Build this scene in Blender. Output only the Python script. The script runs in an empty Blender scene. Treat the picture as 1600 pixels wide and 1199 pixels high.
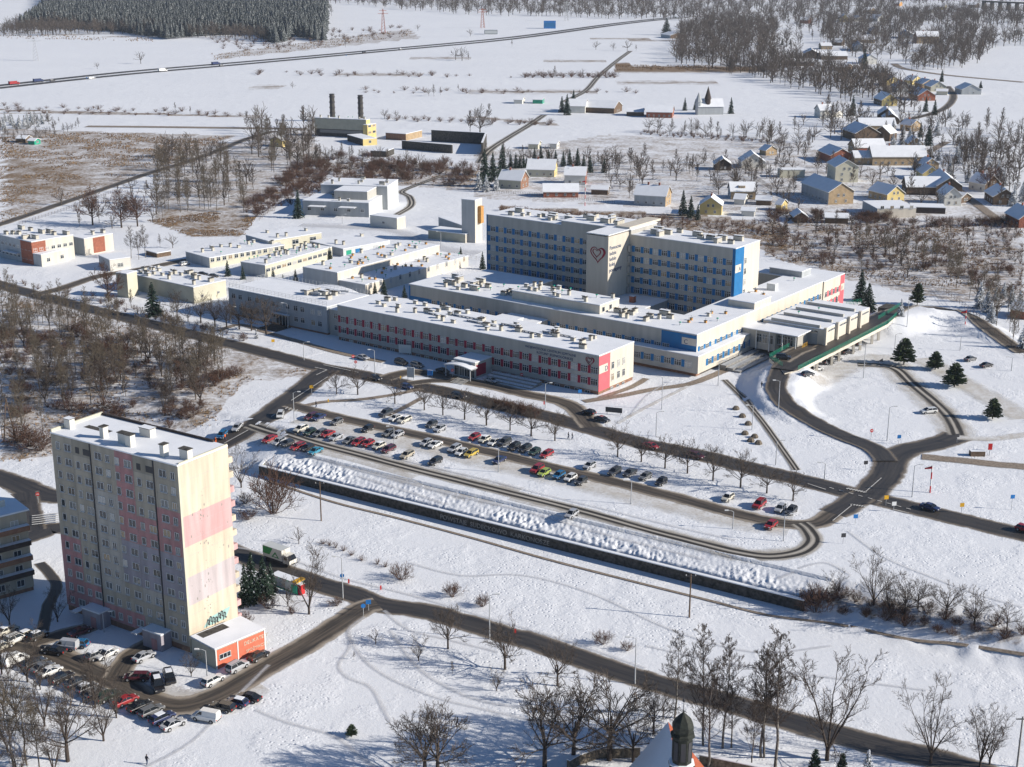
import bpy, math, random
import numpy as np
from mathutils import Vector, Matrix
rnd = random.Random(7)
R = math.radians
sc = bpy.context.scene
col = sc.collection
# ------------------------------------------------------------------ camera, sky, sun, exposure
F, PITCH, HC = 2259.0, R(17.03), 120.0
cam = bpy.data.cameras.new('camera'); cam.sensor_width = 36; cam.lens = F / 1600 * 36
cam.clip_start = 1; cam.clip_end = 30000
co = bpy.data.objects.new('camera', cam); col.objects.link(co)
co.location = (0, 0, HC); co.rotation_euler = (math.pi / 2 - PITCH, 0, 0); sc.camera = co
SUN_AZ, SUN_EL = R(-12), R(24.5)
world = bpy.data.worlds.new('World'); sc.world = world; world.use_nodes = True
wt = world.node_tree; bg = wt.nodes['Background']
sky = wt.nodes.new('ShaderNodeTexSky'); sky.sky_type = 'NISHITA'; sky.sun_disc = False
sky.sun_elevation = SUN_EL; sky.sun_rotation = math.pi / 2 - SUN_AZ
sky.altitude = 300; sky.air_density = 1.0; sky.dust_density = 0.3; sky.ozone_density = 6.0
wt.links.new(sky.outputs[0], bg.inputs[0]); bg.inputs[1].default_value = 0.075
sl = bpy.data.lights.new('sun', 'SUN'); sl.energy = 5.0; sl.angle = R(0.53); sl.color = (1.0, 0.93, 0.83)
so = bpy.data.objects.new('sun', sl); col.objects.link(so)
sd = Vector((math.cos(SUN_AZ) * math.cos(SUN_EL), math.sin(SUN_AZ) * math.cos(SUN_EL), math.sin(SUN_EL)))
so.rotation_euler = sd.to_track_quat('Z', 'Y').to_euler(); so.location = (0, 0, 300)
sc.view_settings.view_transform = 'Standard'; sc.view_settings.look = 'None'
sc.view_settings.gamma = 1; sc.view_settings.exposure = 0.34
sc.cycles.max_bounces = 5; sc.cycles.diffuse_bounces = 2; sc.cycles.glossy_bounces = 2
sc.cycles.transparent_max_bounces = 12
# ------------------------------------------------------------------ pixel <-> world
CP, SP = math.cos(PITCH), math.sin(PITCH)
def G0(px, py, z=0.0):
    X = (px - 800) / F; Y = -(py - 599.5) / F
    r = (X, Y * SP + CP, Y * CP - SP); t = (z - HC) / r[2]
    return (r[0] * t, r[1] * t)
def prj(x, y, z):
    d = z - HC; f = y * CP - d * SP; u = y * SP + d * CP
    return 800 + F * x / f, 599.5 - F * u / f
def sstep(a, b, x):
    t = np.clip((x - a) / (b - a), 0, 1); return t * t * (3 - 2 * t)
LOW = -4.0
WA, WB = np.array(G0(405, 742, LOW)), np.array(G0(1255, 956, LOW))
WL = float(np.linalg.norm(WB - WA)); WD = (WB - WA) / WL; WN = np.array([-WD[1], WD[0]])
RAMP1 = [(1300, 668, 0), (1262, 654, .3), (1232, 635, 1.2), (1214, 612, 2.3), (1216, 592, 3.2), (1232, 574, 4.0)]
RAMP2 = [(1392, 491, 4.0), (1440, 484, 3.6), (1490, 490, 2.6), (1540, 512, 1.2), (1585, 540, 0)]
RAMPS = [[(*G0(a, b, z), z) for a, b, z in r] for r in (RAMP1, RAMP2)]
def T(x, y):
    x = np.asarray(x, float); y = np.asarray(y, float)
    dx, dy = x - WA[0], y - WA[1]
    t = dx * WD[0] + dy * WD[1]; s = dx * WN[0] + dy * WN[1]
    inw = LOW + 2.2 * np.clip((s - 1.2) / 1.3, 0, 1) + 1.8 * np.clip((s - 2.5) / 9.0, 0, 1)
    rt = LOW * (1 - sstep(-4, 13, s)); lf = LOW * (1 - sstep(-8, 30, s))
    kr = sstep(0, 12, t - WL - 0.5); kl = sstep(0, 14, -t - 0.5)
    z = inw * (1 - kr) * (1 - kl) + rt * kr + lf * kl
    for rp in RAMPS:
        best = np.zeros_like(z)
        for (ax, ay, az), (bx, by, bz) in zip(rp[:-1], rp[1:]):
            vx, vy = bx - ax, by - ay; q = np.clip(((x - ax) * vx + (y - ay) * vy) / (vx * vx + vy * vy), 0, 1)
            d = np.hypot(x - ax - q * vx, y - ay - q * vy); zz = az + q * (bz - az)
            best = np.maximum(best, zz - np.maximum(0, d - 5.2) / 1.7)
        z = np.where(z > -0.5, np.maximum(z, best), z)
    return z
def Tz(x, y): return float(T(x, y))
def P(px, py, dz=0.0):
    z = 0.0 if G0(px, py)[1] > 300 else LOW
    for _ in range(12):
        x, y = G0(px, py, z); z = 0.5 * z + 0.5 * Tz(x, y)
    return Vector((x, y, Tz(x, y) + dz))
def hgt(px, py, ytop):
    p = P(px, py); lo, hi = 0.0, 120.0
    for _ in range(40):
        m = (lo + hi) / 2
        if prj(p.x, p.y, p.z + m)[1] > ytop: lo = m
        else: hi = m
    return lo
def heading(p, q, z=0.0):
    a, b = G0(*p, z), G0(*q, z); return math.atan2(b[1] - a[1], b[0] - a[0])
# ------------------------------------------------------------------ materials
MATS = {}
def nodes(name):
    m = bpy.data.materials.new(name); m.use_nodes = True
    t = m.node_tree; return m, t, t.nodes['Principled BSDF']
def N(t, typ, **kw):
    n = t.nodes.new(typ)
    for k, v in kw.items():
        if k.startswith('i_'): n.inputs[k[2:].replace('_', ' ')].default_value = v
        else: setattr(n, k, v)
    return n
def mat(name, c, rough=0.8, var=0.12, scale=0.6, c2=None, bump=0.0, spec=0.3, streak=False):
    if name in MATS: return MATS[name]
    m, t, b = nodes(name)
    b.inputs['Roughness'].default_value = rough; b.inputs['Specular IOR Level'].default_value = spec
    g = N(t, 'ShaderNodeTexCoord'); geo = N(t, 'ShaderNodeNewGeometry')
    src = geo.outputs['Position']
    n = N(t, 'ShaderNodeTexNoise'); n.inputs['Scale'].default_value = scale; n.inputs['Detail'].default_value = 5
    if streak:
        mp = N(t, 'ShaderNodeMapping'); mp.inputs['Scale'].default_value = (1.6, 1.6, .18); t.links.new(src, mp.inputs[0]); src = mp.outputs[0]
    t.links.new(src, n.inputs['Vector'])
    r = N(t, 'ShaderNodeMapRange'); r.inputs[1].default_value = 0.3; r.inputs[2].default_value = 0.7
    t.links.new(n.outputs['Fac'], r.inputs[0])
    mx = N(t, 'ShaderNodeMix', data_type='RGBA')
    c2 = c2 or tuple(x * (1 - var * 2) for x in c)
    mx.inputs[6].default_value = (*c2, 1); mx.inputs[7].default_value = (*[min(1, x * (1 + var * 0.5)) for x in c], 1)
    t.links.new(r.outputs[0], mx.inputs[0]); t.links.new(mx.outputs[2], b.inputs['Base Color'])
    if bump:
        bp = N(t, 'ShaderNodeBump'); bp.inputs['Strength'].default_value = bump; bp.inputs['Distance'].default_value = 0.2
        t.links.new(n.outputs['Fac'], bp.inputs['Height']); t.links.new(bp.outputs[0], b.inputs['Normal'])
    MATS[name] = m; return m
SNOW = (0.83, 0.845, 0.87)
def snow_ground():
    m, t, b = nodes('snow_ground'); b.inputs['Roughness'].default_value = 0.75; b.inputs['Specular IOR Level'].default_value = 0.25
    geo = N(t, 'ShaderNodeNewGeometry'); at = N(t, 'ShaderNodeAttribute', attribute_name='grass')
    L = t.links.new
    def noise(s, d=5, rgh=.6):
        n = N(t, 'ShaderNodeTexNoise'); n.inputs['Scale'].default_value = s; n.inputs['Detail'].default_value = d
        n.inputs['Roughness'].default_value = rgh; L(geo.outputs['Position'], n.inputs['Vector']); return n
    n1 = noise(0.012); n2 = noise(0.5, 8, .75); n3 = noise(2.2, 4); n4 = noise(0.08, 6)
    a = N(t, 'ShaderNodeMix', data_type='RGBA'); a.inputs[6].default_value = (0.73, 0.745, 0.775, 1); a.inputs[7].default_value = (0.83, 0.84, 0.855, 1)
    L(n1.outputs['Fac'], a.inputs[0])
    # grass: attribute + noise over threshold
    s = N(t, 'ShaderNodeMath', operation='MULTIPLY_ADD'); L(n2.outputs['Fac'], s.inputs[0]); s.inputs[1].default_value = 1.1
    L(at.outputs['Fac'], s.inputs[2])
    s2 = N(t, 'ShaderNodeMath', operation='MULTIPLY_ADD'); L(n4.outputs['Fac'], s2.inputs[0]); s2.inputs[1].default_value = 0.7; L(s.outputs[0], s2.inputs[2])
    r = N(t, 'ShaderNodeMapRange'); r.inputs[1].default_value = 1.16; r.inputs[2].default_value = 1.5; L(s2.outputs[0], r.inputs[0])
    gm = N(t, 'ShaderNodeMath', operation='MULTIPLY'); L(r.outputs[0], gm.inputs[0])
    gt = N(t, 'ShaderNodeMath', operation='GREATER_THAN'); gt.inputs[1].default_value = 0.02; L(at.outputs['Fac'], gt.inputs[0]); L(gt.outputs[0], gm.inputs[1])
    gc = N(t, 'ShaderNodeMix', data_type='RGBA'); gc.inputs[6].default_value = (0.27, 0.17, 0.085, 1); gc.inputs[7].default_value = (0.17, 0.13, 0.09, 1)
    L(n3.outputs['Fac'], gc.inputs[0])
    mx = N(t, 'ShaderNodeMix', data_type='RGBA'); L(gm.outputs[0], mx.inputs[0]); L(a.outputs[2], mx.inputs[6]); L(gc.outputs[2], mx.inputs[7])
    L(mx.outputs[2], b.inputs['Base Color'])
    # bumps: drifts, trodden pocks
    v = N(t, 'ShaderNodeTexVoronoi'); v.inputs['Scale'].default_value = 1.1; v.inputs['Randomness'].default_value = 1; L(geo.outputs['Position'], v.inputs['Vector'])
    vr = N(t, 'ShaderNodeMapRange'); vr.inputs[1].default_value = 0.0; vr.inputs[2].default_value = 0.35; L(v.outputs['Distance'], vr.inputs[0])
    tr = N(t, 'ShaderNodeMapRange'); tr.inputs[1].default_value = 0.47; tr.inputs[2].default_value = 0.6; L(n4.outputs['Fac'], tr.inputs[0])
    tm = N(t, 'ShaderNodeMath', operation='MULTIPLY'); L(vr.outputs[0], tm.inputs[0]); L(tr.outputs[0], tm.inputs[1])
    b1 = N(t, 'ShaderNodeBump'); b1.inputs['Strength'].default_value = 0.5; b1.inputs['Distance'].default_value = 0.26; L(n2.outputs['Fac'], b1.inputs['Height'])
    b2 = N(t, 'ShaderNodeBump'); b2.inputs['Strength'].default_value = 0.9; b2.inputs['Distance'].default_value = 0.13; L(tm.outputs[0], b2.inputs['Height']); L(b1.outputs[0], b2.inputs['Normal'])
    b3 = N(t, 'ShaderNodeBump'); b3.inputs['Strength'].default_value = 0.4; b3.inputs['Distance'].default_value = 0.08; L(n3.outputs['Fac'], b3.inputs['Height']); L(b2.outputs[0], b3.inputs['Normal'])
    L(b3.outputs[0], b.inputs['Normal']); return m
def road_mat(name, kind):
    """kind asphalt / slush / tracks / path ; UV.x = metres along, UV.y = 0..1 across; edges fray out to whatever lies below"""
    m, t, b = nodes(name); L = t.links.new
    uv = N(t, 'ShaderNodeUVMap'); sp = N(t, 'ShaderNodeSeparateXYZ'); L(uv.outputs[0], sp.inputs[0])
    geo = N(t, 'ShaderNodeNewGeometry')
    def noise(s, d=6, v=None):
        n = N(t, 'ShaderNodeTexNoise'); n.inputs['Scale'].default_value = s; n.inputs['Detail'].default_value = d
        n.inputs['Roughness'].default_value = .65; L(v or geo.outputs['Position'], n.inputs['Vector']); return n
    mp = N(t, 'ShaderNodeMapping'); L(uv.outputs[0], mp.inputs[0]); mp.inputs['Scale'].default_value = (0.06, 9, 1)
    ns = noise(1, 5, mp.outputs[0]); ne = noise(0.25, 8); nf = noise(1.6, 5)
    d = N(t, 'ShaderNodeMath', operation='SUBTRACT'); L(sp.outputs[1], d.inputs[0]); d.inputs[1].default_value = 0.5
    ab = N(t, 'ShaderNodeMath', operation='ABSOLUTE'); L(d.outputs[0], ab.inputs[0])       # 0 centre .. .5 edge
    w = N(t, 'ShaderNodeMath', operation='MULTIPLY_ADD'); L(ne.outputs['Fac'], w.inputs[0]); w.inputs[1].default_value = 0.24; L(ab.outputs[0], w.inputs[2])
    def rng(src, lo, hi, o0=0, o1=1):
        r = N(t, 'ShaderNodeMapRange'); r.inputs[1].default_value = lo; r.inputs[2].default_value = hi; r.inputs[3].default_value = o0; r.inputs[4].default_value = o1
        L(src, r.inputs[0]); return r.outputs[0]
    def mixc(f, c0, c1):
        x = N(t, 'ShaderNodeMix', data_type='RGBA')
        if hasattr(f, 'links'): L(f, x.inputs[0])
        else: x.inputs[0].default_value = f
        for i, c in ((6, c0), (7, c1)):
            if isinstance(c, tuple): x.inputs[i].default_value = (*c, 1)
            else: L(c, x.inputs[i])
        return x.outputs[2]
    if kind == 'asphalt':
        c = mixc(rng(ns.outputs['Fac'], .35, .7), (0.028, 0.026, 0.026), (0.075, 0.065, 0.055))
        c = mixc(rng(w.outputs[0], 0.44, 0.55), c, (0.26, 0.21, 0.155)); al = rng(w.outputs[0], 0.51, 0.61, 1, 0)
        b.inputs['Roughness'].default_value = 0.6
    elif kind == 'slushroad':
        c = mixc(rng(ns.outputs['Fac'], .4, .68), (0.035, 0.03, 0.025), (0.15, 0.12, 0.09))
        c = mixc(rng(w.outputs[0], 0.38, 0.53), c, (0.40, 0.34, 0.27)); al = rng(w.outputs[0], 0.50, 0.61, 1, 0)
        b.inputs['Roughness'].default_value = 0.7
    elif kind == 'tracks':
        # two dark wheel tracks in packed snow
        q = N(t, 'ShaderNodeMath', operation='SUBTRACT'); L(ab.outputs[0], q.inputs[0]); q.inputs[1].default_value = 0.17
        qa = N(t, 'ShaderNodeMath', operation='ABSOLUTE'); L(q.outputs[0], qa.inputs[0])
        w2 = N(t, 'ShaderNodeMath', operation='MULTIPLY_ADD'); L(ns.outputs['Fac'], w2.inputs[0]); w2.inputs[1].default_value = 0.22; L(qa.outputs[0], w2.inputs[2])
        c = mixc(rng(w2.outputs[0], .17, .26), (0.03, 0.026, 0.022), (0.46, 0.42, 0.36))
        al = rng(w.outputs[0], 0.38, 0.59, 1, 0); b.inputs['Roughness'].default_value = 0.8
    elif kind == 'bays':
        c = mixc(rng(ne.outputs['Fac'], .35, .6), (0.58, 0.54, 0.48), (0.78, 0.775, 0.76))
        c = mixc(rng(nf.outputs['Fac'], .5, .75), c, (0.4, 0.34, 0.28)); al = rng(w.outputs[0], .30, .55, .85, 0); b.inputs['Roughness'].default_value = 0.85
    elif kind == 'trail':
        c = mixc(rng(nf.outputs['Fac'], .35, .65), (0.52, 0.52, 0.54), (0.72, 0.72, 0.74)); al = rng(w.outputs[0], .2, .5, .5, 0); b.inputs['Roughness'].default_value = 0.9
    else:
        c = mixc(rng(nf.outputs['Fac'], .35, .65), (0.17, 0.13, 0.095), (0.33, 0.27, 0.21)); al = rng(w.outputs[0], 0.44, 0.61, 1, 0); b.inputs['Roughness'].default_value = 0.8
    L(c, b.inputs['Base Color'])
    tr = N(t, 'ShaderNodeBsdfTransparent'); ms = N(t, 'ShaderNodeMixShader'); L(al, ms.inputs[0]); L(tr.outputs[0], ms.inputs[1]); L(b.outputs[0], ms.inputs[2])
    L(ms.outputs[0], t.nodes['Material Output'].inputs[0])
    bp = N(t, 'ShaderNodeBump'); bp.inputs['Strength'].default_value = 0.4; bp.inputs['Distance'].default_value = 0.06; L(nf.outputs['Fac'], bp.inputs['Height']); L(bp.outputs[0], b.inputs['Normal'])
    return m
def glass_mat(name, base=(0.02, 0.03, 0.04), curtains=0.35):
    if name in MATS: return MATS[name]
    m, t, b = nodes(name); L = t.links.new
    oi = N(t, 'ShaderNodeObjectInfo'); cr = N(t, 'ShaderNodeValToRGB'); e = cr.color_ramp; e.interpolation = 'CONSTANT'
    e.elements[0].color = (*base, 1); e.elements[1].position = 1 - curtains; e.elements[1].color = (0.16, 0.17, 0.17, 1)
    x = e.elements.new(1 - curtains * .6); x.color = (0.42, 0.41, 0.38, 1)
    x = e.elements.new(1 - curtains * .25); x.color = (0.30, 0.22, 0.13, 1)
    L(oi.outputs['Random'], cr.inputs[0]); L(cr.outputs[0], b.inputs['Base Color'])
    b.inputs['Roughness'].default_value = 0.08; b.inputs['Specular IOR Level'].default_value = 0.6
    MATS[name] = m; return m
def paint_mat(name='car_paint', rough=0.25):
    if name in MATS: return MATS[name]
    m, t, b = nodes(name); L = t.links.new; oi = N(t, 'ShaderNodeObjectInfo')
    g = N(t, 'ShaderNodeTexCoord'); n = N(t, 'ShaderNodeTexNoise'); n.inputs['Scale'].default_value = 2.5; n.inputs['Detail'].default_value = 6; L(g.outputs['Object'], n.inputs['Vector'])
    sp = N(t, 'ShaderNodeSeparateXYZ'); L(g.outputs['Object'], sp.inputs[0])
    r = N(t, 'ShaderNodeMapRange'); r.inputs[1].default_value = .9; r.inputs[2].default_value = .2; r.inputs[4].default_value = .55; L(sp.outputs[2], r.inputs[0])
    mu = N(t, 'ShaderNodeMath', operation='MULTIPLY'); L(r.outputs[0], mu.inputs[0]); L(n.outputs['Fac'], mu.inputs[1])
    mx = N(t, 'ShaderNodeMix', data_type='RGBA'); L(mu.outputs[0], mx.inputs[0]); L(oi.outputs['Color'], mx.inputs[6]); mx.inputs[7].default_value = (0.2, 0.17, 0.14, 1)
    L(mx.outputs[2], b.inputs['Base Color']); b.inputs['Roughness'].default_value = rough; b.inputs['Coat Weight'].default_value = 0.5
    MATS[name] = m; return m
def needle_mat(name, c, snow=0.3):
    if name in MATS: return MATS[name]
    m, t, b = nodes(name); L = t.links.new; geo = N(t, 'ShaderNodeNewGeometry')
    n = N(t, 'ShaderNodeTexNoise'); n.inputs['Scale'].default_value = 0.9; n.inputs['Detail'].default_value = 4; L(geo.outputs['Position'], n.inputs['Vector'])
    mx = N(t, 'ShaderNodeMix', data_type='RGBA'); L(n.outputs['Fac'], mx.inputs[0]); mx.inputs[6].default_value = (*[x * .55 for x in c], 1); mx.inputs[7].default_value = (*[x * 1.5 for x in c], 1)
    n2 = N(t, 'ShaderNodeTexNoise'); n2.inputs['Scale'].default_value = 2.3; n2.inputs['Detail'].default_value = 3; L(geo.outputs['Position'], n2.inputs['Vector'])
    r = N(t, 'ShaderNodeMapRange'); r.inputs[1].default_value = 0.68 - snow * .35; r.inputs[2].default_value = 0.74 - snow * .35; L(n2.outputs['Fac'], r.inputs[0])
    m2 = N(t, 'ShaderNodeMix', data_type='RGBA'); L(r.outputs[0], m2.inputs[0]); L(mx.outputs[2], m2.inputs[6]); m2.inputs[7].default_value = (*SNOW, 1)
    L(m2.outputs[2], b.inputs['Base Color']); b.inputs['Roughness'].default_value = 0.9; b.inputs['Specular IOR Level'].default_value = 0.1
    MATS[name] = m; return m
M = dict(
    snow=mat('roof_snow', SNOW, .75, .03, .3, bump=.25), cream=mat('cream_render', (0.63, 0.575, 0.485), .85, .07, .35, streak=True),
    greyw=mat('shade_grey_render', (0.45, 0.435, 0.395), .85, .07, .4, streak=True), blue=mat('blue_panel', (0.012, 0.15, 0.36), .6, .06),  # this grey is the cream render toned down for fronts in shade
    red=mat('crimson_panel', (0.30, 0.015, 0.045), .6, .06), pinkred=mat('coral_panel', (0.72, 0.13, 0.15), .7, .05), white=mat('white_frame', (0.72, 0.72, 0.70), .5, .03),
    dark=mat('dark_metal', (0.05, 0.05, 0.055), .6, .1), plinth=mat('brick_plinth', (0.27, 0.15, 0.10), .9, .15, 1.2), conc=mat('concrete', (0.33, 0.31, 0.28), .9, .15, .8, bump=.2),
    concd=mat('weathered_concrete', (0.095, 0.088, 0.078), .95, .35, 1.4, bump=.4), steel=mat('galvanised_steel', (0.45, 0.46, 0.47), .45, .06), vent=mat('vent_render', (0.50, 0.47, 0.40), .85, .08),
    orange=mat('orange_brick', (0.50, 0.26, 0.08), .85, .12, 1.5), green=mat('green_rail', (0.02, 0.32, 0.20), .5, .06), bluegrey=mat('bluegrey_render', (0.40, 0.42, 0.43), .85, .08, .4, streak=True),
    pale=mat('pale_cladding', (0.55, 0.57, 0.56), .7, .04), olive=mat('olive_render', (0.42, 0.41, 0.33), .85, .08, .4), glass=glass_mat('window_glass', curtains=.26), shop=glass_mat('door_glass', curtains=.05),
    brick=mat('brick', (0.33, 0.12, 0.075), .9, .15, 1.5), ochre=mat('ochre_render', (0.42, 0.31, 0.19), .9, .15, .6), yellow=mat('yellow_render', (0.66, 0.52, 0.22), .85, .06, .4),
    lemon=mat('lemon_render', (0.58, 0.55, 0.43), .85, .05, .4), whitew=mat('white_render', (0.66, 0.64, 0.58), .85, .05, .4), wood=mat('weathered_wood', (0.16, 0.11, 0.075), .9, .2, 1.5), darkw=mat('dark_board', (0.07, 0.055, 0.05), .9, .2, 1.5),
    barkl=mat('pale_bark', (0.15, 0.125, 0.10), .95, .3, 3), bark=mat('bark', (0.075, 0.058, 0.048), .95, .25, 3), twig=mat('twig', (0.105, 0.084, 0.07), .95, .25, 1.5), birch=mat('birch_bark', (0.22, 0.20, 0.175), .9, .35, 2.5), redtwig=mat('russet_twig', (0.125, 0.07, 0.05), .95, .25, 1.5), olivetwig=mat('olive_twig', (0.165, 0.135, 0.10), .95, .25, 1.5),
    spruce=needle_mat('spruce_needles', (0.035, 0.06, 0.042), .15), sprucesnow=needle_mat('snowy_spruce_needles', (0.035, 0.055, 0.045), .75), pine=needle_mat('pine_needles', (0.06, 0.085, 0.042), .12), forest=needle_mat('forest_needles', (0.03, 0.038, 0.038), .24),
    tyre=mat('tyre', (0.02, 0.02, 0.02), .9), rim=mat('rim', (0.4, 0.4, 0.41), .4), cglass=mat('car_glass', (0.015, 0.018, 0.022), .08, .1, spec=.6), hl=mat('headlight', (0.7, 0.7, 0.68), .2), tl=mat('taillight', (0.45, 0.02, 0.015), .3), paint=paint_mat(),
    skin=mat('skin', (0.45, 0.28, 0.2), .7), cloth=mat('dark_cloth', (0.03, 0.03, 0.04), .9), cloth2=mat('blue_cloth', (0.05, 0.07, 0.13), .9), text=mat('navy_letters', (0.02, 0.06, 0.16), .6), crimson=mat('dark_red_letters', (0.24, 0.005, 0.03), .6),
    copper=mat('dark_copper', (0.03, 0.034, 0.026), .7, .3, 2), tile=mat('red_tile', (0.38, 0.10, 0.05), .85, .12, 2), signy=mat('yellow_sign', (0.75, 0.42, 0.03), .5), signb=mat('blue_sign', (0.02, 0.18, 0.5), .4), signr=mat('red_sign', (0.6, 0.03, 0.03), .4),
    mark=mat('road_paint', (0.62, 0.6, 0.56), .7, .2, 2), stone=mat('rubble_stone', (0.20, 0.165, 0.125), .95, .3, 2.5, bump=.4), hiviz=mat('orange_cloth', (0.8, 0.16, 0.03), .8))
# ------------------------------------------------------------------ mesh builder
class MB:
    def __init__(s): s.v = []; s.f = []; s.m = []; s.mi = []
    def mm(s, m):
        if m not in s.m: s.m.append(m)
        return s.m.index(m)
    def quad(s, *p, m):
        n = len(s.v); s.v += [tuple(q) for q in p]; s.f.append(tuple(range(n, n + len(p)))); s.mi.append(s.mm(m))
    def box(s, x0, x1, y0, y1, z0, z1, m, top=None, bottom=True):
        n = len(s.v); s.v += [(x0, y0, z0), (x1, y0, z0), (x1, y1, z0), (x0, y1, z0), (x0, y0, z1), (x1, y0, z1), (x1, y1, z1), (x0, y1, z1)]
        k = s.mm(m); fs = [(0, 1, 5, 4), (1, 2, 6, 5), (2, 3, 7, 6), (3, 0, 4, 7)]
        for f in fs: s.f.append(tuple(n + i for i in f)); s.mi.append(k)
        s.f.append((n + 4, n + 5, n + 6, n + 7)); s.mi.append(s.mm(top) if top else k)
        if bottom: s.f.append((n + 3, n + 2, n + 1, n)); s.mi.append(k)
        return s
    def tube(s, p, q, r0, r1, n=6, m=None, cap=True):
        p, q = Vector(p), Vector(q); d = (q - p).normalized(); a = d.orthogonal().normalized(); b = d.cross(a); k = s.mm(m); n0 = len(s.v)
        for c, r in ((p, r0), (q, r1)):
            for i in range(n):
                t = 2 * math.pi * i / n; s.v.append(tuple(c + a * r * math.cos(t) + b * r * math.sin(t)))
        for i in range(n): s.f.append((n0 + i, n0 + (i + 1) % n, n0 + n + (i + 1) % n, n0 + n + i)); s.mi.append(k)
        if cap: s.f.append(tuple(n0 + n + i for i in range(n))); s.mi.append(k); s.f.append(tuple(n0 + n - 1 - i for i in range(n))); s.mi.append(k)
        return s
    def lathe(s, prof, n, m, c=(0, 0, 0)):
        k = s.mm(m); n0 = len(s.v)
        for r, z in prof:
            for i in range(n):
                t = 2 * math.pi * (i + .5) / n; s.v.append((c[0] + r * math.cos(t), c[1] + r * math.sin(t), c[2] + z))
        for j in range(len(prof) - 1):
            for i in range(n): s.f.append((n0 + j * n + i, n0 + j * n + (i + 1) % n, n0 + (j + 1) * n + (i + 1) % n, n0 + (j + 1) * n + i)); s.mi.append(k)
        return s
    def mesh(s, name):
        me = bpy.data.meshes.new(name); me.from_pydata(s.v, [], s.f)
        for m in s.m: me.materials.append(m)
        me.polygons.foreach_set('material_index', s.mi); me.update(); return me
def link(name, me, parent=None, loc=(0, 0, 0), rz=0.0):
    o = bpy.data.objects.new(name, me); col.objects.link(o); o.location = loc; o.rotation_euler = (0, 0, rz)
    if parent: o.parent = parent
    return o
def tag(o, label, cat, group=None, kind=None):
    if label: o['label'] = label
    if cat: o['category'] = cat
    if group: o['group'] = group
    if kind: o['kind'] = kind
    return o
def empty(name, loc, rz, label, cat, group=None):
    o = bpy.data.objects.new(name, None); col.objects.link(o); o.location = loc; o.rotation_euler = (0, 0, rz); o.empty_display_size = .5
    return tag(o, label, cat, group)
def npmesh(name, V, Fc, mats, mi=None):
    me = bpy.data.meshes.new(name); V = np.asarray(V, np.float32); Fc = np.asarray(Fc, np.int32); k = Fc.shape[1]
    me.vertices.add(len(V)); me.vertices.foreach_set('co', V.ravel()); me.loops.add(Fc.size); me.loops.foreach_set('vertex_index', Fc.ravel())
    me.polygons.add(len(Fc)); me.polygons.foreach_set('loop_start', np.arange(0, Fc.size, k, dtype=np.int32))
    for m in mats: me.materials.append(m)
    if mi is not None: me.polygons.foreach_set('material_index', np.asarray(mi, np.int32))
    me.update(calc_edges=True); return me
def ordinal(i): return ['first', 'second', 'third', 'fourth', 'fifth', 'sixth', 'seventh', 'eighth', 'ninth', 'tenth', 'eleventh', 'twelfth', 'thirteenth', 'fourteenth', 'fifteenth', 'sixteenth', 'seventeenth', 'eighteenth', 'nineteenth', 'twentieth'][i]
#@@TERRAIN
# ------------------------------------------------------------------ terrain: one sheet
def axis(segs):
    out = []
    for a, b, st in segs: out += list(np.arange(a, b, st))
    return np.array(out + [segs[-1][1]])
gx = axis([(-9000, -3000, 1500), (-3000, -1000, 200), (-1000, -450, 25), (-450, -165, 6), (-165, 205, 1.1), (205, 450, 6), (450, 1200, 30), (1200, 4000, 300), (4000, 9000, 1500)])
gy = axis([(-500, 100, 60), (100, 160, 10), (160, 385, 1.1), (385, 600, 3.5), (600, 1100, 7), (1100, 3200, 40), (3200, 12000, 800)])
XX, YY = np.meshgrid(gx, gy)
ZZ = T(XX, YY)
rs = np.random.RandomState(3)
def vnoise(x, y, s, seed):
    g = np.random.RandomState(seed).rand(256, 256); X = x / s; Y = y / s; xi = np.floor(X).astype(int); yi = np.floor(Y).astype(int); fx = X - xi; fy = Y - yi
    fx = fx * fx * (3 - 2 * fx); fy = fy * fy * (3 - 2 * fy); a = g[yi % 256, xi % 256]; b = g[yi % 256, (xi + 1) % 256]; c = g[(yi + 1) % 256, xi % 256]; d = g[(yi + 1) % 256, (xi + 1) % 256]
    return (a * (1 - fx) + b * fx) * (1 - fy) + (c * (1 - fx) + d * fx) * fy - .5
tt = (XX - WA[0]) * WD[0] + (YY - WA[1]) * WD[1]; ss = (XX - WA[0]) * WN[0] + (YY - WA[1]) * WN[1]
bank = sstep(1.5, 3, ss) * (1 - sstep(7, 10, ss)) * sstep(-3, 3, tt) * (1 - sstep(WL - 2, WL + 8, tt))
bank2 = sstep(-6, 0, ss) * (1 - sstep(9, 14, ss)) * sstep(WL, WL + 10, tt)
ZZ = ZZ - bank * .5 + .8 * bank2 * (vnoise(XX, YY, 1.6, 1) * .9 + vnoise(XX, YY, 3.1, 2) * .3)
GR = np.zeros_like(ZZ)
def inpoly(X, Y, poly):
    c = np.zeros(X.shape, bool); n = len(poly)
    for i in range(n):
        x1, y1 = poly[i]; x2, y2 = poly[(i + 1) % n]
        c ^= ((y1 > Y) != (y2 > Y)) & (X < (x2 - x1) * (Y - y1) / (y2 - y1 + 1e-9) + x1)
    return c
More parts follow.
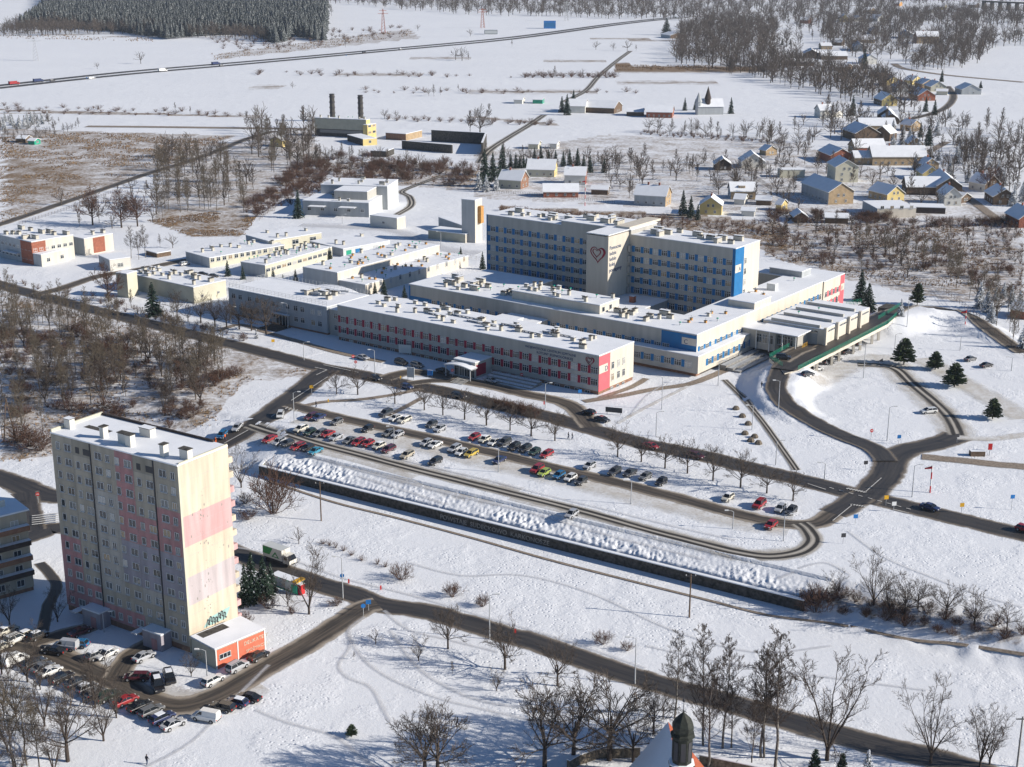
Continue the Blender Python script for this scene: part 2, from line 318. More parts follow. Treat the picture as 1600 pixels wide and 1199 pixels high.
for poly, v in [([(0, 200), (120, 205), (250, 208), (370, 212), (300, 240), (180, 290), (90, 318), (0, 350)], .46), ([(0, 250), (120, 262), (150, 285), (0, 318)], .55), ([(0, 455), (60, 465), (210, 505), (400, 553), (500, 575), (480, 590), (380, 600), (340, 650), (250, 700), (0, 720)], .42),
                ([(230, 345), (330, 330), (400, 340), (380, 368), (300, 372)], .5), ([(480, 255), (640, 250), (760, 270), (740, 300), (560, 285)], .45), ([(240, 240), (480, 200), (520, 260), (460, 300), (380, 340), (240, 345)], .42), ([(780, 322), (1100, 335), (1230, 350), (1230, 400), (1000, 350), (780, 338)], .5),
                ([(1195, 350), (1500, 340), (1600, 350), (1600, 480), (1480, 470), (1330, 440), (1195, 400)], .42), ([(1250, 930), (1320, 925), (1600, 985), (1600, 1010), (1500, 1000), (1270, 950)], .4), ([(960, 100), (1200, 105), (1200, 112), (960, 112)], .7), ([(200, 1040), (330, 1090), (330, 1110), (200, 1100)], .3),
                ([(330, 85), (520, 60), (640, 45), (660, 60), (520, 75), (330, 95)], .4), ([(950, 210), (1240, 222), (1600, 340), (1500, 350), (1100, 330), (740, 310), (740, 240)], .36)]:
    w = [tuple(P(a, b)[:2]) for a, b in poly]; GR = np.where(inpoly(XX, YY, w), np.maximum(GR, v), GR)
for p1, p2, wd in [((0, 172), (400, 183), 7), ((0, 177), (400, 181), 4), ((400, 113), (800, 121), 9), ((400, 137), (1000, 146), 8), ((600, 89), (960, 97), 9), ((740, 183), (860, 195), 7), ((960, 128), (1200, 132), 8), ((0, 50), (240, 60), 12), ((950, 60), (1060, 65), 25)]:
    a, b = np.array(G0(*p1)), np.array(G0(*p2)); v = b - a; q = np.clip(((XX - a[0]) * v[0] + (YY - a[1]) * v[1]) / (v @ v), 0, 1)
    dd = np.hypot(XX - a[0] - q * v[0], YY - a[1] - q * v[1]); GR = np.maximum(GR, np.where(dd < wd, .5, 0))
ny, nx = ZZ.shape
idx = np.arange(nx * ny).reshape(ny, nx)
Fc = np.stack([idx[:-1, :-1], idx[:-1, 1:], idx[1:, 1:], idx[1:, :-1]], -1).reshape(-1, 4)
me = npmesh('ground', np.stack([XX, YY, ZZ], -1).reshape(-1, 3), Fc, [snow_ground()])
me.polygons.foreach_set('use_smooth', np.ones(len(Fc), bool))
at = me.attributes.new('grass', 'FLOAT', 'POINT'); at.data.foreach_set('value', GR.astype(np.float32).ravel())
tag(link('ground', me), None, None, kind='structure')
# the churned bank above the retaining wall, as a fine sheet of its own
ta = np.arange(-1, WL + 4, .24); sa = np.arange(.62, 15.5, .24); TA, SA = np.meshgrid(ta, sa)
bx_ = WA[0] + TA * WD[0] + SA * WN[0]; by_ = WA[1] + TA * WD[1] + SA * WN[1]
ed = sstep(.7, 2.2, SA) * (1 - sstep(4.5, 10.0, SA + 3 * vnoise(bx_, by_, 6, 9))) * sstep(-1, 4, TA) * (1 - sstep(WL - 4, WL + 3, TA))
rid = (vnoise(TA * 1.2 + SA * .5, SA * .6, .62, 4) * .75 + vnoise(TA, SA, .5, 5) * .4 + vnoise(bx_, by_, 1.7, 6) * .35) * (1.1 + 1.2 * vnoise(bx_, by_, 7, 8))
bz_ = T(bx_, by_) + .02 + ed * rid * .42 - .12 * (1 - sstep(0, .5, sstep(.6, 2, SA))) - .3 * (sstep(13.5, 15.4, SA) + 1 - sstep(-1, 0, TA) + sstep(WL + 2, WL + 4, TA))
bi = np.arange(TA.size).reshape(TA.shape); bme = npmesh('snow_bank', np.stack([bx_, by_, bz_], -1).reshape(-1, 3), np.stack([bi[:-1, :-1], bi[:-1, 1:], bi[1:, 1:], bi[1:, :-1]], -1).reshape(-1, 4), [me.materials[0]])
tag(link('snow_bank', bme), None, None, kind='structure')
# ------------------------------------------------------------------ roads
RM = {k: road_mat('road_' + k, k) for k in ('asphalt', 'slushroad', 'tracks', 'bays', 'path', 'trail')}
layer = [0]
def smooth(pts, k=4):
    out = []; n = len(pts)
    for i in range(n - 1):
        p0, p1, p2, p3 = pts[max(i - 1, 0)], pts[i], pts[i + 1], pts[min(i + 2, n - 1)]
        for j in range(k):
            t = j / k; out.append(0.5 * ((2 * p1) + (p2 - p0) * t + (2 * p0 - 5 * p1 + 4 * p2 - p3) * t * t + (3 * p1 - p0 - 3 * p2 + p3) * t ** 3))
    return out + [pts[-1]]
def ribbon(name, px, width, kind, z=None, far=False):
    pts = [P(a, b) if z is None else Vector((*G0(a, b, z), z)) for a, b in px]
    if z is None: pts = [Vector((p.x, p.y, 0)) for p in pts]
    pts = smooth(pts, 5)
    res = [pts[0]]
    st = 40 if far else 1.5 if name == 'ramp_road' else 3.0
    for p in pts[1:]:
        d = (p - res[-1]).length; n = max(1, int(d / st)); a = res[-1]
        for i in range(n): res.append(a.lerp(p, (i + 1) / n))
    nc = 5; V = []; UV = []; along = 0; layer[0] += 1; off = 0.03 + 0.0025 * layer[0]
    if far: off += .1
    if name == 'ramp_road': off += .22
    for i, p in enumerate(res):
        d = (res[min(i + 1, len(res) - 1)] - res[max(i - 1, 0)]); d.z = 0; d.normalize(); nr = Vector((-d.y, d.x, 0))
        if i: along += (p - res[i - 1]).length
        for j in range(nc):
            q = p + nr * width * (j / (nc - 1) - .5); zz = (Tz(q.x, q.y) if z is None else p.z) + off
            V.append((q.x, q.y, zz)); UV.append((along, j / (nc - 1)))
    Fc = [(i * nc + j + 1, i * nc + j, (i + 1) * nc + j, (i + 1) * nc + j + 1) for i in range(len(res) - 1) for j in range(nc - 1)]
    me = npmesh(name, V, Fc, [RM[kind]]); uv = me.uv_layers.new(name='UVMap'); li = np.zeros(len(me.loops), np.int32); me.loops.foreach_get('vertex_index', li)
    uv.data.foreach_set('uv', np.array(UV, np.float32)[li].ravel())
    return tag(link(name, me), None, None, kind='structure')
# trampled parking bays first (lowest)
ribbon('parking_bays', [(475, 652), (565, 674), (665, 696), (800, 727), (950, 762), (1060, 788), (1161, 812), (1235, 822)], 15.5, 'bays')
ribbon('parking_bays', [(405, 676), (490, 697), (565, 715), (640, 736), (740, 762), (800, 775)], 15, 'bays')
ribbon('parking_bays', [(800, 777), (950, 813), (1100, 850), (1180, 868), (1250, 862)], 8, 'bays')
ribbon('car_park', [(1265, 590), (1320, 575), (1380, 560), (1410, 590), (1450, 625), (1490, 668), (1497, 684)], 13, 'bays')
ribbon('car_park', [(1440, 560), (1490, 590), (1560, 630), (1600, 655)], 12, 'bays')
ribbon('yard', [(0, 1000), (60, 1022), (130, 1047), (200, 1080), (270, 1100), (330, 1092), (400, 1065)], 13, 'bays')
ribbon('street', [(-60, 425), (5, 447), (57, 461), (140, 483), (220, 503), (300, 523), (400, 548), (455, 562), (500, 574), (560, 585), (620, 598), (680, 609), (720, 618), (780, 634), (830, 645), (870, 655), (925, 671), (1000, 692), (1100, 713), (1161, 729), (1262, 753), (1347, 775), (1431, 795), (1532, 820), (1660, 850)], 8.6, 'asphalt')
ribbon('street', [(512, 578), (495, 590), (468, 613), (440, 633), (418, 650), (395, 667), (360, 686), (325, 705), (280, 728), (200, 760), (90, 777), (17, 753), (-40, 735)], 9, 'asphalt')
ribbon('road', [(-60, 800), (20, 840), (60, 835), (90, 825), (200, 835), (300, 840), (372, 866), (427, 888), (493, 911), (560, 932), (592, 945), (666, 956), (746, 978), (799, 995), (827, 1001), (906, 1029), (992, 1058), (1066, 1080), (1133, 1097), (1199, 1117), (1266, 1137), (1360, 1162), (1466, 1187), (1560, 1215), (1700, 1250)], 7.2, 'asphalt')
ribbon('road', [(38, 770), (42, 795), (50, 830)], 7, 'asphalt')
ribbon('access_road', [(590, 944), (568, 950), (533, 973), (480, 1007), (427, 1037), (386, 1061), (333, 1090), (279, 1104), (226, 1092), (186, 1068), (133, 1045), (80, 1024), (27, 1012), (-30, 1003)], 6.8, 'slushroad')
ribbon('access_road', [(52, 1006), (80, 997), (110, 988), (133, 983), (150, 975)], 5, 'slushroad')
ribbon('access_road', [(180, 1060), (200, 1030), (222, 1014), (240, 1004)], 5.5, 'slushroad')
ribbon('footpath', [(62, 880), (76, 895), (88, 912), (85, 928), (75, 947), (70, 970), (66, 992)], 2.6, 'asphalt')
ribbon('parking_lane', [(452, 632), (490, 643), (565, 661), (665, 683), (740, 701), (800, 715), (875, 734), (950, 751), (1060, 779), (1161, 806), (1229, 819), (1276, 818), (1303, 802), (1330, 788), (1345, 776)], 6.2, 'slushroad')
ribbon('parking_lane', [(390, 664), (430, 677), (490, 692), (565, 712), (640, 732), (740, 757), (800, 772), (900, 797), (1000, 825), (1100, 851), (1150, 863), (1202, 870), (1249, 863), (1270, 846), (1262, 828), (1250, 818)], 5.4, 'tracks')
ribbon('drop_off_lane', [(600, 592), (640, 582), (680, 586), (717, 594), (767, 603), (817, 615), (880, 629), (905, 645), (925, 668)], 7, 'slushroad')
ribbon('drop_off_lane', [(640, 600), (680, 595), (717, 596)], 5, 'slushroad')
ribbon('footpath', [(478, 634), (510, 628), (560, 625), (610, 618), (660, 608)], 2.6, 'path')
ribbon('footpath', [(605, 650), (630, 638), (660, 622)], 2.2, 'path')
ribbon('ramp_road', [(1384, 722), (1364, 701), (1313, 681), (1262, 655), (1232, 636), (1214, 612), (1216, 592), (1232, 574)], 6.6, 'asphalt')
ribbon('ramp_road', [(1392, 491), (1440, 484), (1490, 490), (1540, 512), (1600, 552)], 6.5, 'slushroad')
ribbon('road', [(1345, 785), (1365, 765), (1385, 742), (1397, 715), (1420, 703), (1448, 697), (1475, 690), (1497, 681)], 9, 'asphalt')
ribbon('road', [(1302, 803), (1320, 793), (1345, 776)], 8, 'asphalt')
ribbon('road', [(1497, 681), (1485, 655), (1463, 632), (1425, 600), (1395, 575), (1340, 570)], 6, 'tracks')
ribbon('road', [(1495, 684), (1550, 686), (1600, 680), (1680, 672)], 5, 'bays')
ribbon('footpath', [(1440, 714), (1500, 720), (1566, 727), (1640, 733)], 5, 'path')
ribbon('footpath', [(912, 628), (975, 618), (1020, 609), (1075, 601), (1112, 588), (1150, 571), (1190, 552)], 3.4, 'path')
ribbon('footpath', [(938, 622), (985, 606), (1010, 592)], 2.5, 'path')
ribbon('footpath', [(965, 662), (1000, 642), (1075, 604)], 2.0, 'bays')
ribbon('footpath', [(1132, 594), (1160, 622), (1195, 664), (1245, 735)], 2.6, 'tracks')
ribbon('footpath', [(340, 518), (375, 508), (420, 521), (470, 535), (530, 552), (600, 566)], 3, 'path')
ribbon('service_road', [(57, 461), (100, 450), (155, 432), (225, 420), (290, 407), (330, 402)], 6.5, 'slushroad')
ribbon('service_road', [(590, 352), (620, 336), (642, 322), (640, 308), (628, 300), (650, 290), (690, 275)], 5, 'tracks')
ribbon('field_road', [(-40, 362), (0, 351), (100, 317), (187, 287), (230, 272), (287, 255), (340, 236), (387, 217), (430, 205)], 7, 'slushroad')
ribbon('country_road', [(135, 198), (250, 199), (400, 201), (480, 202)], 10, 'path', far=True)
ribbon('motorway', [(-80, 147), (0, 138), (200, 116.5), (400, 99), (600, 80.5), (800, 61.5), (950, 41), (1025, 32), (1065, 29)], 13, 'asphalt', far=True)
ribbon('motorway', [(-80, 143.5), (0, 134), (200, 112.5), (400, 95.5), (600, 77.5), (800, 58.5), (950, 38.5), (1025, 30), (1065, 27.5)], 13, 'asphalt', far=True)
ribbon('country_road', [(1065, 28), (1150, 22), (1250, 15), (1350, 8)], 14, 'path', far=True)
ribbon('farm_track', [(985, 80), (962, 97), (935, 120), (915, 142), (880, 160)], 7, 'tracks')
ribbon('farm_track', [(850, 180), (825, 197), (800, 212), (765, 235), (750, 255)], 7, 'tracks')
ribbon('village_road', [(1480, 135), (1490, 150), (1482, 165), (1462, 176), (1425, 186), (1400, 192)], 7, 'slushroad')
ribbon('village_road', [(1480, 222), (1460, 233), (1440, 248), (1450, 262), (1500, 300), (1560, 345)], 6, 'path')
ribbon('frozen_stream', [(420, 752), (520, 785), (620, 810), (740, 842), (860, 876), (1000, 912), (1100, 937), (1200, 962), (1300, 975), (1420, 1000), (1500, 1008), (1640, 1030)], 1.0, 'path')
ribbon('stream', [(1397, 100), (1410, 107), (1450, 114), (1500, 120), (1600, 129)], 9, 'path', far=True)
for tr_ in [[(570, 965), (545, 985), (548, 1010), (530, 1040), (545, 1060), (580, 1075), (600, 1110), (612, 1130)], [(600, 955), (640, 985), (700, 1000), (780, 1020)], [(545, 985), (560, 1020), (600, 1055), (680, 1090), (760, 1110), (850, 1130)], [(400, 1110), (450, 1130), (520, 1150), (560, 1180), (600, 1210)], [(420, 1040), (350, 1110), (300, 1160), (230, 1199)], [(610, 985), (650, 1040), (700, 1075), (770, 1100), (900, 1115)],
            [(1330, 900), (1290, 880), (1240, 895), (1215, 905)], [(1325, 830), (1380, 870), (1450, 900), (1530, 930), (1600, 950)], [(360, 855), (440, 870), (540, 905), (640, 930), (760, 965), (880, 1000), (1010, 1045)], [(640, 880), (720, 900), (820, 900), (930, 930), (1050, 985), (1180, 1020), (1300, 1010)], [(1010, 1010), (1150, 1040), (1300, 1060), (1450, 1080)], [(430, 700), (560, 735), (700, 772), (820, 800), (960, 840), (1100, 875)], [(560, 745), (640, 770), (700, 790)], [(985, 650), (1010, 620), (1040, 600)]]:
    ribbon('footprint_trail', tr_, 1.5, 'trail')
for a_, b_ in [((437, 668), (560, 702)), ((560, 702), (760, 750)), ((760, 750), (960, 800)), ((960, 800), (1150, 845))]: ribbon('footprint_trail', [a_, ((a_[0] + b_[0]) / 2, (a_[1] + b_[1]) / 2 + 1), b_], 1.6, 'trail')
ribbon('yard', [(470, 352), (560, 356), (620, 362), (690, 388), (750, 396)], 16, 'trail'); ribbon('yard', [(300, 440), (380, 455), (400, 425), (480, 408)], 6, 'trail')
# painted markings: thin sheets on the street
mk = MB()
def dash(p, q, w=0.25, off=0.2):
    a, b = P(*p), P(*q); d = (b - a); d.z = 0; d.normalize(); n = Vector((-d.y, d.x, 0)) * w / 2
    mk.quad(*[Vector((v.x, v.y, Tz(v.x, v.y) + off)) for v in (a - n, b - n, b + n, a + n)], m=M['mark'])
for i in range(9):
    x = 1296 + i * 15; dash((x, 763 + (x - 1296) * .27), (x + 7, 763 + (x + 7 - 1296) * .27))
for i in range(7): dash((1324 + i * 4.2, 764 - i * -.9), (1326.5 + i * 4.2, 765.5 + i * .9), .9)
for i in range(6): dash((1330 + i * 4, 789 + i * .6), (1332 + i * 4, 790.5 + i * .6), .7)
dash((1352, 770), (1377, 748)); dash((1301, 815), (1333, 789)); dash((1395, 797), (1420, 803)); dash((1262, 757), (1290, 766))
for a, b in [((505, 571), (560, 583)), ((455, 627), (512, 590)), ((405, 665), (430, 648)), ((492, 575), (511, 579)), ((511, 579), (494, 587)), ((350, 694), (388, 673))]: dash(a, b, .3)
for i in range(6): dash((704 + i * 2.4, 597.5 - i * 1.5), (724 + i * 2.4, 601.5 - i * 1.3), .5)
for i in range(5): dash((50, 822 - i * 3.4), (92, 817 - i * 3.2), .5, .35)
for i in range(4): dash((446 + i * 5, 640 + i * 1.4), (450 + i * 5, 637 + i * 1.4), .4)
tag(link('road_marking', mk.mesh('road_marking')), None, None, kind='structure')
#@@BUILD
# ------------------------------------------------------------------ building kit (local frame: x along the front, y into depth, front faces -y)
def child(name, mb, parent, loc=(0, 0, 0), rz=0.0): return link(name, mb.mesh(name) if isinstance(mb, MB) else mb, parent, loc, rz)
def walls(parent, x0, x1, y0, y1, z0, z1, m, plinth=0, name='wall'):
    b = MB(); b.box(x0, x1, y0, y1, z0 + plinth, z1, m)
    o = child(name, b, parent)
    if plinth: child('plinth', MB().box(x0 + .1, x1 - .1, y0 + .1, y1 - .1, z0 - 1.5, z0 + plinth, M['plinth']), o)
    return o
def roof(parent, x0, x1, y0, y1, z, th=.3, ov=.15, name='roof', edge='steel'):
    b = MB(); b.box(x0 - ov, x1 + ov, y0 - ov, y1 + ov, z + .003, z + .08, M[edge]); b.box(x0 - ov + .06, x1 + ov - .06, y0 - ov + .06, y1 + ov - .06, z + .083, z + th, M['snow'], bottom=False)
    return child(name, b, parent)
WM = {}
def winmesh(w, h, n=2, transom=True, gl='glass', fr='white', sill=True):
    k = (w, h, n, transom, gl, fr, sill)
    if k in WM: return WM[k]
    b = MB(); g = M[gl]; f = M[fr]; t = .07
    b.box(-w / 2, w / 2, -.03, .0, 0, h, g)
    for x in [-w / 2 + i * w / n for i in range(n + 1)]: b.box(x - t / 2, x + t / 2, -.09, -.031, 0, h, f)
    b.box(-w / 2 + t / 2, w / 2 - t / 2, -.087, -.031, 0, t, f); b.box(-w / 2 + t / 2, w / 2 - t / 2, -.087, -.031, h - t, h, f)
    if transom: b.box(-w / 2 + t / 2, w / 2 - t / 2, -.085, -.031, h * .68, h * .68 + t, f)
    if sill: b.box(-w / 2 - .08, w / 2 + .08, -.2, -.001, -.09, -.003, M['steel'])
    WM[k] = b.mesh('window'); return WM[k]
def win(parent, x, y, z, face='F', **kw):
    w = kw.pop('w', 1.5); h = kw.pop('h', 1.5)
    return link('window', winmesh(w, h, **kw), parent, (x, y, z), {'F': 0, 'R': math.pi / 2, 'B': math.pi, 'L': -math.pi / 2}[face])
PM = {}
def panel(parent, x, y, z, w, h, m, face='F', d=.06):
    k = (round(w, 2), round(h, 2), m, d)
    if k not in PM: b = MB(); b.box(-w / 2, w / 2, -d, 0, 0, h, M[m]); PM[k] = b.mesh('panel')
    return link('panel', PM[k], parent, (x, y, z), {'F': 0, 'R': math.pi / 2, 'B': math.pi, 'L': -math.pi / 2}[face])
VM = []
def ventmeshes():
    for k, (w, d, h) in enumerate([(1.3, .9, .9), (2.0, 1.1, 1.1), (.9, .9, 1.3), (3.2, 1.3, 1.4)]):
        b = MB(); b.box(-w / 2, w / 2, -d / 2, d / 2, 0, h, M['vent']); b.box(-w / 2 - .12, w / 2 + .12, -d / 2 - .12, d / 2 + .12, h + .16, h + .26, M['dark'], top=M['concd'])
        for sx in (-1, 1): b.box(sx * w * .4 - .05, sx * w * .4 + .05, -.05, .05, h, h + .16, M['dark'])
        if k % 2: b.tube((w * .2, 0, h + .26), (w * .2, 0, h + .9), .09, .09, 6, M['steel'])
        b.box(-w / 2 - .05, w / 2 + .02, -d / 2 - .05, d / 2 + .05, h + .263, h + .34, M['snow']) if k in (0, 3) else None
        VM.append(b.mesh('roof_vent'))
    b = MB(); b.box(-.35, .35, -.35, .35, 0, .7, M['orange']); b.box(-.43, .43, -.43, .43, .7, .78, M['concd']); b.tube((0, 0, .78), (0, 0, 1.5), .07, .07, 6, M['steel']); VM.append(b.mesh('roof_vent'))
    b = MB(); b.tube((0, 0, 0), (0, 0, .8), .16, .16, 8, M['steel']); b.lathe([(.02, 1.15), (.36, 1.0), (.38, .82), (.16, .8)], 8, M['green']); VM.append(b.mesh('roof_vent'))
ventmeshes()
def vents(parent, n, x0, x1, y0, y1, z, kinds=(0, 1, 2), seed=1, jitter=True, name='roof_vent'):
    r = random.Random(seed); pts = []
    for i in range(n):
        for tr in range(40):
            x, y = r.uniform(x0, x1), r.uniform(y0, y1)
            if all(abs(x - a) > 1.9 or abs(y - b) > 1.7 for a, b in pts): break
        pts.append((x, y)); link(name, VM[r.choice(kinds)], parent, (x, y, z), r.choice((0, 0, math.pi / 2)) + math.pi * (i % 2))
def text(parent, s, size, loc, face='F', m='text', name='lettering', align='LEFT', ext=.04):
    c = bpy.data.curves.new(name, 'FONT'); c.body = s; c.size = size; c.extrude = ext; c.align_x = align; c.space_line = 1.05
    t = bpy.data.objects.new(name, c); dg = bpy.context.evaluated_depsgraph_get()
    col.objects.link(t); dg.update(); me = bpy.data.meshes.new_from_object(t.evaluated_get(dg)); bpy.data.objects.remove(t); me.name = name
    me.materials.clear(); me.materials.append(M[m]); me.polygons.foreach_set('material_index', [0] * len(me.polygons))
    o = bpy.data.objects.new(name, me); col.objects.link(o); o.location = loc; o.rotation_euler = (math.pi / 2, 0, math.pi / 2 if face == 'R' else 0)
    if parent: o.parent = parent
    return o
def heart(parent, size, loc, m='crimson', face='F'):
    b = MB()
    def hp(t, s, ox, oy): return (ox + s * 16 * math.sin(t) ** 3 / 16, oy + s * (13 * math.cos(t) - 5 * math.cos(2 * t) - 2 * math.cos(3 * t) - math.cos(4 * t)) / 16)
    for s, ox, oy, w0, w1 in ((1.0, 0, 0, .11, .28), (.56, -.16, .12, .09, .12)):
        n = 48; ring = []
        for i in range(n):
            t = 2 * math.pi * i / n; x, z = hp(t, s, ox, oy); w = w0 + (w1 - w0) * max(0, math.sin(t)) ** 1.5 * (1 if math.cos(t) > -.4 else .4)
            x2, z2 = hp(t, s - w, ox, oy + w * .15); ring.append((x, z, x2, z2))
        for i in range(n):
            a, c = ring[i], ring[(i + 1) % n]; S = size / 2
            o1, o2, i1, i2 = (a[0] * S, a[1] * S), (c[0] * S, c[1] * S), (a[2] * S, a[3] * S), (c[2] * S, c[3] * S)
            for y in (-.12,): b.quad((o1[0], y, o1[1]), (i1[0], y, i1[1]), (i2[0], y, i2[1]), (o2[0], y, o2[1]), m=M[m])
            b.quad((o1[0], -.12, o1[1]), (o2[0], -.12, o2[1]), (o2[0], -.01, o2[1]), (o1[0], -.01, o1[1]), m=M[m]); b.quad((i1[0], -.01, i1[1]), (i2[0], -.01, i2[1]), (i2[0], -.12, i2[1]), (i1[0], -.12, i1[1]), m=M[m])
    return child('heart_emblem', b, parent, loc)
def rail(parent, pts, h, m, post=2.0, name='railing', bars=3):
    b = MB()
    for p, q in zip(pts[:-1], pts[1:]):
        p, q = Vector(p), Vector(q); L = (q - p).length; n = max(1, int(L / post)); up = Vector((0, 0, h))
        for i in range(n + 1): c = p.lerp(q, i / n); b.tube(c, c + up, .05, .05, 4, M[m])
        for k in range(bars): o = up * ((k + 1) / bars); b.tube(p + o, q + o, .035, .035, 4, M[m], cap=False)
    return child(name, b, parent)
# ------------------------------------------------------------------ hospital frame
HU = -.6362
OD = G0(935, 617.5)
UU = (math.cos(HU), math.sin(HU)); VV = (-UU[1], UU[0])
def huv(u, v): return (OD[0] + u * UU[0] + v * VV[0], OD[1] + u * UU[1] + v * VV[1])
def hosp(name, u, v, label, cat, z=0): x, y = huv(u, v); return empty(name, (x, y, z), HU, label, cat)
def facade(parent, L, y, rows, bay, pw, ww, wh, pm, x0=0, face='F', wall=0, skip=(), n=3, first_panel=True):
    k = int(round(L / bay))
    b = L / k
    for z in rows:
        for i in range(k):
            if (z, i) in skip: continue
            xc = x0 + i * b
            p = (xc + pw / 2, y) if face == 'F' else (y, xc + pw / 2)
            w = (xc + pw + (b - pw) / 2, y) if face == 'F' else (y, xc + pw + (b - pw) / 2)
            panel(parent, *p, z - .1, pw, wh + .3, pm, face); win(parent, *w, z, face, w=ww, h=wh, n=n)
# --- block D
D = hosp('hospital_wing', -97.5, 0, 'long two storey grey hospital wing with crimson panels between its windows, nearest the car park', 'hospital')
walls(D, 0, 97.5, 0, 18, 0, 11.1, M['greyw'], plinth=1.0); rD = roof(D, 0, 97.5, 0, 18, 11.1)
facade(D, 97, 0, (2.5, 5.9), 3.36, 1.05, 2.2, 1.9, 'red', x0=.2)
for i in range(28): win(D, 2 + i * 3.4, .08, -.05, w=1.6, h=.8, n=2, transom=False, sill=False)
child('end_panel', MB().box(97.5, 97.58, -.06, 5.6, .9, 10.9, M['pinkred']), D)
child('end_wall', MB().box(97.5, 97.54, 5.62, 18, 1.0, 11.05, M['cream']), D)  # paler sheet puts sunlight into the colour of the end wall
child('sign_board', MB().box(97.583, 97.66, .0, 4.3, 6.0, 8.3, M['cream']), D); text(D, 'D', 2.0, (97.67, 2.8, 6.3), 'R', 'text')
for z in (2.6, 6.0):
    for y in (7, 10, 12.7): win(D, 97.55, y, z, 'R', w=1.3, h=2.0, n=2)
for y in (6.8, 9.9, 12.8): win(D, 97.45, y, -.1, 'R', w=1.2, h=.8, n=2, transom=False, sill=False)
text(D, 'WOJEWÓDZKIE CENTRUM SZPITALNE', 1.0, (72.5, -.03, 9.6), 'F', 'text'); text(D, 'KOTLINY JELENIOGÓRSKIEJ', 1.0, (76.5, -.03, 8.45), 'F', 'text')
heart(D, 2.9, (94.6, -.02, 9.3))
vents(D, 40, 8, 92, 3, 15.5, 11.35, (0, 0, 1, 2), 5)
for k in range(6):
    b = MB(); L = 7 + k % 3 * 2
    for i in range(7): b.box(-L / 2 + i * L / 6 - .05, -L / 2 + i * L / 6 + .05, -.5, .5, 0, .35, M['steel'])
    b.box(-L / 2, L / 2, -.5, .5, .353, .62, M['steel'], top=M['snow']); child('roof_duct', b, D, (34 + k * 8.5, 8 + (k % 2) * 3, 11.4))
# entrance pavilion of D
EP = hosp('entrance_pavilion', -45, -9.6, 'glazed entrance pavilion with curved white canopy in front of the crimson panelled wing', 'entrance')
walls(EP, .5, 8.2, 1.5, 9.4, 0, 4.6, M['greyw']); roof(EP, .5, 8.2, 1.5, 9.4, 4.6)
child('side_panel', MB().box(8.2, 8.28, 2, 6.5, .6, 3.9, M['red']), EP)
for i in range(4): win(EP, 1.6 + i * 1.85, 1.48, .1, w=1.7, h=3.2, gl='shop', sill=False)
b = MB()
for i in range(8):
    x0, x1 = -.8 + i * 1.25, -.8 + (i + 1) * 1.25; z = lambda x: 3.6 + .7 * math.sin(math.pi * (x + .8) / 10)
    b.quad((x0, -1.6, z(x0)), (x1, -1.6, z(x1)), (x1, 1.4, z(x1)), (x0, 1.4, z(x0)), m=M['snow']); b.quad((x0, -1.6, z(x0) - .3), (x0, 1.4, z(x0) - .3), (x1, 1.4, z(x1) - .3), (x1, -1.6, z(x1) - .3), m=M['steel']); b.quad((x0, -1.6, z(x0) - .3), (x1, -1.6, z(x1) - .3), (x1, -1.6, z(x1)), (x0, -1.6, z(x0)), m=M['white'])
child('canopy', b, EP)
for x in (-.3, 8.6): child('post', MB().tube((x, -1.3, 0), (x, -1.3, 3.7), .15, .15, 8, M['steel']), EP)
# wheelchair ramp
RP = hosp('entrance_ramp', -35, -7, 'low zigzag access ramp with rails beside the glazed entrance pavilion', 'ramp')
for k in range(3): child('ramp_flight', MB().box(0, 17, k * 1.9, k * 1.9 + 1.6, 0, .4 + k * .35, M['conc'], top=M['snow']), RP); rail(RP, [(0, k * 1.9, .4 + k * .35), (17, k * 1.9, .4 + k * .35)], .9, 'steel', 2.4)
# --- annex west of D
AX = hosp('clinic_annex', -149, 2, 'blue grey annex with fenced flat roof left of the crimson panelled wing', 'hospital')
walls(AX, 0, 45, 0, 20, 0, 9, M['bluegrey'], plinth=.6); roof(AX, 0, 45, 0, 20, 9); walls(AX, 45, 51.2, 1, 19, 0, 8.3, M['greyw']); roof(AX, 45, 51.2, 1, 19, 8.3)
rail(AX, [(0.3, .3, 9.3), (44.7, .3, 9.3)], 1.5, 'steel', 1.6); rail(AX, [(0.3, .3, 9.3), (.3, 19.7, 9.3)], 1.5, 'steel', 1.6); rail(AX, [(.3, 19.7, 9.3), (44.7, 19.7, 9.3)], 1.5, 'steel', 1.6)
for g, (xa, xb) in enumerate([(2.4, 5.6), (10, 13.5), (17.5, 21), (24.5, 27.6), (31.2, 34.2), (38.8, 41.8)]):
    for x in (xa, xb): win(AX, x, 0, 5.9, w=1.7, h=1.7, n=2)
    if g != 3:
        for x in (xa, xb): win(AX, x, 0, 2.3, w=1.7, h=1.7, n=2)
win(AX, 47.8, 1, 5.6, w=1.4, h=1.7, n=2); win(AX, 47.8, 1, 1.8, w=1.4, h=1.7, n=2)
child('glazed_entrance', MB().box(22.3, 28, -.25, -.02, .4, 3.9, M['shop']), AX)
for i in range(5): child('entrance_frame', MB().box(22.3 + i * 1.4, 22.42 + i * 1.4, -.35, -.253, .4, 3.9, M['white']), AX)
child('entrance_canopy', MB().box(21.5, 29, -1.6, -.36, 4.0, 4.25, M['steel'], top=M['snow']), AX)
child('entrance_apron', MB().box(21, 29, -7, -.36, -.4, .25, M['concd']), AX)
vents(AX, 6, 28, 40, 8, 15, 9.3, (3, 1), 9)
for k in range(4):
    b = MB()
    for i in range(10): x0 = i * .9; b.box(x0, x0 + .85, -.35, .35, .5 + .15 * math.sin(i), 1.1 + .15 * math.sin(i), M['steel'])
    child('roof_duct', b, AX, (25 + k * 2, 9 + k * 1.3, 9.3), .15 * k)
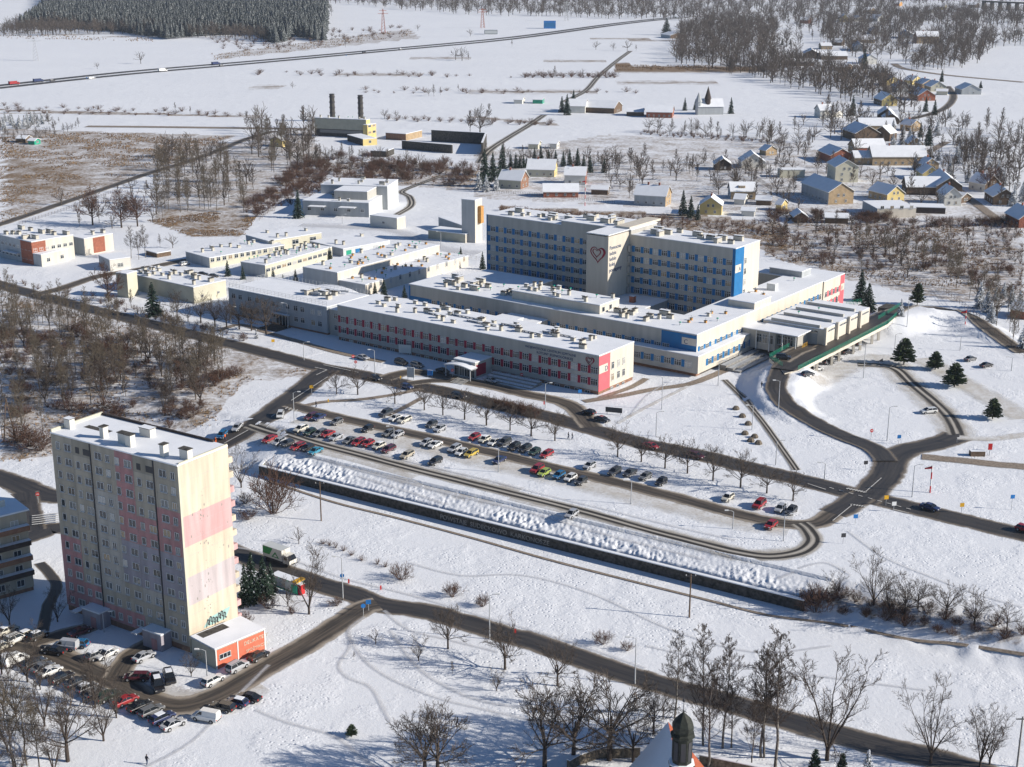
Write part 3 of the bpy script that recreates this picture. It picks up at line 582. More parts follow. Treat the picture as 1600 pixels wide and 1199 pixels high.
# --- block C: front wing, east wing, ground floor skirt
C = hosp('hospital_wing', -97, 34, 'L shaped cream hospital wing with blue panels wrapping the foot of the tower', 'hospital')
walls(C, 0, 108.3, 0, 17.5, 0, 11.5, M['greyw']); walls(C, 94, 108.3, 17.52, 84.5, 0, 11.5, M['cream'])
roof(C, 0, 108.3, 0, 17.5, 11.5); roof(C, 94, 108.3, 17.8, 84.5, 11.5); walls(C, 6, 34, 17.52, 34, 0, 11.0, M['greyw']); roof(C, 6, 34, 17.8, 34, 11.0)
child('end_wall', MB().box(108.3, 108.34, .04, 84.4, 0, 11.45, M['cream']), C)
facade(C, 88, 0, (5.8,), 3.4, 1.05, 2.2, 1.7, 'blue', x0=8.5)
child('blue_field', MB().box(.02, 8.4, -.06, -.002, 5.5, 7.8, M['blue']), C); child('blue_edge', MB().box(-.08, .5, -.065, 17.4, 5.2, 11.2, M['blue']), C)
child('blue_field', MB().box(96.6, 108.36, -.08, -.002, 5.2, 11.3, M['blue']), C); child('sign_board', MB().box(103.5, 108.2, -.16, -.083, 8.2, 10.3, M['cream']), C); text(C, 'C', 1.9, (104.2, -.17, 8.45), 'F', 'text'); win(C, 98.2, -.08, 5.8, w=2.2, h=1.7, n=3)
facade(C, 83, 108.34, (5.8,), 3.35, 1.1, 1.9, 1.9, 'blue', x0=.8, face='R')
# skirt
walls(C, 84, 111, -3.6, -.09, 1.2, 6.2, M['greyw'], name='skirt_wall'); roof(C, 84, 111, -3.6, -.09, 6.2, ov=.1); walls(C, 108.36, 111, -.085, 40, 1.2, 6.2, M['cream'], name='skirt_wall'); roof(C, 108.4, 111, -.05, 40, 6.2, ov=.1)
child('skirt_wall', MB().box(111, 111.04, -3.6, 40, 1.2, 6.18, M['cream']), C); child('plinth', MB().box(84.5, 109.8, -2.4, -.1, -.6, 1.19, M['plinth']), C); child('plinth', MB().box(108.4, 109.8, -.09, 40, -.6, 1.19, M['concd']), C)
facade(C, 24, -3.6, (2.7,), 3.4, 1.05, 2.2, 1.8, 'blue', x0=85); facade(C, 36, 111.04, (2.7,), 3.4, 1.1, 1.9, 1.7, 'blue', x0=1, face='R')
walls(C, 40, 73, 3, 14, 11.8, 14.4, M['cream'], name='penthouse'); roof(C, 40, 73, 3, 14, 14.4)
for i in range(2): win(C, 73, 5 + i * 4, 12.2, 'R', w=1.4, h=1.5, n=1, transom=False)
vents(C, 20, 41, 72, 4, 13, 14.7, (0, 2, 5, 5), 11); vents(C, 26, 5, 40, 2.5, 15, 11.8, (0, 1, 2, 3, 5), 12); vents(C, 11, 76, 93, 3, 15, 11.8, (1, 1, 3, 2), 13)
vents(C, 16, 96.5, 106, 4, 80, 11.8, (4, 4, 0, 5), 14)
walls(C, 99, 108, 36, 47, 11.82, 13.6, M['cream'], name='penthouse'); roof(C, 99, 108, 36, 47, 13.6)
child('roof_unit', MB().box(0, 3, 0, 2.2, 0, 2.2, M['pale'], top=M['snow']), C, (99, 62, 11.82))
# link between D and C
LK = hosp('link_building', -55, 18.6, 'low link with small raised roof light between the crimson panelled and blue panelled wings', 'building')
walls(LK, 0, 14, 0, 15.2, 0, 8.0, M['cream']); roof(LK, 0, 14, 0, 15.2, 8.0); walls(LK, 2, 10, 2, 8, 8.32, 9.4, M['pale'], name='roof_light'); roof(LK, 2, 10, 2, 8, 9.4)
child('red_panel', MB().box(14, 14.06, 1, 6, 5.2, 6.6, M['red']), LK)
# --- tower A
A = hosp('ward_tower', -100.6, 81, 'tall ward tower with blue panelled window rows and a heart emblem', 'hospital')
HT = 27.4
walls(A, 0, 60, 0, 16.5, 0, HT, M['greyw']); walls(A, 60.02, 98.6, 0, 16.5, 0, HT - .2, M['greyw'])
roof(A, 0, 32, 0, 16.5, HT); walls(A, 32, 59.9, .0, 16.5, HT + .003, HT + 1.3, M['greyw'], name='parapet'); roof(A, 32, 59.9, 0, 16.5, HT + 1.3); roof(A, 60.2, 98.6, 0, 16.5, HT - .2)
walls(A, 50.8, 59.2, -12.6, -.02, 0, 28.4, M['cream'], name='slab_wall'); roof(A, 50.8, 59.2, -12.6, 8, 28.75); child('slab_front', MB().box(50.8, 59.1, -12.66, -12.62, .2, 28.3, M['greyw']), A)  # grey front sheet puts shade into the colour of the cream slab
walls(A, 54, 59.3, .02, 20, HT + 1.62, HT + 2.3, M['cream'], name='parapet')
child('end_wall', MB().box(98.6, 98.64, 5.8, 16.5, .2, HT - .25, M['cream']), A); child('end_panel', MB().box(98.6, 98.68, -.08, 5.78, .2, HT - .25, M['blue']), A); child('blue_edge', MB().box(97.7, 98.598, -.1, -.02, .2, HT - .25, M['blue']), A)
child('blue_edge', MB().box(-.06, .35, -.1, -.02, .2, HT - .05, M['blue']), A)
child('sign_board', MB().box(98.683, 98.75, .1, 3.9, 19.4, 21.9, M['cream']), A); text(A, 'A', 1.9, (98.76, 2.4, 19.8), 'R', 'text')
rowsA = [21.8 - 3.45 * k for k in range(6)]
cnt = 0
stuff = MB()
for z in rowsA:
    for x0, L, k in ((.4, 50, 14), (60.4, 37.2, 11)):
        b_ = L / k
        for i in range(k):
            xc = x0 + i * b_; panel(A, xc + .6, -.02 if x0 > 50 else 0, z - .15, 1.2, 2.1, 'blue')
            xw = xc + 1.2 + (b_ - 1.2) / 2
            if cnt < 96: win(A, xw, 0, z, w=2.1, h=1.75, n=3)
            else:
                w, h = 2.1, 1.75
                stuff.box(xw - w / 2, xw + w / 2, -.03, .0, z, z + h, M['glass'])
                for q in range(4): xx = xw - w / 2 + q * w / 3; stuff.box(xx - .045, xx + .045, -.09, -.031, z, z + h, M['white'])
                stuff.box(xw - w / 2, xw + w / 2, -.085, -.031, z + h * .68, z + h * .68 + .09, M['white'])
            cnt += 1
tag(child('window_rows', stuff, A), None, None, kind='stuff')
for z in rowsA: child('balcony_grille', MB().box(59.4, 60.3, -1.2, -.02, z - .2, z + 1.9, M['greyw']), A)
for k in range(5): win(A, 98.64, 6.9, 21.4 - 3.45 * k, 'R', w=1.3, h=1.9, n=2)
heart(A, 5.9, (55.3, -12.68, 22.4))
text(A, 'Pomocnie\nludzie\nludzie\nkolej\npomagamy', 1.75, (59.23, -11.9, 24.0), 'R', 'text')
vents(A, 14, 3, 31, 3, 12, HT + .3, (3, 1, 3, 0), 21); vents(A, 8, 34, 53, 3, 12, HT + 1.6, (3, 1), 22); vents(A, 14, 62, 96, 3, 12, HT + .1, (3, 3, 1), 23)
CY = hosp('courtyard_block', -42, 58, 'low snowy block with brick chimney in the courtyard below the ward tower', 'building')
walls(CY, 0, 16, 0, 22.9, 0, 7.2, M['greyw']); roof(CY, 0, 16, 0, 22.9, 7.2); child('chimney', MB().box(8, 9.6, 12, 13.6, 7.2, 9.6, M['brick'], top=M['snow']), CY)
# --- K: rear red ended wing
K = hosp('hospital_wing', -45, 118.8, 'rear hospital wing with coral red end bay beside the two dark conifers', 'hospital')
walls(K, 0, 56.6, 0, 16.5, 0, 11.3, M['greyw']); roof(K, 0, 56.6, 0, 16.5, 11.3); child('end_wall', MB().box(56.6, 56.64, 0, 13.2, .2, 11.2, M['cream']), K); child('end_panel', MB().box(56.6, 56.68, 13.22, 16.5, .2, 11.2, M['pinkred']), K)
child('sign_board', MB().box(56.683, 56.75, 13.7, 16.4, 5.9, 8.2, M['cream']), K); text(K, 'E', 1.7, (56.76, 14.2, 6.2), 'R', 'crimson')
for z in (2.5, 5.9):
    for i in range(4): win(K, 56.64, 1.9 + i * 3.1, z, 'R', w=1.5, h=1.8, n=2); panel(K, 56.64, 3.4 + i * 3.1, z - .1, 1.2, 2.1, 'pinkred', 'R')
vents(K, 9, 3, 40, 3, 13, 11.6, (1, 3, 4), 31); walls(K, 36, 48, 1, 8, 11.62, 13.4, M['bluegrey'], name='penthouse'); roof(K, 36, 48, 1, 8, 13.4)
child('red_doors', MB().box(2, 12, -.08, -.01, 5, 7, M['red']), K)
# --- emergency building E with saw-tooth roof, on the deck
E_ = hosp('emergency_building', 14, 70.5, 'low emergency building with stepped snow roofs facing the green railed ramp', 'hospital')
for k in range(4):
    y0 = k * 8.4
    walls(E_, 0 + (2 if k > 2 else 0), 20.2, y0, y0 + 8.38, 0, 8.8 - .0 * k, M['cream']); roof(E_, 0 + (2 if k > 2 else 0), 20.2, y0, y0 + 8.36, 8.8, ov=0)
    child('roof_light', MB().box(2.5, 18.5, y0 + .3, y0 + 1.2, 9.1, 10.0, M['greyw'], top=M['snow']), E_)
    child('buttress', MB().box(20.2, 21.1, y0 - .5, y0 + .5, 3, 9.6, M['cream']), E_)
    for i in range(6): win(E_, 20.2, y0 + 1.5 + i * 1.1, 7.6, 'R', w=.9, h=.7, n=1, transom=False, sill=False)
for i in range(9): win(E_, 4 + i * 1.7, 0, 7.7, w=1.2, h=.7, n=1, transom=False, sill=False)
child('door_panel', MB().box(10, 18, -.08, -.01, 4.1, 7.3, M['bluegrey']), E_)
for x, y in ((6, 12), (9, 20)): link('roof_vent', VM[5], E_, (x, y, 9.1))
walls(E_, -2.5, 8.5, -8.6, -.1, 2.2, 7.8, M['greyw'], name='porch_wall'); roof(E_, -2.5, 8.5, -8.6, -.1, 7.8)
walls(E_, 8.52, 15, -7, -.1, 4, 7.2, M['greyw'], name='porch_wall'); roof(E_, 2, 16, -9.4, -.1, 7.82 if False else 8.1, ov=.3, name='canopy')
for i in range(6): win(E_, 3.2 + i * 1.9, -8.62 if i < 3 else -7.02, 4.2, w=1.7, h=2.8, gl='shop', n=2, sill=False)
for i in range(4): child('post', MB().tube((2.5 + i * 4.3, -9.2, 2), (2.5 + i * 4.3, -9.2, 8.1), .16, .16, 8, M['white']), E_)
# side ramps with rails beside C skirt
SR = hosp('access_ramps', 15, 42, 'long sloping access ramps with grey rails along the cream hospital front', 'ramp')
for k in range(3): child('ramp_flight', MB().box(k * 2.3, k * 2.3 + 1.9, 0, 20, 0, .5 + .5 * (2 - k), M['conc'], top=M['steel']), SR); rail(SR, [(k * 2.3, 0, .5 + .5 * (2 - k)), (k * 2.3, 20, .5 + .5 * (2 - k))], .9, 'steel', 2)
# --- deck of the approach ramp (viaduct)
ZD = 4.0
dp = [(1226, 584), (1247, 579), (1387, 507), (1402, 493), (1385, 484), (1347, 503), (1286, 539), (1256, 538), (1226, 546), (1202, 560)]
dw = [G0(a, b, ZD) for a, b in dp]
vo = (*G0(1247, 579, 0), 0)
vd = empty('viaduct', vo, 0, 'raised access deck on cream columns with long green railing', 'viaduct')
b = MB(); top = [(x - vo[0], y - vo[1], ZD + .1) for x, y in dw]; bot = [(x, y, ZD - .9) for x, y, z in top]
b.quad(*top, m=M['dark']); b.quad(*bot[::-1], m=M['conc'])
for i in range(len(top)): j = (i + 1) % len(top); b.quad(bot[i], bot[j], top[j], top[i], m=M['cream'])
child('deck', b, vd)
def loc_(px, py, z): x, y = G0(px, py, z); return (x - vo[0], y - vo[1], z)
rail(vd, [loc_(1247, 579, ZD + .1), loc_(1387, 507, ZD + .1), loc_(1402, 493, ZD + .1)], 1.3, 'green', 1.2, bars=4); rail(vd, [loc_(1372, 500, ZD + .1), loc_(1408, 478, ZD + .1)], 1.3, 'green', 1.2, bars=4)
rail(vd, [loc_(1202, 560, ZD + .1), loc_(1238, 540, ZD + .1)], 1.3, 'green', 1.2, bars=4); rail(vd, [loc_(1202, 560, ZD + .1), loc_(1222, 573, ZD + .1)], 1.3, 'green', 1.2, bars=4); rail(vd, [loc_(1253, 545, ZD + .1), loc_(1261, 541, ZD + .1)], 1.3, 'signy', 1.2, bars=4)
for t in [.12, .2, .36, .44, .6, .68, .82, .9]:
    x, y, z = Vector(loc_(1247, 579, ZD)).lerp(Vector(loc_(1387, 507, ZD)), t); child('column', MB().box(x - .35, x + .35, y + .2, y + .9, 0, ZD - .9, M['cream']), vd)
child('abutment', MB().box(-1, 6, -6, 5, 0, ZD - .9, M['concd']), vd, (loc_(1395, 497, 0)[0], loc_(1395, 497, 0)[1], 0), HU + 1.57)
layer[0] += 1
rb = ribbon('deck_road', [(1224, 578), (1240, 566), (1262, 555), (1290, 545), (1340, 516), (1372, 499), (1394, 489)], 8.5, 'asphalt', z=ZD + .12)
rb2 = ribbon('deck_road', [(1218, 565), (1240, 552), (1262, 543)], 7, 'slushroad', z=ZD + .12)
# ------------------------------------------------------------------ other flat buildings by corner pixels
def corner(name, label, cat, Fp, Lp, Rp, yb, wall, rwall=None, z0=0, roofz=.3):
    h = hgt(Fp[0], yb, Fp[1]); z = P(Fp[0], yb).z + h
    f, l, r = (np.array(G0(*q, z)) for q in (Fp, Lp, Rp))
    a = math.atan2(*(f - l)[::-1]); Lu = float(np.linalg.norm(f - l)); Dv = float(np.linalg.norm(r - f))
    u = np.array([math.cos(a), math.sin(a)]); o = f - u * Lu
    e = empty(name, (o[0], o[1], z - h), a, label, cat) if label else None
    return e, Lu, Dv, h
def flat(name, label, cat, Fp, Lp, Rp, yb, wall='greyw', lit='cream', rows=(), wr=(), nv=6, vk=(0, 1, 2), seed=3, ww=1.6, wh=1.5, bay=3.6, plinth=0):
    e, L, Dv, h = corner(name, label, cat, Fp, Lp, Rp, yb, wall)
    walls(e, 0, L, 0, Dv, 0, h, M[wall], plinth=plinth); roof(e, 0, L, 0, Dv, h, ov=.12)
    if lit != wall: child('side_wall', MB().box(L, L + .04, 0.03, Dv, 0, h - .03, M[lit]), e)  # sun side coloured apart; for most buildings paler paint stands in for sunlight
    for z in rows:
        k = max(1, int(L / bay))
        for i in range(k): win(e, (i + .5) * L / k, 0, z, w=ww, h=wh, n=2)
    for z in wr:
        k = max(1, int(Dv / bay))
        for i in range(k): win(e, L + .04, (i + .5) * Dv / k, z, 'R', w=ww, h=wh, n=2)
    if nv: vents(e, nv, 1.5, L - 1.5, 1.5, Dv - 1.5, h + .3, vk, seed)
    return e, L, Dv, h
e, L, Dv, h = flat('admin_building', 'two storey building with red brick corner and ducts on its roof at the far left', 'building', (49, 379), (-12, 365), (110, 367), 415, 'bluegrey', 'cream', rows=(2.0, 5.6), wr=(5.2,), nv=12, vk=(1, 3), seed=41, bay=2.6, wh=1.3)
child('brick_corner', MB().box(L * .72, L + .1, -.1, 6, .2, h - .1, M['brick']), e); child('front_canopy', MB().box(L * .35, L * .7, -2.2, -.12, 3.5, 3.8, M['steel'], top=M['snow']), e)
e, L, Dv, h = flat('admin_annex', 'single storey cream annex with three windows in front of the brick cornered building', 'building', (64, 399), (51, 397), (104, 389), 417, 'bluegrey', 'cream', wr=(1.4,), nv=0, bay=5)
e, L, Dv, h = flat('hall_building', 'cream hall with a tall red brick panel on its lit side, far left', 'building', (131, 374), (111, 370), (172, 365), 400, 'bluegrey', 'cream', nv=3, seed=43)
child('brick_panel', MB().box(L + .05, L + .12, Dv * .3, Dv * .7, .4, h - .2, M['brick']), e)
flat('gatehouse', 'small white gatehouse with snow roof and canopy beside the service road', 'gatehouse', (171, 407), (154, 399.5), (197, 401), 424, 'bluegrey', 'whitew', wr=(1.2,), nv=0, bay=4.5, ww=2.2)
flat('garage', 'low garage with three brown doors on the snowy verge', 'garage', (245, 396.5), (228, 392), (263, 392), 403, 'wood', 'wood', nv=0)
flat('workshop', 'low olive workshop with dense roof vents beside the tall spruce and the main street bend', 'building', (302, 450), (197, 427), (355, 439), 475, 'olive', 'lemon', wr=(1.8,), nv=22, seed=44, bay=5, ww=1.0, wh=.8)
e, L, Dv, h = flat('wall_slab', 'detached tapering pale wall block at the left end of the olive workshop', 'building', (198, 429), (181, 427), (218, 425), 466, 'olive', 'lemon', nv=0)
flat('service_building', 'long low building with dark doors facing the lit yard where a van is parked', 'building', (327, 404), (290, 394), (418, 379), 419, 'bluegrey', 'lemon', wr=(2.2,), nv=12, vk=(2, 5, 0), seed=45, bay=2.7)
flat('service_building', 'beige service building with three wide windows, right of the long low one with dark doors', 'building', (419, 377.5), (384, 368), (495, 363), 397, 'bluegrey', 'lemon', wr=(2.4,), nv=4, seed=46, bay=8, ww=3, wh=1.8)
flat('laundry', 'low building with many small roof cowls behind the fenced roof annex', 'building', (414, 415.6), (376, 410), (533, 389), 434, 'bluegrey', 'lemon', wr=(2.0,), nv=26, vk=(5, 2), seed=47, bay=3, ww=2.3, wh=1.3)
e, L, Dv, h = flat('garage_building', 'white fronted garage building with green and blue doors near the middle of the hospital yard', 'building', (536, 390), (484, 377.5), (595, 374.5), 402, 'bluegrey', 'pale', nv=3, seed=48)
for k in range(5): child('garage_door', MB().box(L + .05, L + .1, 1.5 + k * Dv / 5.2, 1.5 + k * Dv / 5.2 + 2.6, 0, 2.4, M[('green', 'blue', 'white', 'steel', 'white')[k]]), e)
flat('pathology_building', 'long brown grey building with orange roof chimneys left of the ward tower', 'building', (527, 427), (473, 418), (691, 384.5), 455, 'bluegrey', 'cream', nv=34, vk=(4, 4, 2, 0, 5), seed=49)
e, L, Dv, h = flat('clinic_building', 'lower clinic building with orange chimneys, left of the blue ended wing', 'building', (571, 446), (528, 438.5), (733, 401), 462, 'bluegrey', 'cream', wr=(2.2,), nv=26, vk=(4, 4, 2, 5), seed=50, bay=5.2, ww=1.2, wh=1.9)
hx, hy = G0(520, 452, 6)
AH = empty('entrance_hood', (hx, hy, 0), HU, 'white arched entrance hood in front of the orange chimneyed buildings', 'canopy')
b = MB()
for i in range(12):
    t0, t1 = math.pi * (.12 + .76 * i / 12), math.pi * (.12 + .76 * (i + 1) / 12); p = lambda t: (-13 * math.cos(t), 3.2 + 3.6 * math.sin(t))
    (x0, z0), (x1, z1) = p(t0), p(t1); b.quad((x0, -2, z0), (x1, -2, z1), (x1, 2.5, z1), (x0, 2.5, z0), m=M['snow']); b.quad((x0, -2, z0 - .5), (x0, 2.5, z0 - .5), (x1, 2.5, z1 - .5), (x1, -2, z1 - .5), m=M['steel']); b.quad((x0, -2, z0 - .5), (x1, -2, z1 - .5), (x1, -2, z1), (x0, -2, z0), m=M['white'])
child('arch', b, AH)
for x in (-11.8, -4, 4, 11.8): child('post', MB().tube((x, 0, 0), (x, 0, 4.3 if abs(x) > 5 else 5.9), .2, .2, 8, M['steel']), AH)
e, L, Dv, h = flat('boiler_house', 'teal grey flat block with white canopies and tall spruce at its left corner', 'building', (576, 318), (472.5, 314), (626, 300), 340, 'bluegrey', 'pale', rows=(2.2,), nv=8, seed=51, bay=6)
for x in (.12, .58): child('canopy', MB().box(L * x, L * (x + .24), -4, -.05, 4.4, 4.7, M['steel'], top=M['snow']), e)
walls(e, L * .42, L * .92, 6, 20, h + .31, h + 4, M['greyw'], name='penthouse'); roof(e, L * .42, L * .92, 6, 20, h + 4)
flat('upper_hall', 'higher teal grey hall rising behind the block with white canopies', 'building', (605, 292), (501, 289), (627, 281.5), 328, 'bluegrey', 'pale', nv=10, seed=52)
flat('pump_house', 'small cream flat roofed building on a red base beside the bend of the yard track', 'building', (620, 342), (578, 337), (639, 339.5), 359, 'whitew', 'cream', rows=(2.0,), nv=0, bay=9, ww=1.2, wh=.9)
e, L, Dv, h = flat('tower_block', 'tall windowless grey tower with lit cream side, just left of the ward tower', 'tower', (742, 314), (721, 312), (759, 311.5), 380, 'bluegrey', 'cream', nv=0)
child('vent_shaft', MB().box(L + .05, L + 1.5, Dv * .4, Dv * .8, h * .45, h * .85, M['orange']), e)
flat('podium_building', 'single storey L shaped base with stained wall at the foot of the windowless tower', 'building', (727, 367), (669, 360), (742, 361), 380, 'olive', 'cream', nv=0)
flat('tower_wing', 'low snow roofed wing between the windowless tower and its stained base', 'building', (722, 353), (685, 340), (730, 350), 369, 'bluegrey', 'bluegrey', nv=0)
# heating plant
e, L, Dv, h = flat('heating_plant', 'dark ribbed heating plant hall with two tall chimneys behind it and a bright yellow end', 'power station', (572, 188), (491, 184.5), (579, 186.5), 216, 'concd', 'yellow', nv=8, vk=(2, 5), seed=53)
child('ribbed_cladding', MB().box(0, L, -.15, -.02, h * .42, h - .1, M['olive']), e); child('window_strip', MB().box(L * .1, L * .95, -.1, -.02, h * .2, h * .38, M['glass']), e)
flat('plant_office', 'yellow stepped office with window bands at the right end of the heating plant', 'building', (574, 196), (567, 195.5), (588, 193.5), 217, 'yellow', 'yellow', wr=(3, 7), nv=0, ww=3, bay=4)
flat('plant_annex', 'low grey and yellow annex in front of the heating plant', 'building', (567, 218), (542.5, 211), (589, 216.5), 228, 'concd', 'yellow', wr=(1.5,), nv=0, bay=5)
flat('plant_store', 'small flat roofed store with dark walls in front of the heating plant road', 'building', (603, 237), (579, 236), (606, 232), 246, 'concd', 'concd', nv=0)
flat('depot', 'white roofed depot with red brown walls and a yellow end, right of the heating plant', 'building', (634, 210), (602.5, 208), (642, 203.5), 220, 'plinth', 'ochre', nv=0)
for k, (x, yb, yt, d) in enumerate([(520, 184.5, 148, 'left'), (564, 185, 150, 'right')]):
    p = P(x, 190); h = hgt(x, 190, yt); c = empty('chimney', p, 0, '%s of the two tall dark brick chimneys behind the heating plant' % d, 'chimney')
    child('shaft', MB().lathe([(1.9, 0), (1.7, h)], 10, M['concd']), c)
    for i in range(4): child('band', MB().lathe([(2.1, h * (.3 + i * .2)), (2.1, h * (.3 + i * .2) + .8)], 10, M['dark']), c)
    child('rim', MB().lathe([(1.9, h), (2.0, h + .5), (1.2, h + .5), (1.2, h - 1)], 10, M['dark']), c)
def longwall(name, label, cat, px, h, th, m, top=.15):
    pts = [P(*p) for p in px]; o = empty(name, pts[0], 0, label, cat)
    for a, c in zip(pts[:-1], pts[1:]):
        d = c - a; d.z = 0; L = d.length; an = math.atan2(d.y, d.x); b = MB().box(0, L, 0, th, -1, h, M[m], top=M['snow'])
        w = child('wall', b, o, (a.x - o.location.x, a.y - o.location.y, 0), an); child('cap', MB().box(-.05, L + .05, -.08, th + .08, h + .003, h + .15, M['snow']), w)
    return o
longwall('yard_wall', 'dark roofless storage bay walls enclosing a snowy yard right of the yellow ended depot', 'wall', [(628, 233), (706, 240)], 5, 1, 'concd'); longwall('yard_wall', 'long rear bay wall with yellow end behind the snowy storage yard', 'wall', [(674, 221), (758, 226), (752, 242)], 7, 1, 'concd')
# retaining wall along the car park
wa = (WA[0], WA[1], LOW); WH = math.atan2(WD[1], WD[0])
RW = empty('retaining_wall', wa, WH, 'long dark retaining wall with faded white graffiti letters below the car park', 'wall')
b = MB(); b.box(0, WL, 0, .6, -.6, 2.3, M['concd']); child('wall', b, RW); child('coping', MB().box(-.1, WL + .1, -.12, .72, 2.303, 2.5, M['snow']), RW)
for i in range(1, int(WL / 6)): child('joint', MB().box(i * 6, i * 6 + .08, -.03, -.003, -.4, 2.29, M['dark']), RW)
text(RW, 'POWSTAJE  SUDECKOWO  KARKONOSZE', 1.5, (WL * .385, -.03, .45), 'F', 'conc', 'graffiti')
x, y = G0(405, 742, LOW); e2 = empty('return_wall', wa, WH + 2.0, 'short olive end wall turning away from the left end of the long dark retaining wall', 'wall')
child('wall', MB().box(0, 13, -.6, 0, -.6, 2.3, M['olive']), e2); child('coping', MB().box(0.8, 13.1, -.7, .1, 2.303, 2.45, M['snow']), e2)
# ------------------------------------------------------------------ apartment block
c1, c2 = P(106, 953), P(297.5, 1020)
AP0 = G0(106.5, 953, LOW); AP1 = G0(298.5, 1021, LOW); an = math.atan2(AP1[1] - AP0[1], AP1[0] - AP0[0]); AL = math.hypot(AP1[0] - AP0[0], AP1[1] - AP0[1])
zt = hgt(298, 1021, 729); NF = 12; FH = 2.86; z12 = 2.0; AD = 12.4
AB = empty('apartment_block', (AP0[0], AP0[1], LOW), an, 'tall twelve storey panel apartment block with beige, pink and lilac facade fields', 'apartment block')
for k_, c_ in dict(p_beige=(0.42, 0.375, 0.30), p_greige=(0.46, 0.43, 0.38), p_pink=(0.46, 0.24, 0.235), p_lilac=(0.35, 0.325, 0.36), p_dirty=(0.31, 0.28, 0.225), g_cream=(0.62, 0.53, 0.41), g_pink=(0.60, 0.37, 0.36), g_lilac=(0.50, 0.44, 0.44)).items(): M[k_] = mat(k_, c_, .9, .13, .5, streak=True)  # gable tones are paler, sunlit copies of the shaded front tones
walls(AB, 0, AL, 0, AD, 0, zt, M['p_beige'], plinth=1.2)
zones = [(0, .17), (.17, .32), (.32, .515), (.515, .655), (.655, .815), (.815, 1)]
cmap = ['bbbbbbbpppppp'[:12], 'dbbbbbbbbbpp', 'bbbgggggggbp', 'pppppplllbbp', 'dbbbpplllgbb', 'bbbppplllbbb']
names = dict(b='p_beige', d='p_dirty', g='p_greige', p='p_pink', l='p_lilac')
for zi, (a, c) in enumerate(zones):
    r = 0
    while r < 12:
        q = r
        while q + 1 < 12 and cmap[zi][q + 1] == cmap[zi][r]: q += 1
        zt1 = zt - .05 if r == 0 else z12 + (12 - r) * FH - .35; zb = z12 + (11 - q) * FH - .35 if q < 11 else 1.25
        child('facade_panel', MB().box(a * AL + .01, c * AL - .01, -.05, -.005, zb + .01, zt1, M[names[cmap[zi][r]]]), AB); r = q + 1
cols = [.055, .135, .213, .287, .383, .458, .533, .617, .70, .782, .885, .96]; wide = [0, 1, 0, 1, 1, 0, 0, 1, 0, 1, 1, 0]
wcount = 0; stuff = MB()
for r in range(12):
    z = z12 + (11 - r) * FH
    for k, (fx, wd) in enumerate(zip(cols, wide)):
        w = 1.75 if wd else 1.0; x = fx * AL
        if r == 11 and k in (2, 3, 8, 9) and False: continue
        if r == 0 and k in (2, 3, 8, 9): child('opening', MB().box(x - w / 2, x + w / 2, -.09, -.051, z + .1, z + 1.3, M['dark']), AB); continue
        if wcount < 98: win(AB, x, -.05, z, w=w, h=1.4, n=2 if wd or k % 2 else 1, transom=False)
        else:
            stuff.box(x - w / 2, x + w / 2, -.08, -.051, z, z + 1.4, M['glass'])
            for q in (0, .5, 1): xx = x - w / 2 + q * w; stuff.box(xx - .045, xx + .045, -.14, -.081, z, z + 1.4, M['white'])
            stuff.box(x - w / 2, x + w / 2, -.137, -.081, z, z + .09, M['white']); stuff.box(x - w / 2, x + w / 2, -.137, -.081, z + 1.31, z + 1.4, M['white']); stuff.box(x - w / 2 - .08, x + w / 2 + .08, -.25, -.052, z - .09, z - .003, M['steel'])
        wcount += 1
tag(child('window_rows', stuff, AB), None, None, kind='stuff')
jb = MB()
for r in range(12): jb.box(.02, AL - .02, -.062, -.052, z12 + (12 - r) * FH - .4, z12 + (12 - r) * FH - .34, M['conc'])
for fx in [(cols[i] + cols[i + 1]) / 2 for i in range(1, 11, 2)]: jb.box(fx * AL - .03, fx * AL + .03, -.0655, -.0625, 1.3, zt - .2, M['conc'])
child('panel_joints', jb, AB)
gj = MB()
for r in range(1, 12): gj.box(AL + .063, AL + .068, .35, AD - .1, z12 + r * FH - .42, z12 + r * FH - .38, M['g_lilac'])
for k in range(60): y_, z_ = rnd.gauss(AD * .42, .7) if k < 42 else rnd.uniform(1, AD - 1), rnd.uniform(6, zt - 6); s_ = rnd.uniform(.08, .3); gj.box(AL + .069, AL + .073, y_, y_ + s_, z_, z_ + s_ * rnd.uniform(.8, 2), M['conc'])
child('gable_joints', gj, AB)
for fx in (.32, .815): child('downpipe', MB().box(fx * AL - .12, fx * AL + .12, -.2, -.052, .2, zt - .1, M['dark']), AB)
gz = lambda y: hgt(298, 1021, y)
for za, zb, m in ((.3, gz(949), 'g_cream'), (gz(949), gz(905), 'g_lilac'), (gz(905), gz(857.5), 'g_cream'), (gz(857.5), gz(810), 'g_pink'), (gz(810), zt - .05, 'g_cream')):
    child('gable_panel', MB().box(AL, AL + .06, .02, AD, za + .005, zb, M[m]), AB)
child('corner_strip', MB().box(AL - .02, AL + .1, -.12, .3, .3, zt, M['lemon']), AB)
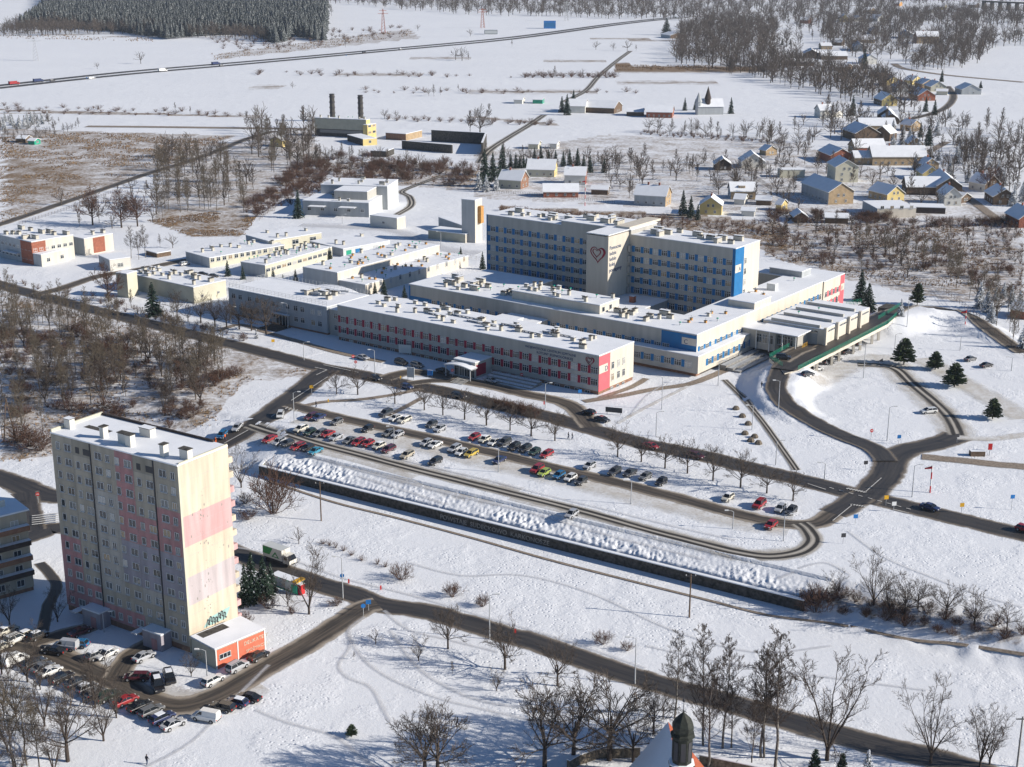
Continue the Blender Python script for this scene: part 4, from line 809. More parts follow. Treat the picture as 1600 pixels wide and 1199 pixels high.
# roof with raised edge strip
rb_ = MB(); rb_.box(-.1, AL + .02, -.15, AD + .05, zt + .003, zt + .25, M['snow']); child('roof', rb_, AB)
child('roof_parapet', MB().box(-.1, .3, 0, AD, zt + .253, zt + .8, M['lemon']), AB); child('roof_parapet', MB().box(.32, AL * .9, AD - .3, AD, zt + .253, zt + .7, M['darkw']), AB); child('roof_parapet', MB().box(AL - .25, AL + .03, .3, AD, zt + .253, zt + .5, M['lemon']), AB)
def rp(px, py):
    x, y = G0(px, py, LOW + zt + .25); dx, dy = x - AP0[0], y - AP0[1]; return dx * math.cos(an) + dy * math.sin(an), -dx * math.sin(an) + dy * math.cos(an)
for k, (px, py, w, d, hh) in enumerate([(109, 669, 1.6, 1.2, 1.9), (163, 684, 1.0, 1.2, 2.2), (196, 693, 2.6, 1.1, 2.0), (204, 697, 1.4, 1.2, 2.2), (231, 681, 2.8, 1.4, 1.6), (257, 713, 1.0, 1.2, 2.3), (291, 717, 2.0, 1.2, 1.9)]):
    u, v = rp(px, py); b = MB(); b.box(-w / 2, w / 2, -d / 2, d / 2, 0, hh, M['whitew']); b.box(-w / 2 - .15, w / 2 + .15, -d / 2 - .15, d / 2 + .15, hh + .003, hh + .12, M['concd'], top=M['snow'] if k in (0, 4) else None); child('chimney', b, AB, (max(1.3, u), min(max(1.2, v), AD - 1.2), zt + .25))
child('bare_roof_patch', MB().box(3, 9.5, 5.2, 6.6, zt + .26, zt + .27, M['concd']), AB)
# rear loggias seen in profile
for r in range(12):
    z = z12 + (11 - r) * FH - .7
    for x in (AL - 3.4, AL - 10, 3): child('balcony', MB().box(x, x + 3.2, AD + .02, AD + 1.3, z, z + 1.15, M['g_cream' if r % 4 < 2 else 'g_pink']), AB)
# graffiti on gable
gb = MB()
for i in range(7):
    y0 = 4.2 + i * .72; z0 = 3.4 + .35 * math.sin(i * 1.7); pts = [(y0, z0), (y0 + .35, z0 + 1.5), (y0 + .75, z0 + 1.1), (y0 + .45, z0 + .5), (y0 + .95, z0 + .2)]
    for (a1, b1), (a2, b2) in zip(pts[:-1], pts[1:]):
        d = math.hypot(a2 - a1, b2 - b1); nx_, ny_ = -(b2 - b1) / d * .12, (a2 - a1) / d * .12
        gb.quad((AL + .075, a1 - nx_, b1 - ny_), (AL + .075, a2 - nx_, b2 - ny_), (AL + .075, a2 + nx_, b2 + ny_), (AL + .075, a1 + nx_, b1 + ny_), m=M['dark'])
tq = mat('turquoise_spray', (0.35, 0.55, 0.52), .8)
gb.quad((AL + .068, 3.4, 3.6), (AL + .068, 9.2, 3.2), (AL + .068, 10.6, 5.2), (AL + .068, 5, 5.1), m=tq); child('graffiti', gb, AB)
for fx, nm in ((.30, 0), (.79, 1)):
    x = fx * AL; walls(AB, x - 2.6, x + 2.2, -2.6, -.06, 0, 3.2, M['p_lilac'], name='porch'); roof(AB, x - 2.6, x + 2.2, -2.6, -.06, 3.2, ov=.1, name='porch_roof'); child('door', MB().box(x - .3, x + 1.1, -2.68, -2.605, 0, 2.2, M['p_pink']), AB)
    child('porch_canopy', MB().box(x - 4.2, x - 2.72, -4, -1.4, 2.7, 2.9, M['steel'], top=M['snow']), AB)
# red brick shop against the gable
f_, l_, r_ = G0(338, 1047, LOW), G0(300, 1022, LOW), G0(415, 1014, LOW)
SH = empty('brick_shop', (f_[0], f_[1], LOW), math.atan2(r_[1] - f_[1], r_[0] - f_[0]), 'single storey shop with painted brick red front against the block gable', 'shop')
SL = math.hypot(r_[0] - f_[0], r_[1] - f_[1]); SD = 7.2
walls(SH, 0, SL, 0, SD, 0, 3.9, M['olive']); child('front_wall', MB().box(.02, SL, -.05, -.003, 0, 3.7, mat('shop_brick', (0.62, 0.17, 0.10), .85, .08, 1.5)), SH); roof(SH, 0, SL, 0, SD, 3.9)
child('bare_roof_patch', MB().box(1, 6.8, 4.9, SD - .2, 4.21, 4.22, M['concd']), SH)
for x in (.1, SL * .44, SL - .1): child('white_strip', MB().box(x - .12, x + .12, -.12, -.053, 0, 3.9, M['white']), SH)
win(SH, 2.0, -.05, 1.7, w=2.4, h=1.0, n=3, transom=False)
sm = text(SH, 'DELIKATESY', 1.0, (SL * .56, -.07, 2.45), 'F', 'g_cream', 'painted_sign'); sm = text(SH, 'SPOŻYWCZE', .8, (SL * .6, -.07, .9), 'F', 'g_cream', 'painted_sign')
# neighbour block at left frame edge
nba = heading((0, 937), (54, 922), LOW); NB1 = G0(54, 922, LOW); nl = 24.0; nh = hgt(52, 922, 798)
NB = empty('balcony_block', (NB1[0] - nl * math.cos(nba), NB1[1] - nl * math.sin(nba), LOW), nba, 'five storey block with dark balconies cut by the left picture edge', 'apartment block')
walls(NB, 0, nl, 0, 16, 0, nh, M['p_beige'], plinth=.8); roof(NB, 0, nl, 0, 16, nh, th=.35, ov=.5)
for r in range(5):
    z = .9 + r * (nh - 1.2) / 5
    if r: child('balcony', MB().box(nl - 11.5, nl - .1, -1.4, -.03, z - .2, z + .85, M['darkw' if r % 2 else 'plinth'], top=M['snow']), NB)
    for x in (nl - 15, nl - 10, nl - 6.5, nl - 2.6): win(NB, x, 0, z + .6, w=1.5, h=1.4, n=2, transom=False)
child('chimney', MB().box(nl - 5, nl - 2.6, 4, 5.4, nh + .3, nh + 1.7, M['whitew'], top=M['snow']), NB)
# ------------------------------------------------------------------ gabled houses
def house(name, label, p1, p2, hr, he, W, wall='ochre', gable=None, chim=1, cat='house', rows=1, roofm='snow', dormer=False, name2=None):
    a, b = np.array(G0(*p1, hr)), np.array(G0(*p2, hr)); L = float(np.linalg.norm(b - a)); an = math.atan2(*(b - a)[::-1])
    e = empty(name, (a[0], a[1], 0), an, label, cat); w = MB(); h2 = W / 2; k = M[wall]; g = M[gable or wall]
    w.quad((0, -h2, 0), (L, -h2, 0), (L, -h2, he), (0, -h2, he), m=k); w.quad((L, h2, 0), (0, h2, 0), (0, h2, he), (L, h2, he), m=k)
    w.quad((L, -h2, 0), (L, h2, 0), (L, h2, he), (L, 0, hr - .1), (L, -h2, he), m=g); w.quad((0, h2, 0), (0, -h2, 0), (0, -h2, he), (0, 0, hr - .1), (0, h2, he), m=g)
    child('wall', w, e); r = MB(); ov = .5; t = .32; sl = (hr - he) / h2; ye, ze = h2 + ov, he - ov * sl
    for s in (-1, 1):
        P_ = [(-ov, s * ye, ze), (L + ov, s * ye, ze), (L + ov, 0, hr), (-ov, 0, hr)]; Q_ = [(x, y, z + t) for x, y, z in P_]
        if s > 0: P_, Q_ = P_[::-1], Q_[::-1]
        r.quad(*Q_, m=M[roofm]); r.quad(*P_[::-1], m=M['wood'])
        for i in range(4): j = (i + 1) % 4; r.quad(P_[i], P_[j], Q_[j], Q_[i], m=M['white' if roofm == 'snow' else roofm])
    ro = child('roof', r, e)
    for i in range(chim): x = L * (.35 + .35 * i); child('chimney', MB().box(x - .4, x + .4, -.35, .35, hr - .6, hr + 1.5, M['brick'], top=M['snow']), ro)
    n = max(1, int(L / 3.6))
    for rr in range(rows):
        for i in range(n): win(e, (i + .5) * L / n, -h2, .9 + rr * 2.8, w=1.1, h=1.3, n=2)
    for rr in range(rows + 1):
        for y in (-W * .2, W * .2): win(e, L, y * (1 if rr < rows else .55), .9 + rr * 2.8, 'R', w=1.0, h=1.3, n=2)
        for y in (-W * .2, W * .2): win(e, 0, y * (1 if rr < rows else .55), .9 + rr * 2.8, 'L', w=1.0, h=1.3, n=2)
    if dormer:
        x = L * .45; zc = he + (hr - he) * .35; d = MB().box(x - 1.6, x + 1.6, -h2 * .75, -.6, he, zc + 1.2, M[wall], top=M['snow']); do = child('dormer', d, e); win(do, x, -h2 * .75, zc - .2, w=1.8, h=1.1, n=2, transom=False)
    return e
HS = [  # label, ridge ends (px), ridge h, eave h, width, wall, gable, chimneys, rows, dormer
 ('wide cream house with two skylights before the row of dark spruces behind the ward tower', (826, 248.6), (868.6, 249.6), 8.5, 4, 12, 'lemon', 'yellow', 1, 1, 0),
 ('house with balcony and brick gable right of the wide cream house by the spruces', (884, 260.6), (916, 261.3), 8.5, 5, 10, 'whitew', 'brick', 1, 1, 0),
 ('dark gabled house with brick end left of the wide cream house by the spruces', (785.4, 265.4), (819.8, 267.5), 8.5, 4.5, 11, 'olive', 'plinth', 1, 1, 0),
 ('low red walled house with long snowy roof just behind the ward tower', (849, 287.4), (903, 287.4), 6, 3, 10, 'brick', 'brick', 0, 1, 0),
 ('small snow roofed shed right of the low red walled house', (925.7, 290), (951, 291), 4, 2.6, 6, 'wood', 'wood', 0, 0, 0),
 ('grey house with two chimneys and ochre gable behind the ward tower', (996.4, 288.1), (1045, 290.9), 9, 5, 11, 'bluegrey', 'ochre', 2, 1, 0),
 ('yellow gabled house with red chimneys behind dark spruces right of the ochre gabled house', (1113, 303), (1111, 309), 8, 4.5, 10, 'yellow', 'yellow', 2, 1, 0),
 ('cream house with bright white roof and dormer right of the red chimneyed house', (1140.5, 285), (1178.8, 285), 7.5, 4, 10, 'ochre', 'bluegrey', 0, 1, 1),
 ('small dark barn gable standing alone left of the white gabled house', (1128, 244), (1130.5, 248.2), 6.5, 3.5, 9, 'darkw', 'darkw', 0, 0, 0),
 ('white gabled house with blue shaded roof left of the long green garage', (1173, 235), (1178.1, 240.6), 8, 3.5, 13, 'whitew', 'whitew', 0, 1, 0),
 ('large old barn with long shaded roof and stained ochre gable at the village edge', (1272.4, 272), (1315.7, 286.5), 10, 6, 13, 'bluegrey', 'ochre', 0, 1, 0),
 ('tall lemon yellow house with attic windows behind the large old barn', (1311.6, 243.1), (1324.7, 250.6), 11.5, 8, 12, 'lemon', 'lemon', 1, 2, 0),
 ('brick gabled barn with blue shaded roof behind the tall lemon yellow house', (1296.4, 225.3), (1316.3, 232.8), 8, 4.5, 13, 'brick', 'brick', 0, 0, 0),
 ('very long stone farm building with one chimney and unbroken white roof', (1360, 228), (1444, 228), 10, 5, 15, 'ochre', 'ochre', 1, 1, 0),
 ('white roofed farm building with red wall behind the very long stone one', (1332, 217.7), (1379, 217), 9, 5, 13, 'brick', 'ochre', 0, 1, 0),
 ('smaller farm wing with half shaded roof left of the very long stone building', (1333, 236), (1361, 236), 7, 4, 11, 'ochre', 'ochre', 0, 1, 0),
 ('long white roofed barn in front of the village centre', (1414.5, 276), (1468, 276.6), 8, 4, 13, 'wood', 'wood', 0, 0, 0),
 ('yellow house with small gable windows left of the long white roofed barn', (1371.6, 284.4), (1400.9, 291.4), 7.5, 4, 10, 'ochre', 'yellow', 0, 1, 0),
 ('small yellow gabled cottage behind the long white roofed barn', (1446, 255), (1456.5, 261), 7, 3.5, 9, 'yellow', 'yellow', 1, 1, 0),
 ('big blue roofed house behind the right end of the long white roofed barn', (1468.8, 263.8), (1485.4, 278), 9, 5, 12, 'ochre', 'wood', 1, 1, 0),
 ('narrow grey white house with steep roof right of the long white roofed barn', (1479.3, 287.4), (1490.6, 294), 8.5, 5, 8, 'whitew', 'whitew', 1, 1, 0),
 ('house with bright white front roof and glazed gable far right of the village', (1526.5, 269.9), (1551.9, 274.3), 8, 4, 10, 'whitew', 'wood', 1, 1, 0),
 ('brown gabled house below the glazed gable house on the far right', (1558, 287.4), (1572, 296), 7.5, 4, 11, 'wood', 'wood', 1, 1, 0),
 ('house with dormered blue roof cut by the right picture edge', (1590, 318), (1612, 328), 8, 4, 10, 'brick', 'brick', 1, 1, 0),
 ('square white villa standing alone in the field above the barns', (1277.8, 163.4), (1297.8, 163), 9, 5.5, 11, 'whitew', 'whitew', 1, 2, 0),
 ('long white roofed barn below the square white villa', (1341.1, 184.7), (1396.8, 184.7), 9, 5, 14, 'ochre', 'ochre', 0, 0, 0),
 ('big barn with broad blue shaded roof before the long barn near the villa', (1336.3, 190), (1356.9, 197), 9.5, 5, 16, 'wood', 'wood', 0, 0, 0),
 ('dark gable barn at the right end of the broad blue roofed barn', (1390, 195.5), (1379, 197.5), 9, 5, 11, 'wood', 'wood', 0, 0, 0),
 ('steep gabled house with one white roof side above the long barn', (1384, 165.5), (1386, 170), 8, 4, 11, 'darkw', 'darkw', 1, 0, 0),
 ('second steep gabled house, right of its twin above the long barn', (1390, 173), (1394, 178), 7, 3.5, 10, 'wood', 'wood', 0, 0, 0),
 ('small gabled cottage behind the very long stone farm building', (1427, 211), (1432, 215.5), 7, 3.5, 9, 'ochre', 'ochre', 0, 0, 0),
 ('yellow house at the left end of the upper hamlet', (1385, 117.5), (1397, 120), 7.5, 4, 13, 'bluegrey', 'yellow', 1, 1, 0),
 ('grey walled house, nearest in the upper hamlet left part', (1404.8, 126.4), (1415, 129.4), 8, 4.5, 13, 'bluegrey', 'bluegrey', 1, 1, 0),
 ('double blue roofed house at the back of the upper hamlet', (1421, 118), (1434, 119.2), 7.5, 4, 13, 'yellow', 'yellow', 1, 1, 0),
 ('blue roofed house with snowy porch in the middle of the upper hamlet', (1441, 122.3), (1453, 124.5), 7.5, 4, 13, 'ochre', 'ochre', 1, 1, 0),
 ('cream gabled house at the right end of the upper hamlet', (1457, 125), (1467.3, 128), 8, 4, 13, 'ochre', 'lemon', 1, 1, 0),
 ('reddish brick gabled house, lowest of the upper hamlet', (1434, 136), (1448.8, 140.5), 8.5, 4, 14, 'brick', 'brick', 1, 1, 0),
 ('small white roofed outbuilding beside the cream gabled hamlet house', (1464, 139), (1481, 139.5), 4.5, 3, 8, 'lemon', 'lemon', 0, 0, 0),
 ('grey barn beside a lone pointed spruce right of the upper hamlet', (1508, 129), (1519, 132.5), 8, 4, 16, 'bluegrey', 'bluegrey', 0, 0, 0),
 ('steep yellow gabled house among dark trees left of the upper hamlet', (1378, 143), (1391, 147), 9, 4.5, 12, 'wood', 'yellow', 0, 1, 0),
 ('long white roofed farmhouse in the wood, left of the big stone granary', (1331, 56), (1367, 56.4), 8, 4, 16, 'ochre', 'wood', 1, 1, 0),
 ('long white roofed shed in front of the far bare wood', (1226.8, 91.5), (1270, 91.5), 7, 4, 16, 'wood', 'wood', 0, 0, 0),
 ('dark gable barn behind the long white shed by the far wood', (1267, 75), (1269, 78), 9, 5, 16, 'darkw', 'darkw', 0, 0, 0),
 ('white roofed farm range right of the dark gable barn', (1281, 80.5), (1322, 80.5), 8, 4, 18, 'wood', 'wood', 0, 0, 0),
 ('small white roofed farmhouse behind the farm range', (1281.8, 67), (1298, 67), 7, 4, 16, 'ochre', 'ochre', 1, 1, 0),
 ('gabled house beside the winding lane in the far wood', (1340, 64), (1345, 68), 9, 5, 14, 'bluegrey', 'bluegrey', 1, 1, 0),
 ('far blue roofed house with pale gable at the wood edge', (1364, 22.7), (1378, 23.4), 10, 5, 18, 'bluegrey', 'pale', 0, 1, 0),
 ('far small yellow gabled house at the wood edge', (1318, 21), (1320, 23), 11, 5, 14, 'yellow', 'yellow', 0, 1, 0),
 ('far blue roofed house with white porch at the wood edge', (1336, 24), (1345, 25.5), 8, 4, 18, 'whitew', 'whitew', 0, 1, 0),
 ('small white gabled house half hidden in the dark wood', (1364, 42), (1370, 44), 8, 4, 14, 'wood', 'whitew', 0, 1, 0),
 ('big stone granary with two rows of small windows and white roof', (1431, 49.2), (1465.3, 49.2), 14, 8.5, 17, 'ochre', 'plinth', 1, 2, 0),
 ('blue shaded gable house left of the big stone granary', (1415, 46.5), (1419, 49.5), 9, 5, 16, 'bluegrey', 'bluegrey', 0, 0, 0),
 ('orange brick house on the top edge of the picture', (1399, 2), (1408, 2.2), 9, 5, 18, 'brick', 'orange', 0, 1, 0),
 ('hip roofed white barn at the left end of the field farm', (890, 155), (917, 155.5), 9, 5, 20, 'whitew', 'whitew', 0, 0, 0),
 ('long sagging barn in the middle of the field farm', (919, 156.6), (966, 158.5), 8, 4, 20, 'wood', 'wood', 0, 0, 0),
 ('low lean shed between the two longest barns of the field farm', (980, 169), (1006, 169.4), 5, 3, 12, 'wood', 'wood', 0, 0, 0),
 ('white roofed barn with dark wall at the right end of the field farm', (1012, 164), (1052, 164.8), 8, 4, 18, 'brick', 'brick', 0, 1, 0),
 ('cottage beside the lone big spruce under the motorway end', (1045, 49.5), (1060, 51.5), 7, 4, 22, 'bluegrey', 'wood', 0, 0, 0),
 ('red walled shed at the right picture edge below the spruces', (1588, 470), (1612, 474), 5, 3, 8, 'brick', 'brick', 0, 0, 0),
 ('small snowy outbuilding left of the dormer house in the gardens', (1150, 303), (1166, 304), 4.5, 2.6, 7, 'whitew', 'whitew', 0, 0, 0),
 ('low shed with broad white roof between the dormer house and the hedge', (1183, 306), (1206, 307), 3.8, 2.4, 8, 'wood', 'wood', 0, 0, 0),
 ('yellow kiosk with pointed snowy roof beside the garden hedge', (1218, 311), (1226, 312), 5, 3, 6, 'yellow', 'yellow', 0, 0, 0),
 ('white garage row in the hedge below the dormer house', (1160, 324), (1180, 325), 3.5, 2.4, 6, 'whitew', 'whitew', 0, 0, 0),
 ('long plank shed with snowy roof at the hedge in front of the large old barn', (1290, 333), (1325, 334), 4, 2.6, 7, 'wood', 'wood', 0, 0, 0),
 ('tiny cottage with blue roof behind the white gabled house', (1196, 226), (1206, 228), 5.5, 3, 8, 'ochre', 'ochre', 0, 0, 0),
 ('small farm shed between the villa and the spruces', (1302, 172), (1312, 173), 4.5, 3, 8, 'whitew', 'whitew', 0, 0, 0),
 ('stone cottage with blue roof behind the small yellow gabled cottage', (1446, 245), (1456, 248), 6.5, 3.5, 9, 'ochre', 'ochre', 1, 1, 0),
 ('small shaded roofed shed right of the narrow grey white house', (1497, 300), (1510, 302), 4.5, 2.5, 8, 'wood', 'wood', 0, 0, 0),
 ('ochre farmhouse half hidden by trees left of the double barn', (1415, 186), (1432, 188), 7, 4, 10, 'ochre', 'ochre', 1, 1, 0),
 ('snowy roofed cowshed in trees behind the upper hamlet', (1362, 108), (1382, 109), 7, 4, 13, 'wood', 'wood', 0, 0, 0),
 ('steep roofed white house in the far wood below the lane', (1352, 84), (1361, 86), 9, 5, 14, 'whitew', 'whitew', 1, 1, 0),
 ('brown barn with bright roof edge in the far wood clearing', (1300, 60), (1318, 60.5), 8, 4, 16, 'wood', 'wood', 0, 0, 0),
 ('pale cottage at the left end of the far wood clearing', (1236, 80), (1252, 80.3), 7, 4, 14, 'whitew', 'whitew', 0, 1, 0),
 ('small dark house at the far wood edge left of the winding lane', (1312, 99), (1328, 100), 7, 4, 13, 'wood', 'wood', 0, 1, 0),
 ('far white roofed house above the stone granary', (1446, 12), (1458, 12.2), 9, 5, 20, 'whitew', 'whitew', 0, 1, 0),
 ('far yellow walled house above the stone granary, upper right', (1466, 7), (1478, 7.2), 9, 5, 20, 'yellow', 'yellow', 0, 1, 0),
 ('far grey house near the top edge, left of the dark bridge', (1498, 9), (1512, 9.3), 9, 5, 22, 'bluegrey', 'bluegrey', 0, 1, 0),
 ('far brown house near the top edge left of the bridge', (1515, 4), (1528, 4.3), 9, 5, 22, 'wood', 'wood', 0, 1, 0),
 ('far cottage in the top wood above the long farmhouse', (1352, 12), (1364, 12.3), 9, 5, 20, 'ochre', 'ochre', 0, 1, 0),
 ('far red roofless looking barn on the top wood edge', (1252, 27), (1266, 27.3), 9, 5, 18, 'brick', 'brick', 0, 0, 0),
 ('white shed group beside the field farm track', (805, 152), (818, 152.3), 4.5, 3, 10, 'whitew', 'whitew', 0, 0, 0),
 ('small green walled hut beside the farm track sheds', (834, 153), (849, 153.3), 4, 3, 9, 'green', 'green', 0, 0, 0),
 ('white hut with green wall above the spruce row', (828, 220), (843, 220.5), 4.5, 3, 8, 'lemon', 'lemon', 0, 0, 0),
 ('snow roofed shed right of the green walled hut above the spruces', (861, 221), (872, 221.4), 4, 3, 7, 'whitew', 'whitew', 0, 0, 0),
 ('allotment hut with snowy roof at the left edge field', (30, 212), (44, 212.5), 4, 2.6, 7, 'wood', 'wood', 0, 0, 0),
 ('green allotment shed left of the snowy field corner', (48, 216), (58, 216.5), 3.6, 2.4, 6, 'green', 'green', 0, 0, 0),
 ('yellow shed in the copse left of the heating plant', (431, 214), (442, 212), 6, 4, 9, 'yellow', 'yellow', 0, 0, 0),
 ('blue roofed kiosk cottage in the bushes below the village', (1246, 326), (1252, 332), 4.5, 2.5, 6, 'wood', 'wood', 0, 0, 0),
]
for l, p1, p2, hr, he, W, wl, gb_, ch, rows, dm in HS: house('house' if rows else 'barn', l, p1, p2, hr, he, W, wl, gb_, ch, 'house' if rows else 'barn', rows, 'snow', dm)
flat('garage', 'long green garage with three dark doors behind the large old barn', 'garage', (1258, 266), (1219, 266), (1263, 263), 278, 'lemon', 'lemon', nv=0)
flat('factory_building', 'flat white roofed works building with cream corner at the village front', 'building', (1370.8, 326.8), (1348, 314.5), (1421.5, 322.4), 341, 'bluegrey', 'cream', wr=(4,), nv=0, bay=4)
flat('works_annex', 'low dark annex with yellow tarpaulin beside the flat roofed works building', 'building', (1424, 324), (1421, 318), (1464, 320), 333, 'darkw', 'darkw', nv=0)
# villa with turrets
V = empty('turreted_villa', (*G0(1108, 178), 0), .1, 'small villa with pointed dark turrets at the right end of the field farm', 'villa')
walls(V, -9, 9, -6, 6, 0, 6, M['bluegrey']); child('turret', MB().lathe([(2.2, 0), (2.2, 9), (2.8, 9), (.05, 16)], 8, M['bluegrey'], c=(-9, -4, 0)), V); child('turret', MB().lathe([(2, 0), (2, 11), (2.6, 11), (.05, 20)], 8, M['darkw'], c=(-2, -3, 0)), V)
b = MB()
for s in (-1, 1): b.quad((-9.5, s * 6.6, 5.6), (9.5, s * 6.6, 5.6), (9.5, 0, 11), (-9.5, 0, 11), m=M['snow'])
b.quad((9.2, -6, 6), (9.2, 6, 6), (9.2, 0, 11), m=M['whitew']); child('roof', b, V)
# far industrial: blue hall, grey hall by the motorway
for l, px, py, w, h_, m in [('bright blue billboard hall beside the far motorway', 859, 45, 17, 11, 'signb'), ('pale grey hoarding box beside the far motorway', 767, 54, 18, 6, 'bluegrey')]:
    p = P(px, py); e = empty('roadside_hall', p, 0, l, 'hall'); child('wall', MB().box(-w / 2, w / 2, 0, 9, 0, h_, M[m]), e); child('roof', MB().box(-w / 2 - .2, w / 2 + .2, -.2, 9.2, h_ + .003, h_ + .4, M['snow']), e); child('panel_face', MB().box(-w / 2 + 1, w / 2 - 1, -.15, -.01, h_ * .25, h_ * .75, M['pale' if m != 'signb' else 'blue']), e)
# far bridge top right
p, q = P(1535, 14), P(1620, 18); d = q - p; BR = empty('railway_bridge', p, math.atan2(d.y, d.x), 'dark multi span bridge on piers at the top right corner', 'bridge')
child('deck', MB().box(0, d.length, -4, 4, 12, 15, M['concd'], top=M['snow']), BR)
for i in range(7): child('pier', MB().box(i * d.length / 6.5, i * d.length / 6.5 + 5, -3, 3, 0, 12, M['concd']), BR)
# church at the bottom edge
cx, cy = G0(1075, 1246, LOW)
ch_h = None
cp = (cx, cy); zs = LOW
def zat(px_x, px_y, x, y):
    lo, hi = LOW, 60
    for _ in range(40):
        m = (lo + hi) / 2
        if prj(x, y, m)[1] > px_y: lo = m
        else: hi = m
    return lo
zr = 9.5
ra, rb_x = G0(1044, 1128, LOW + zr), G0(1072, 1262, LOW + zr); Lc = math.hypot(rb_x[0] - ra[0], rb_x[1] - ra[1])
CU = empty('chapel', ((ra[0] + rb_x[0]) / 2, (ra[1] + rb_x[1]) / 2, LOW), math.atan2(rb_x[1] - ra[1], rb_x[0] - ra[0]), 'chapel with shaded steep snow roof cut by the bottom picture edge', 'church')
b = MB(); Wc = 11.0

for s in (-1, 1):
    P_ = [(-Lc / 2, s * (Wc / 2 + .4), zr - 8), (Lc / 2, s * (Wc / 2 + .4), zr - 8), (Lc / 2, 0, zr), (-Lc / 2, 0, zr)]; P_ = P_ if s < 0 else P_[::-1]; b.quad(*P_, m=M['snow' if s < 0 else 'tile'])
child('roof', b, CU)
b = MB(); b.box(-Lc / 2 + .3, Lc / 2 - .3, -Wc / 2, Wc / 2, 0, zr - 7.8, M['whitew'])
for x in (-Lc / 2 + .25, Lc / 2 - .25): b.quad((x, -Wc / 2, zr - 7.8), (x, Wc / 2, zr - 7.8), (x, 0, zr - .3), m=M['tile'])
child('wall', b, CU)
SPX, SPY = G0(1064, 1216, LOW + zr)
zz2 = lambda py: zat(0, py, SPX, SPY) - LOW
SP_ = empty('bell_turret', (SPX, SPY, LOW), 0, 'dark octagonal bell turret with onion cap and spike beside the chapel roof', 'turret')
z_a, z_b, z_c, z_d, z_e = zz2(1192), zz2(1150), zz2(1128), zz2(1112), zz2(1086)
r0 = 1.6
lan = MB(); lan.lathe([(r0 * .95, 0), (r0 * .95, z_a - .6), (r0 * 1.22, z_a - .3), (r0 * 1.22, z_a)], 8, M['copper']); child('shaft', lan, SP_)
child('ledge_snow', MB().lathe([(r0 * 1.2, z_a + .003), (r0 * 1.2, z_a + .18), (r0 * .9, z_a + .3)], 8, M['snow']), SP_)
child('lantern', MB().lathe([(r0 * .9, z_a), (r0 * .9, z_b), (r0 * 1.12, z_b + .1), (r0 * 1.12, z_b + .35)], 8, M['copper']), SP_)
for i in range(8):
    t = 2 * math.pi * i / 8; o = child('louvre', MB().box(-.35, .35, -.06, .0, z_a + .9, z_b - .5, M['dark']), SP_); o.rotation_euler = (0, 0, t); o.location = (math.sin(t) * r0 * .85, -math.cos(t) * r0 * .85, 0)
hc = z_d - z_b; child('onion_cap', MB().lathe([(r0 * 1.1, z_b + .35), (r0 * .85, z_b + .6), (r0 * .98, z_b + hc * .3), (r0 * 1.0, z_b + hc * .45), (r0 * .8, z_b + hc * .65), (r0 * .42, z_b + hc * .82), (r0 * .12, z_b + hc * .95), (.05, z_d)], 8, M['copper']), SP_)
child('spike', MB().tube((0, 0, z_d - .2), (0, 0, z_e), .06, .04, 6, M['dark']), SP_); child('ball', MB().lathe([(.02, z_e - 1.2), (.22, z_e - 1.0), (.22, z_e - .8), (.02, z_e - .6)], 8, M['dark']), SP_)
longwall('churchyard_wall', 'curved rubble stone churchyard wall left of the chapel', 'wall', [(890, 1205), (905, 1196), (935, 1186), (1000, 1184)], 1.8, .6, 'stone'); longwall('churchyard_wall', 'rubble stone churchyard wall running right of the chapel', 'wall', [(1092, 1196), (1150, 1208), (1215, 1222), (1300, 1240)], 1.8, .6, 'stone')
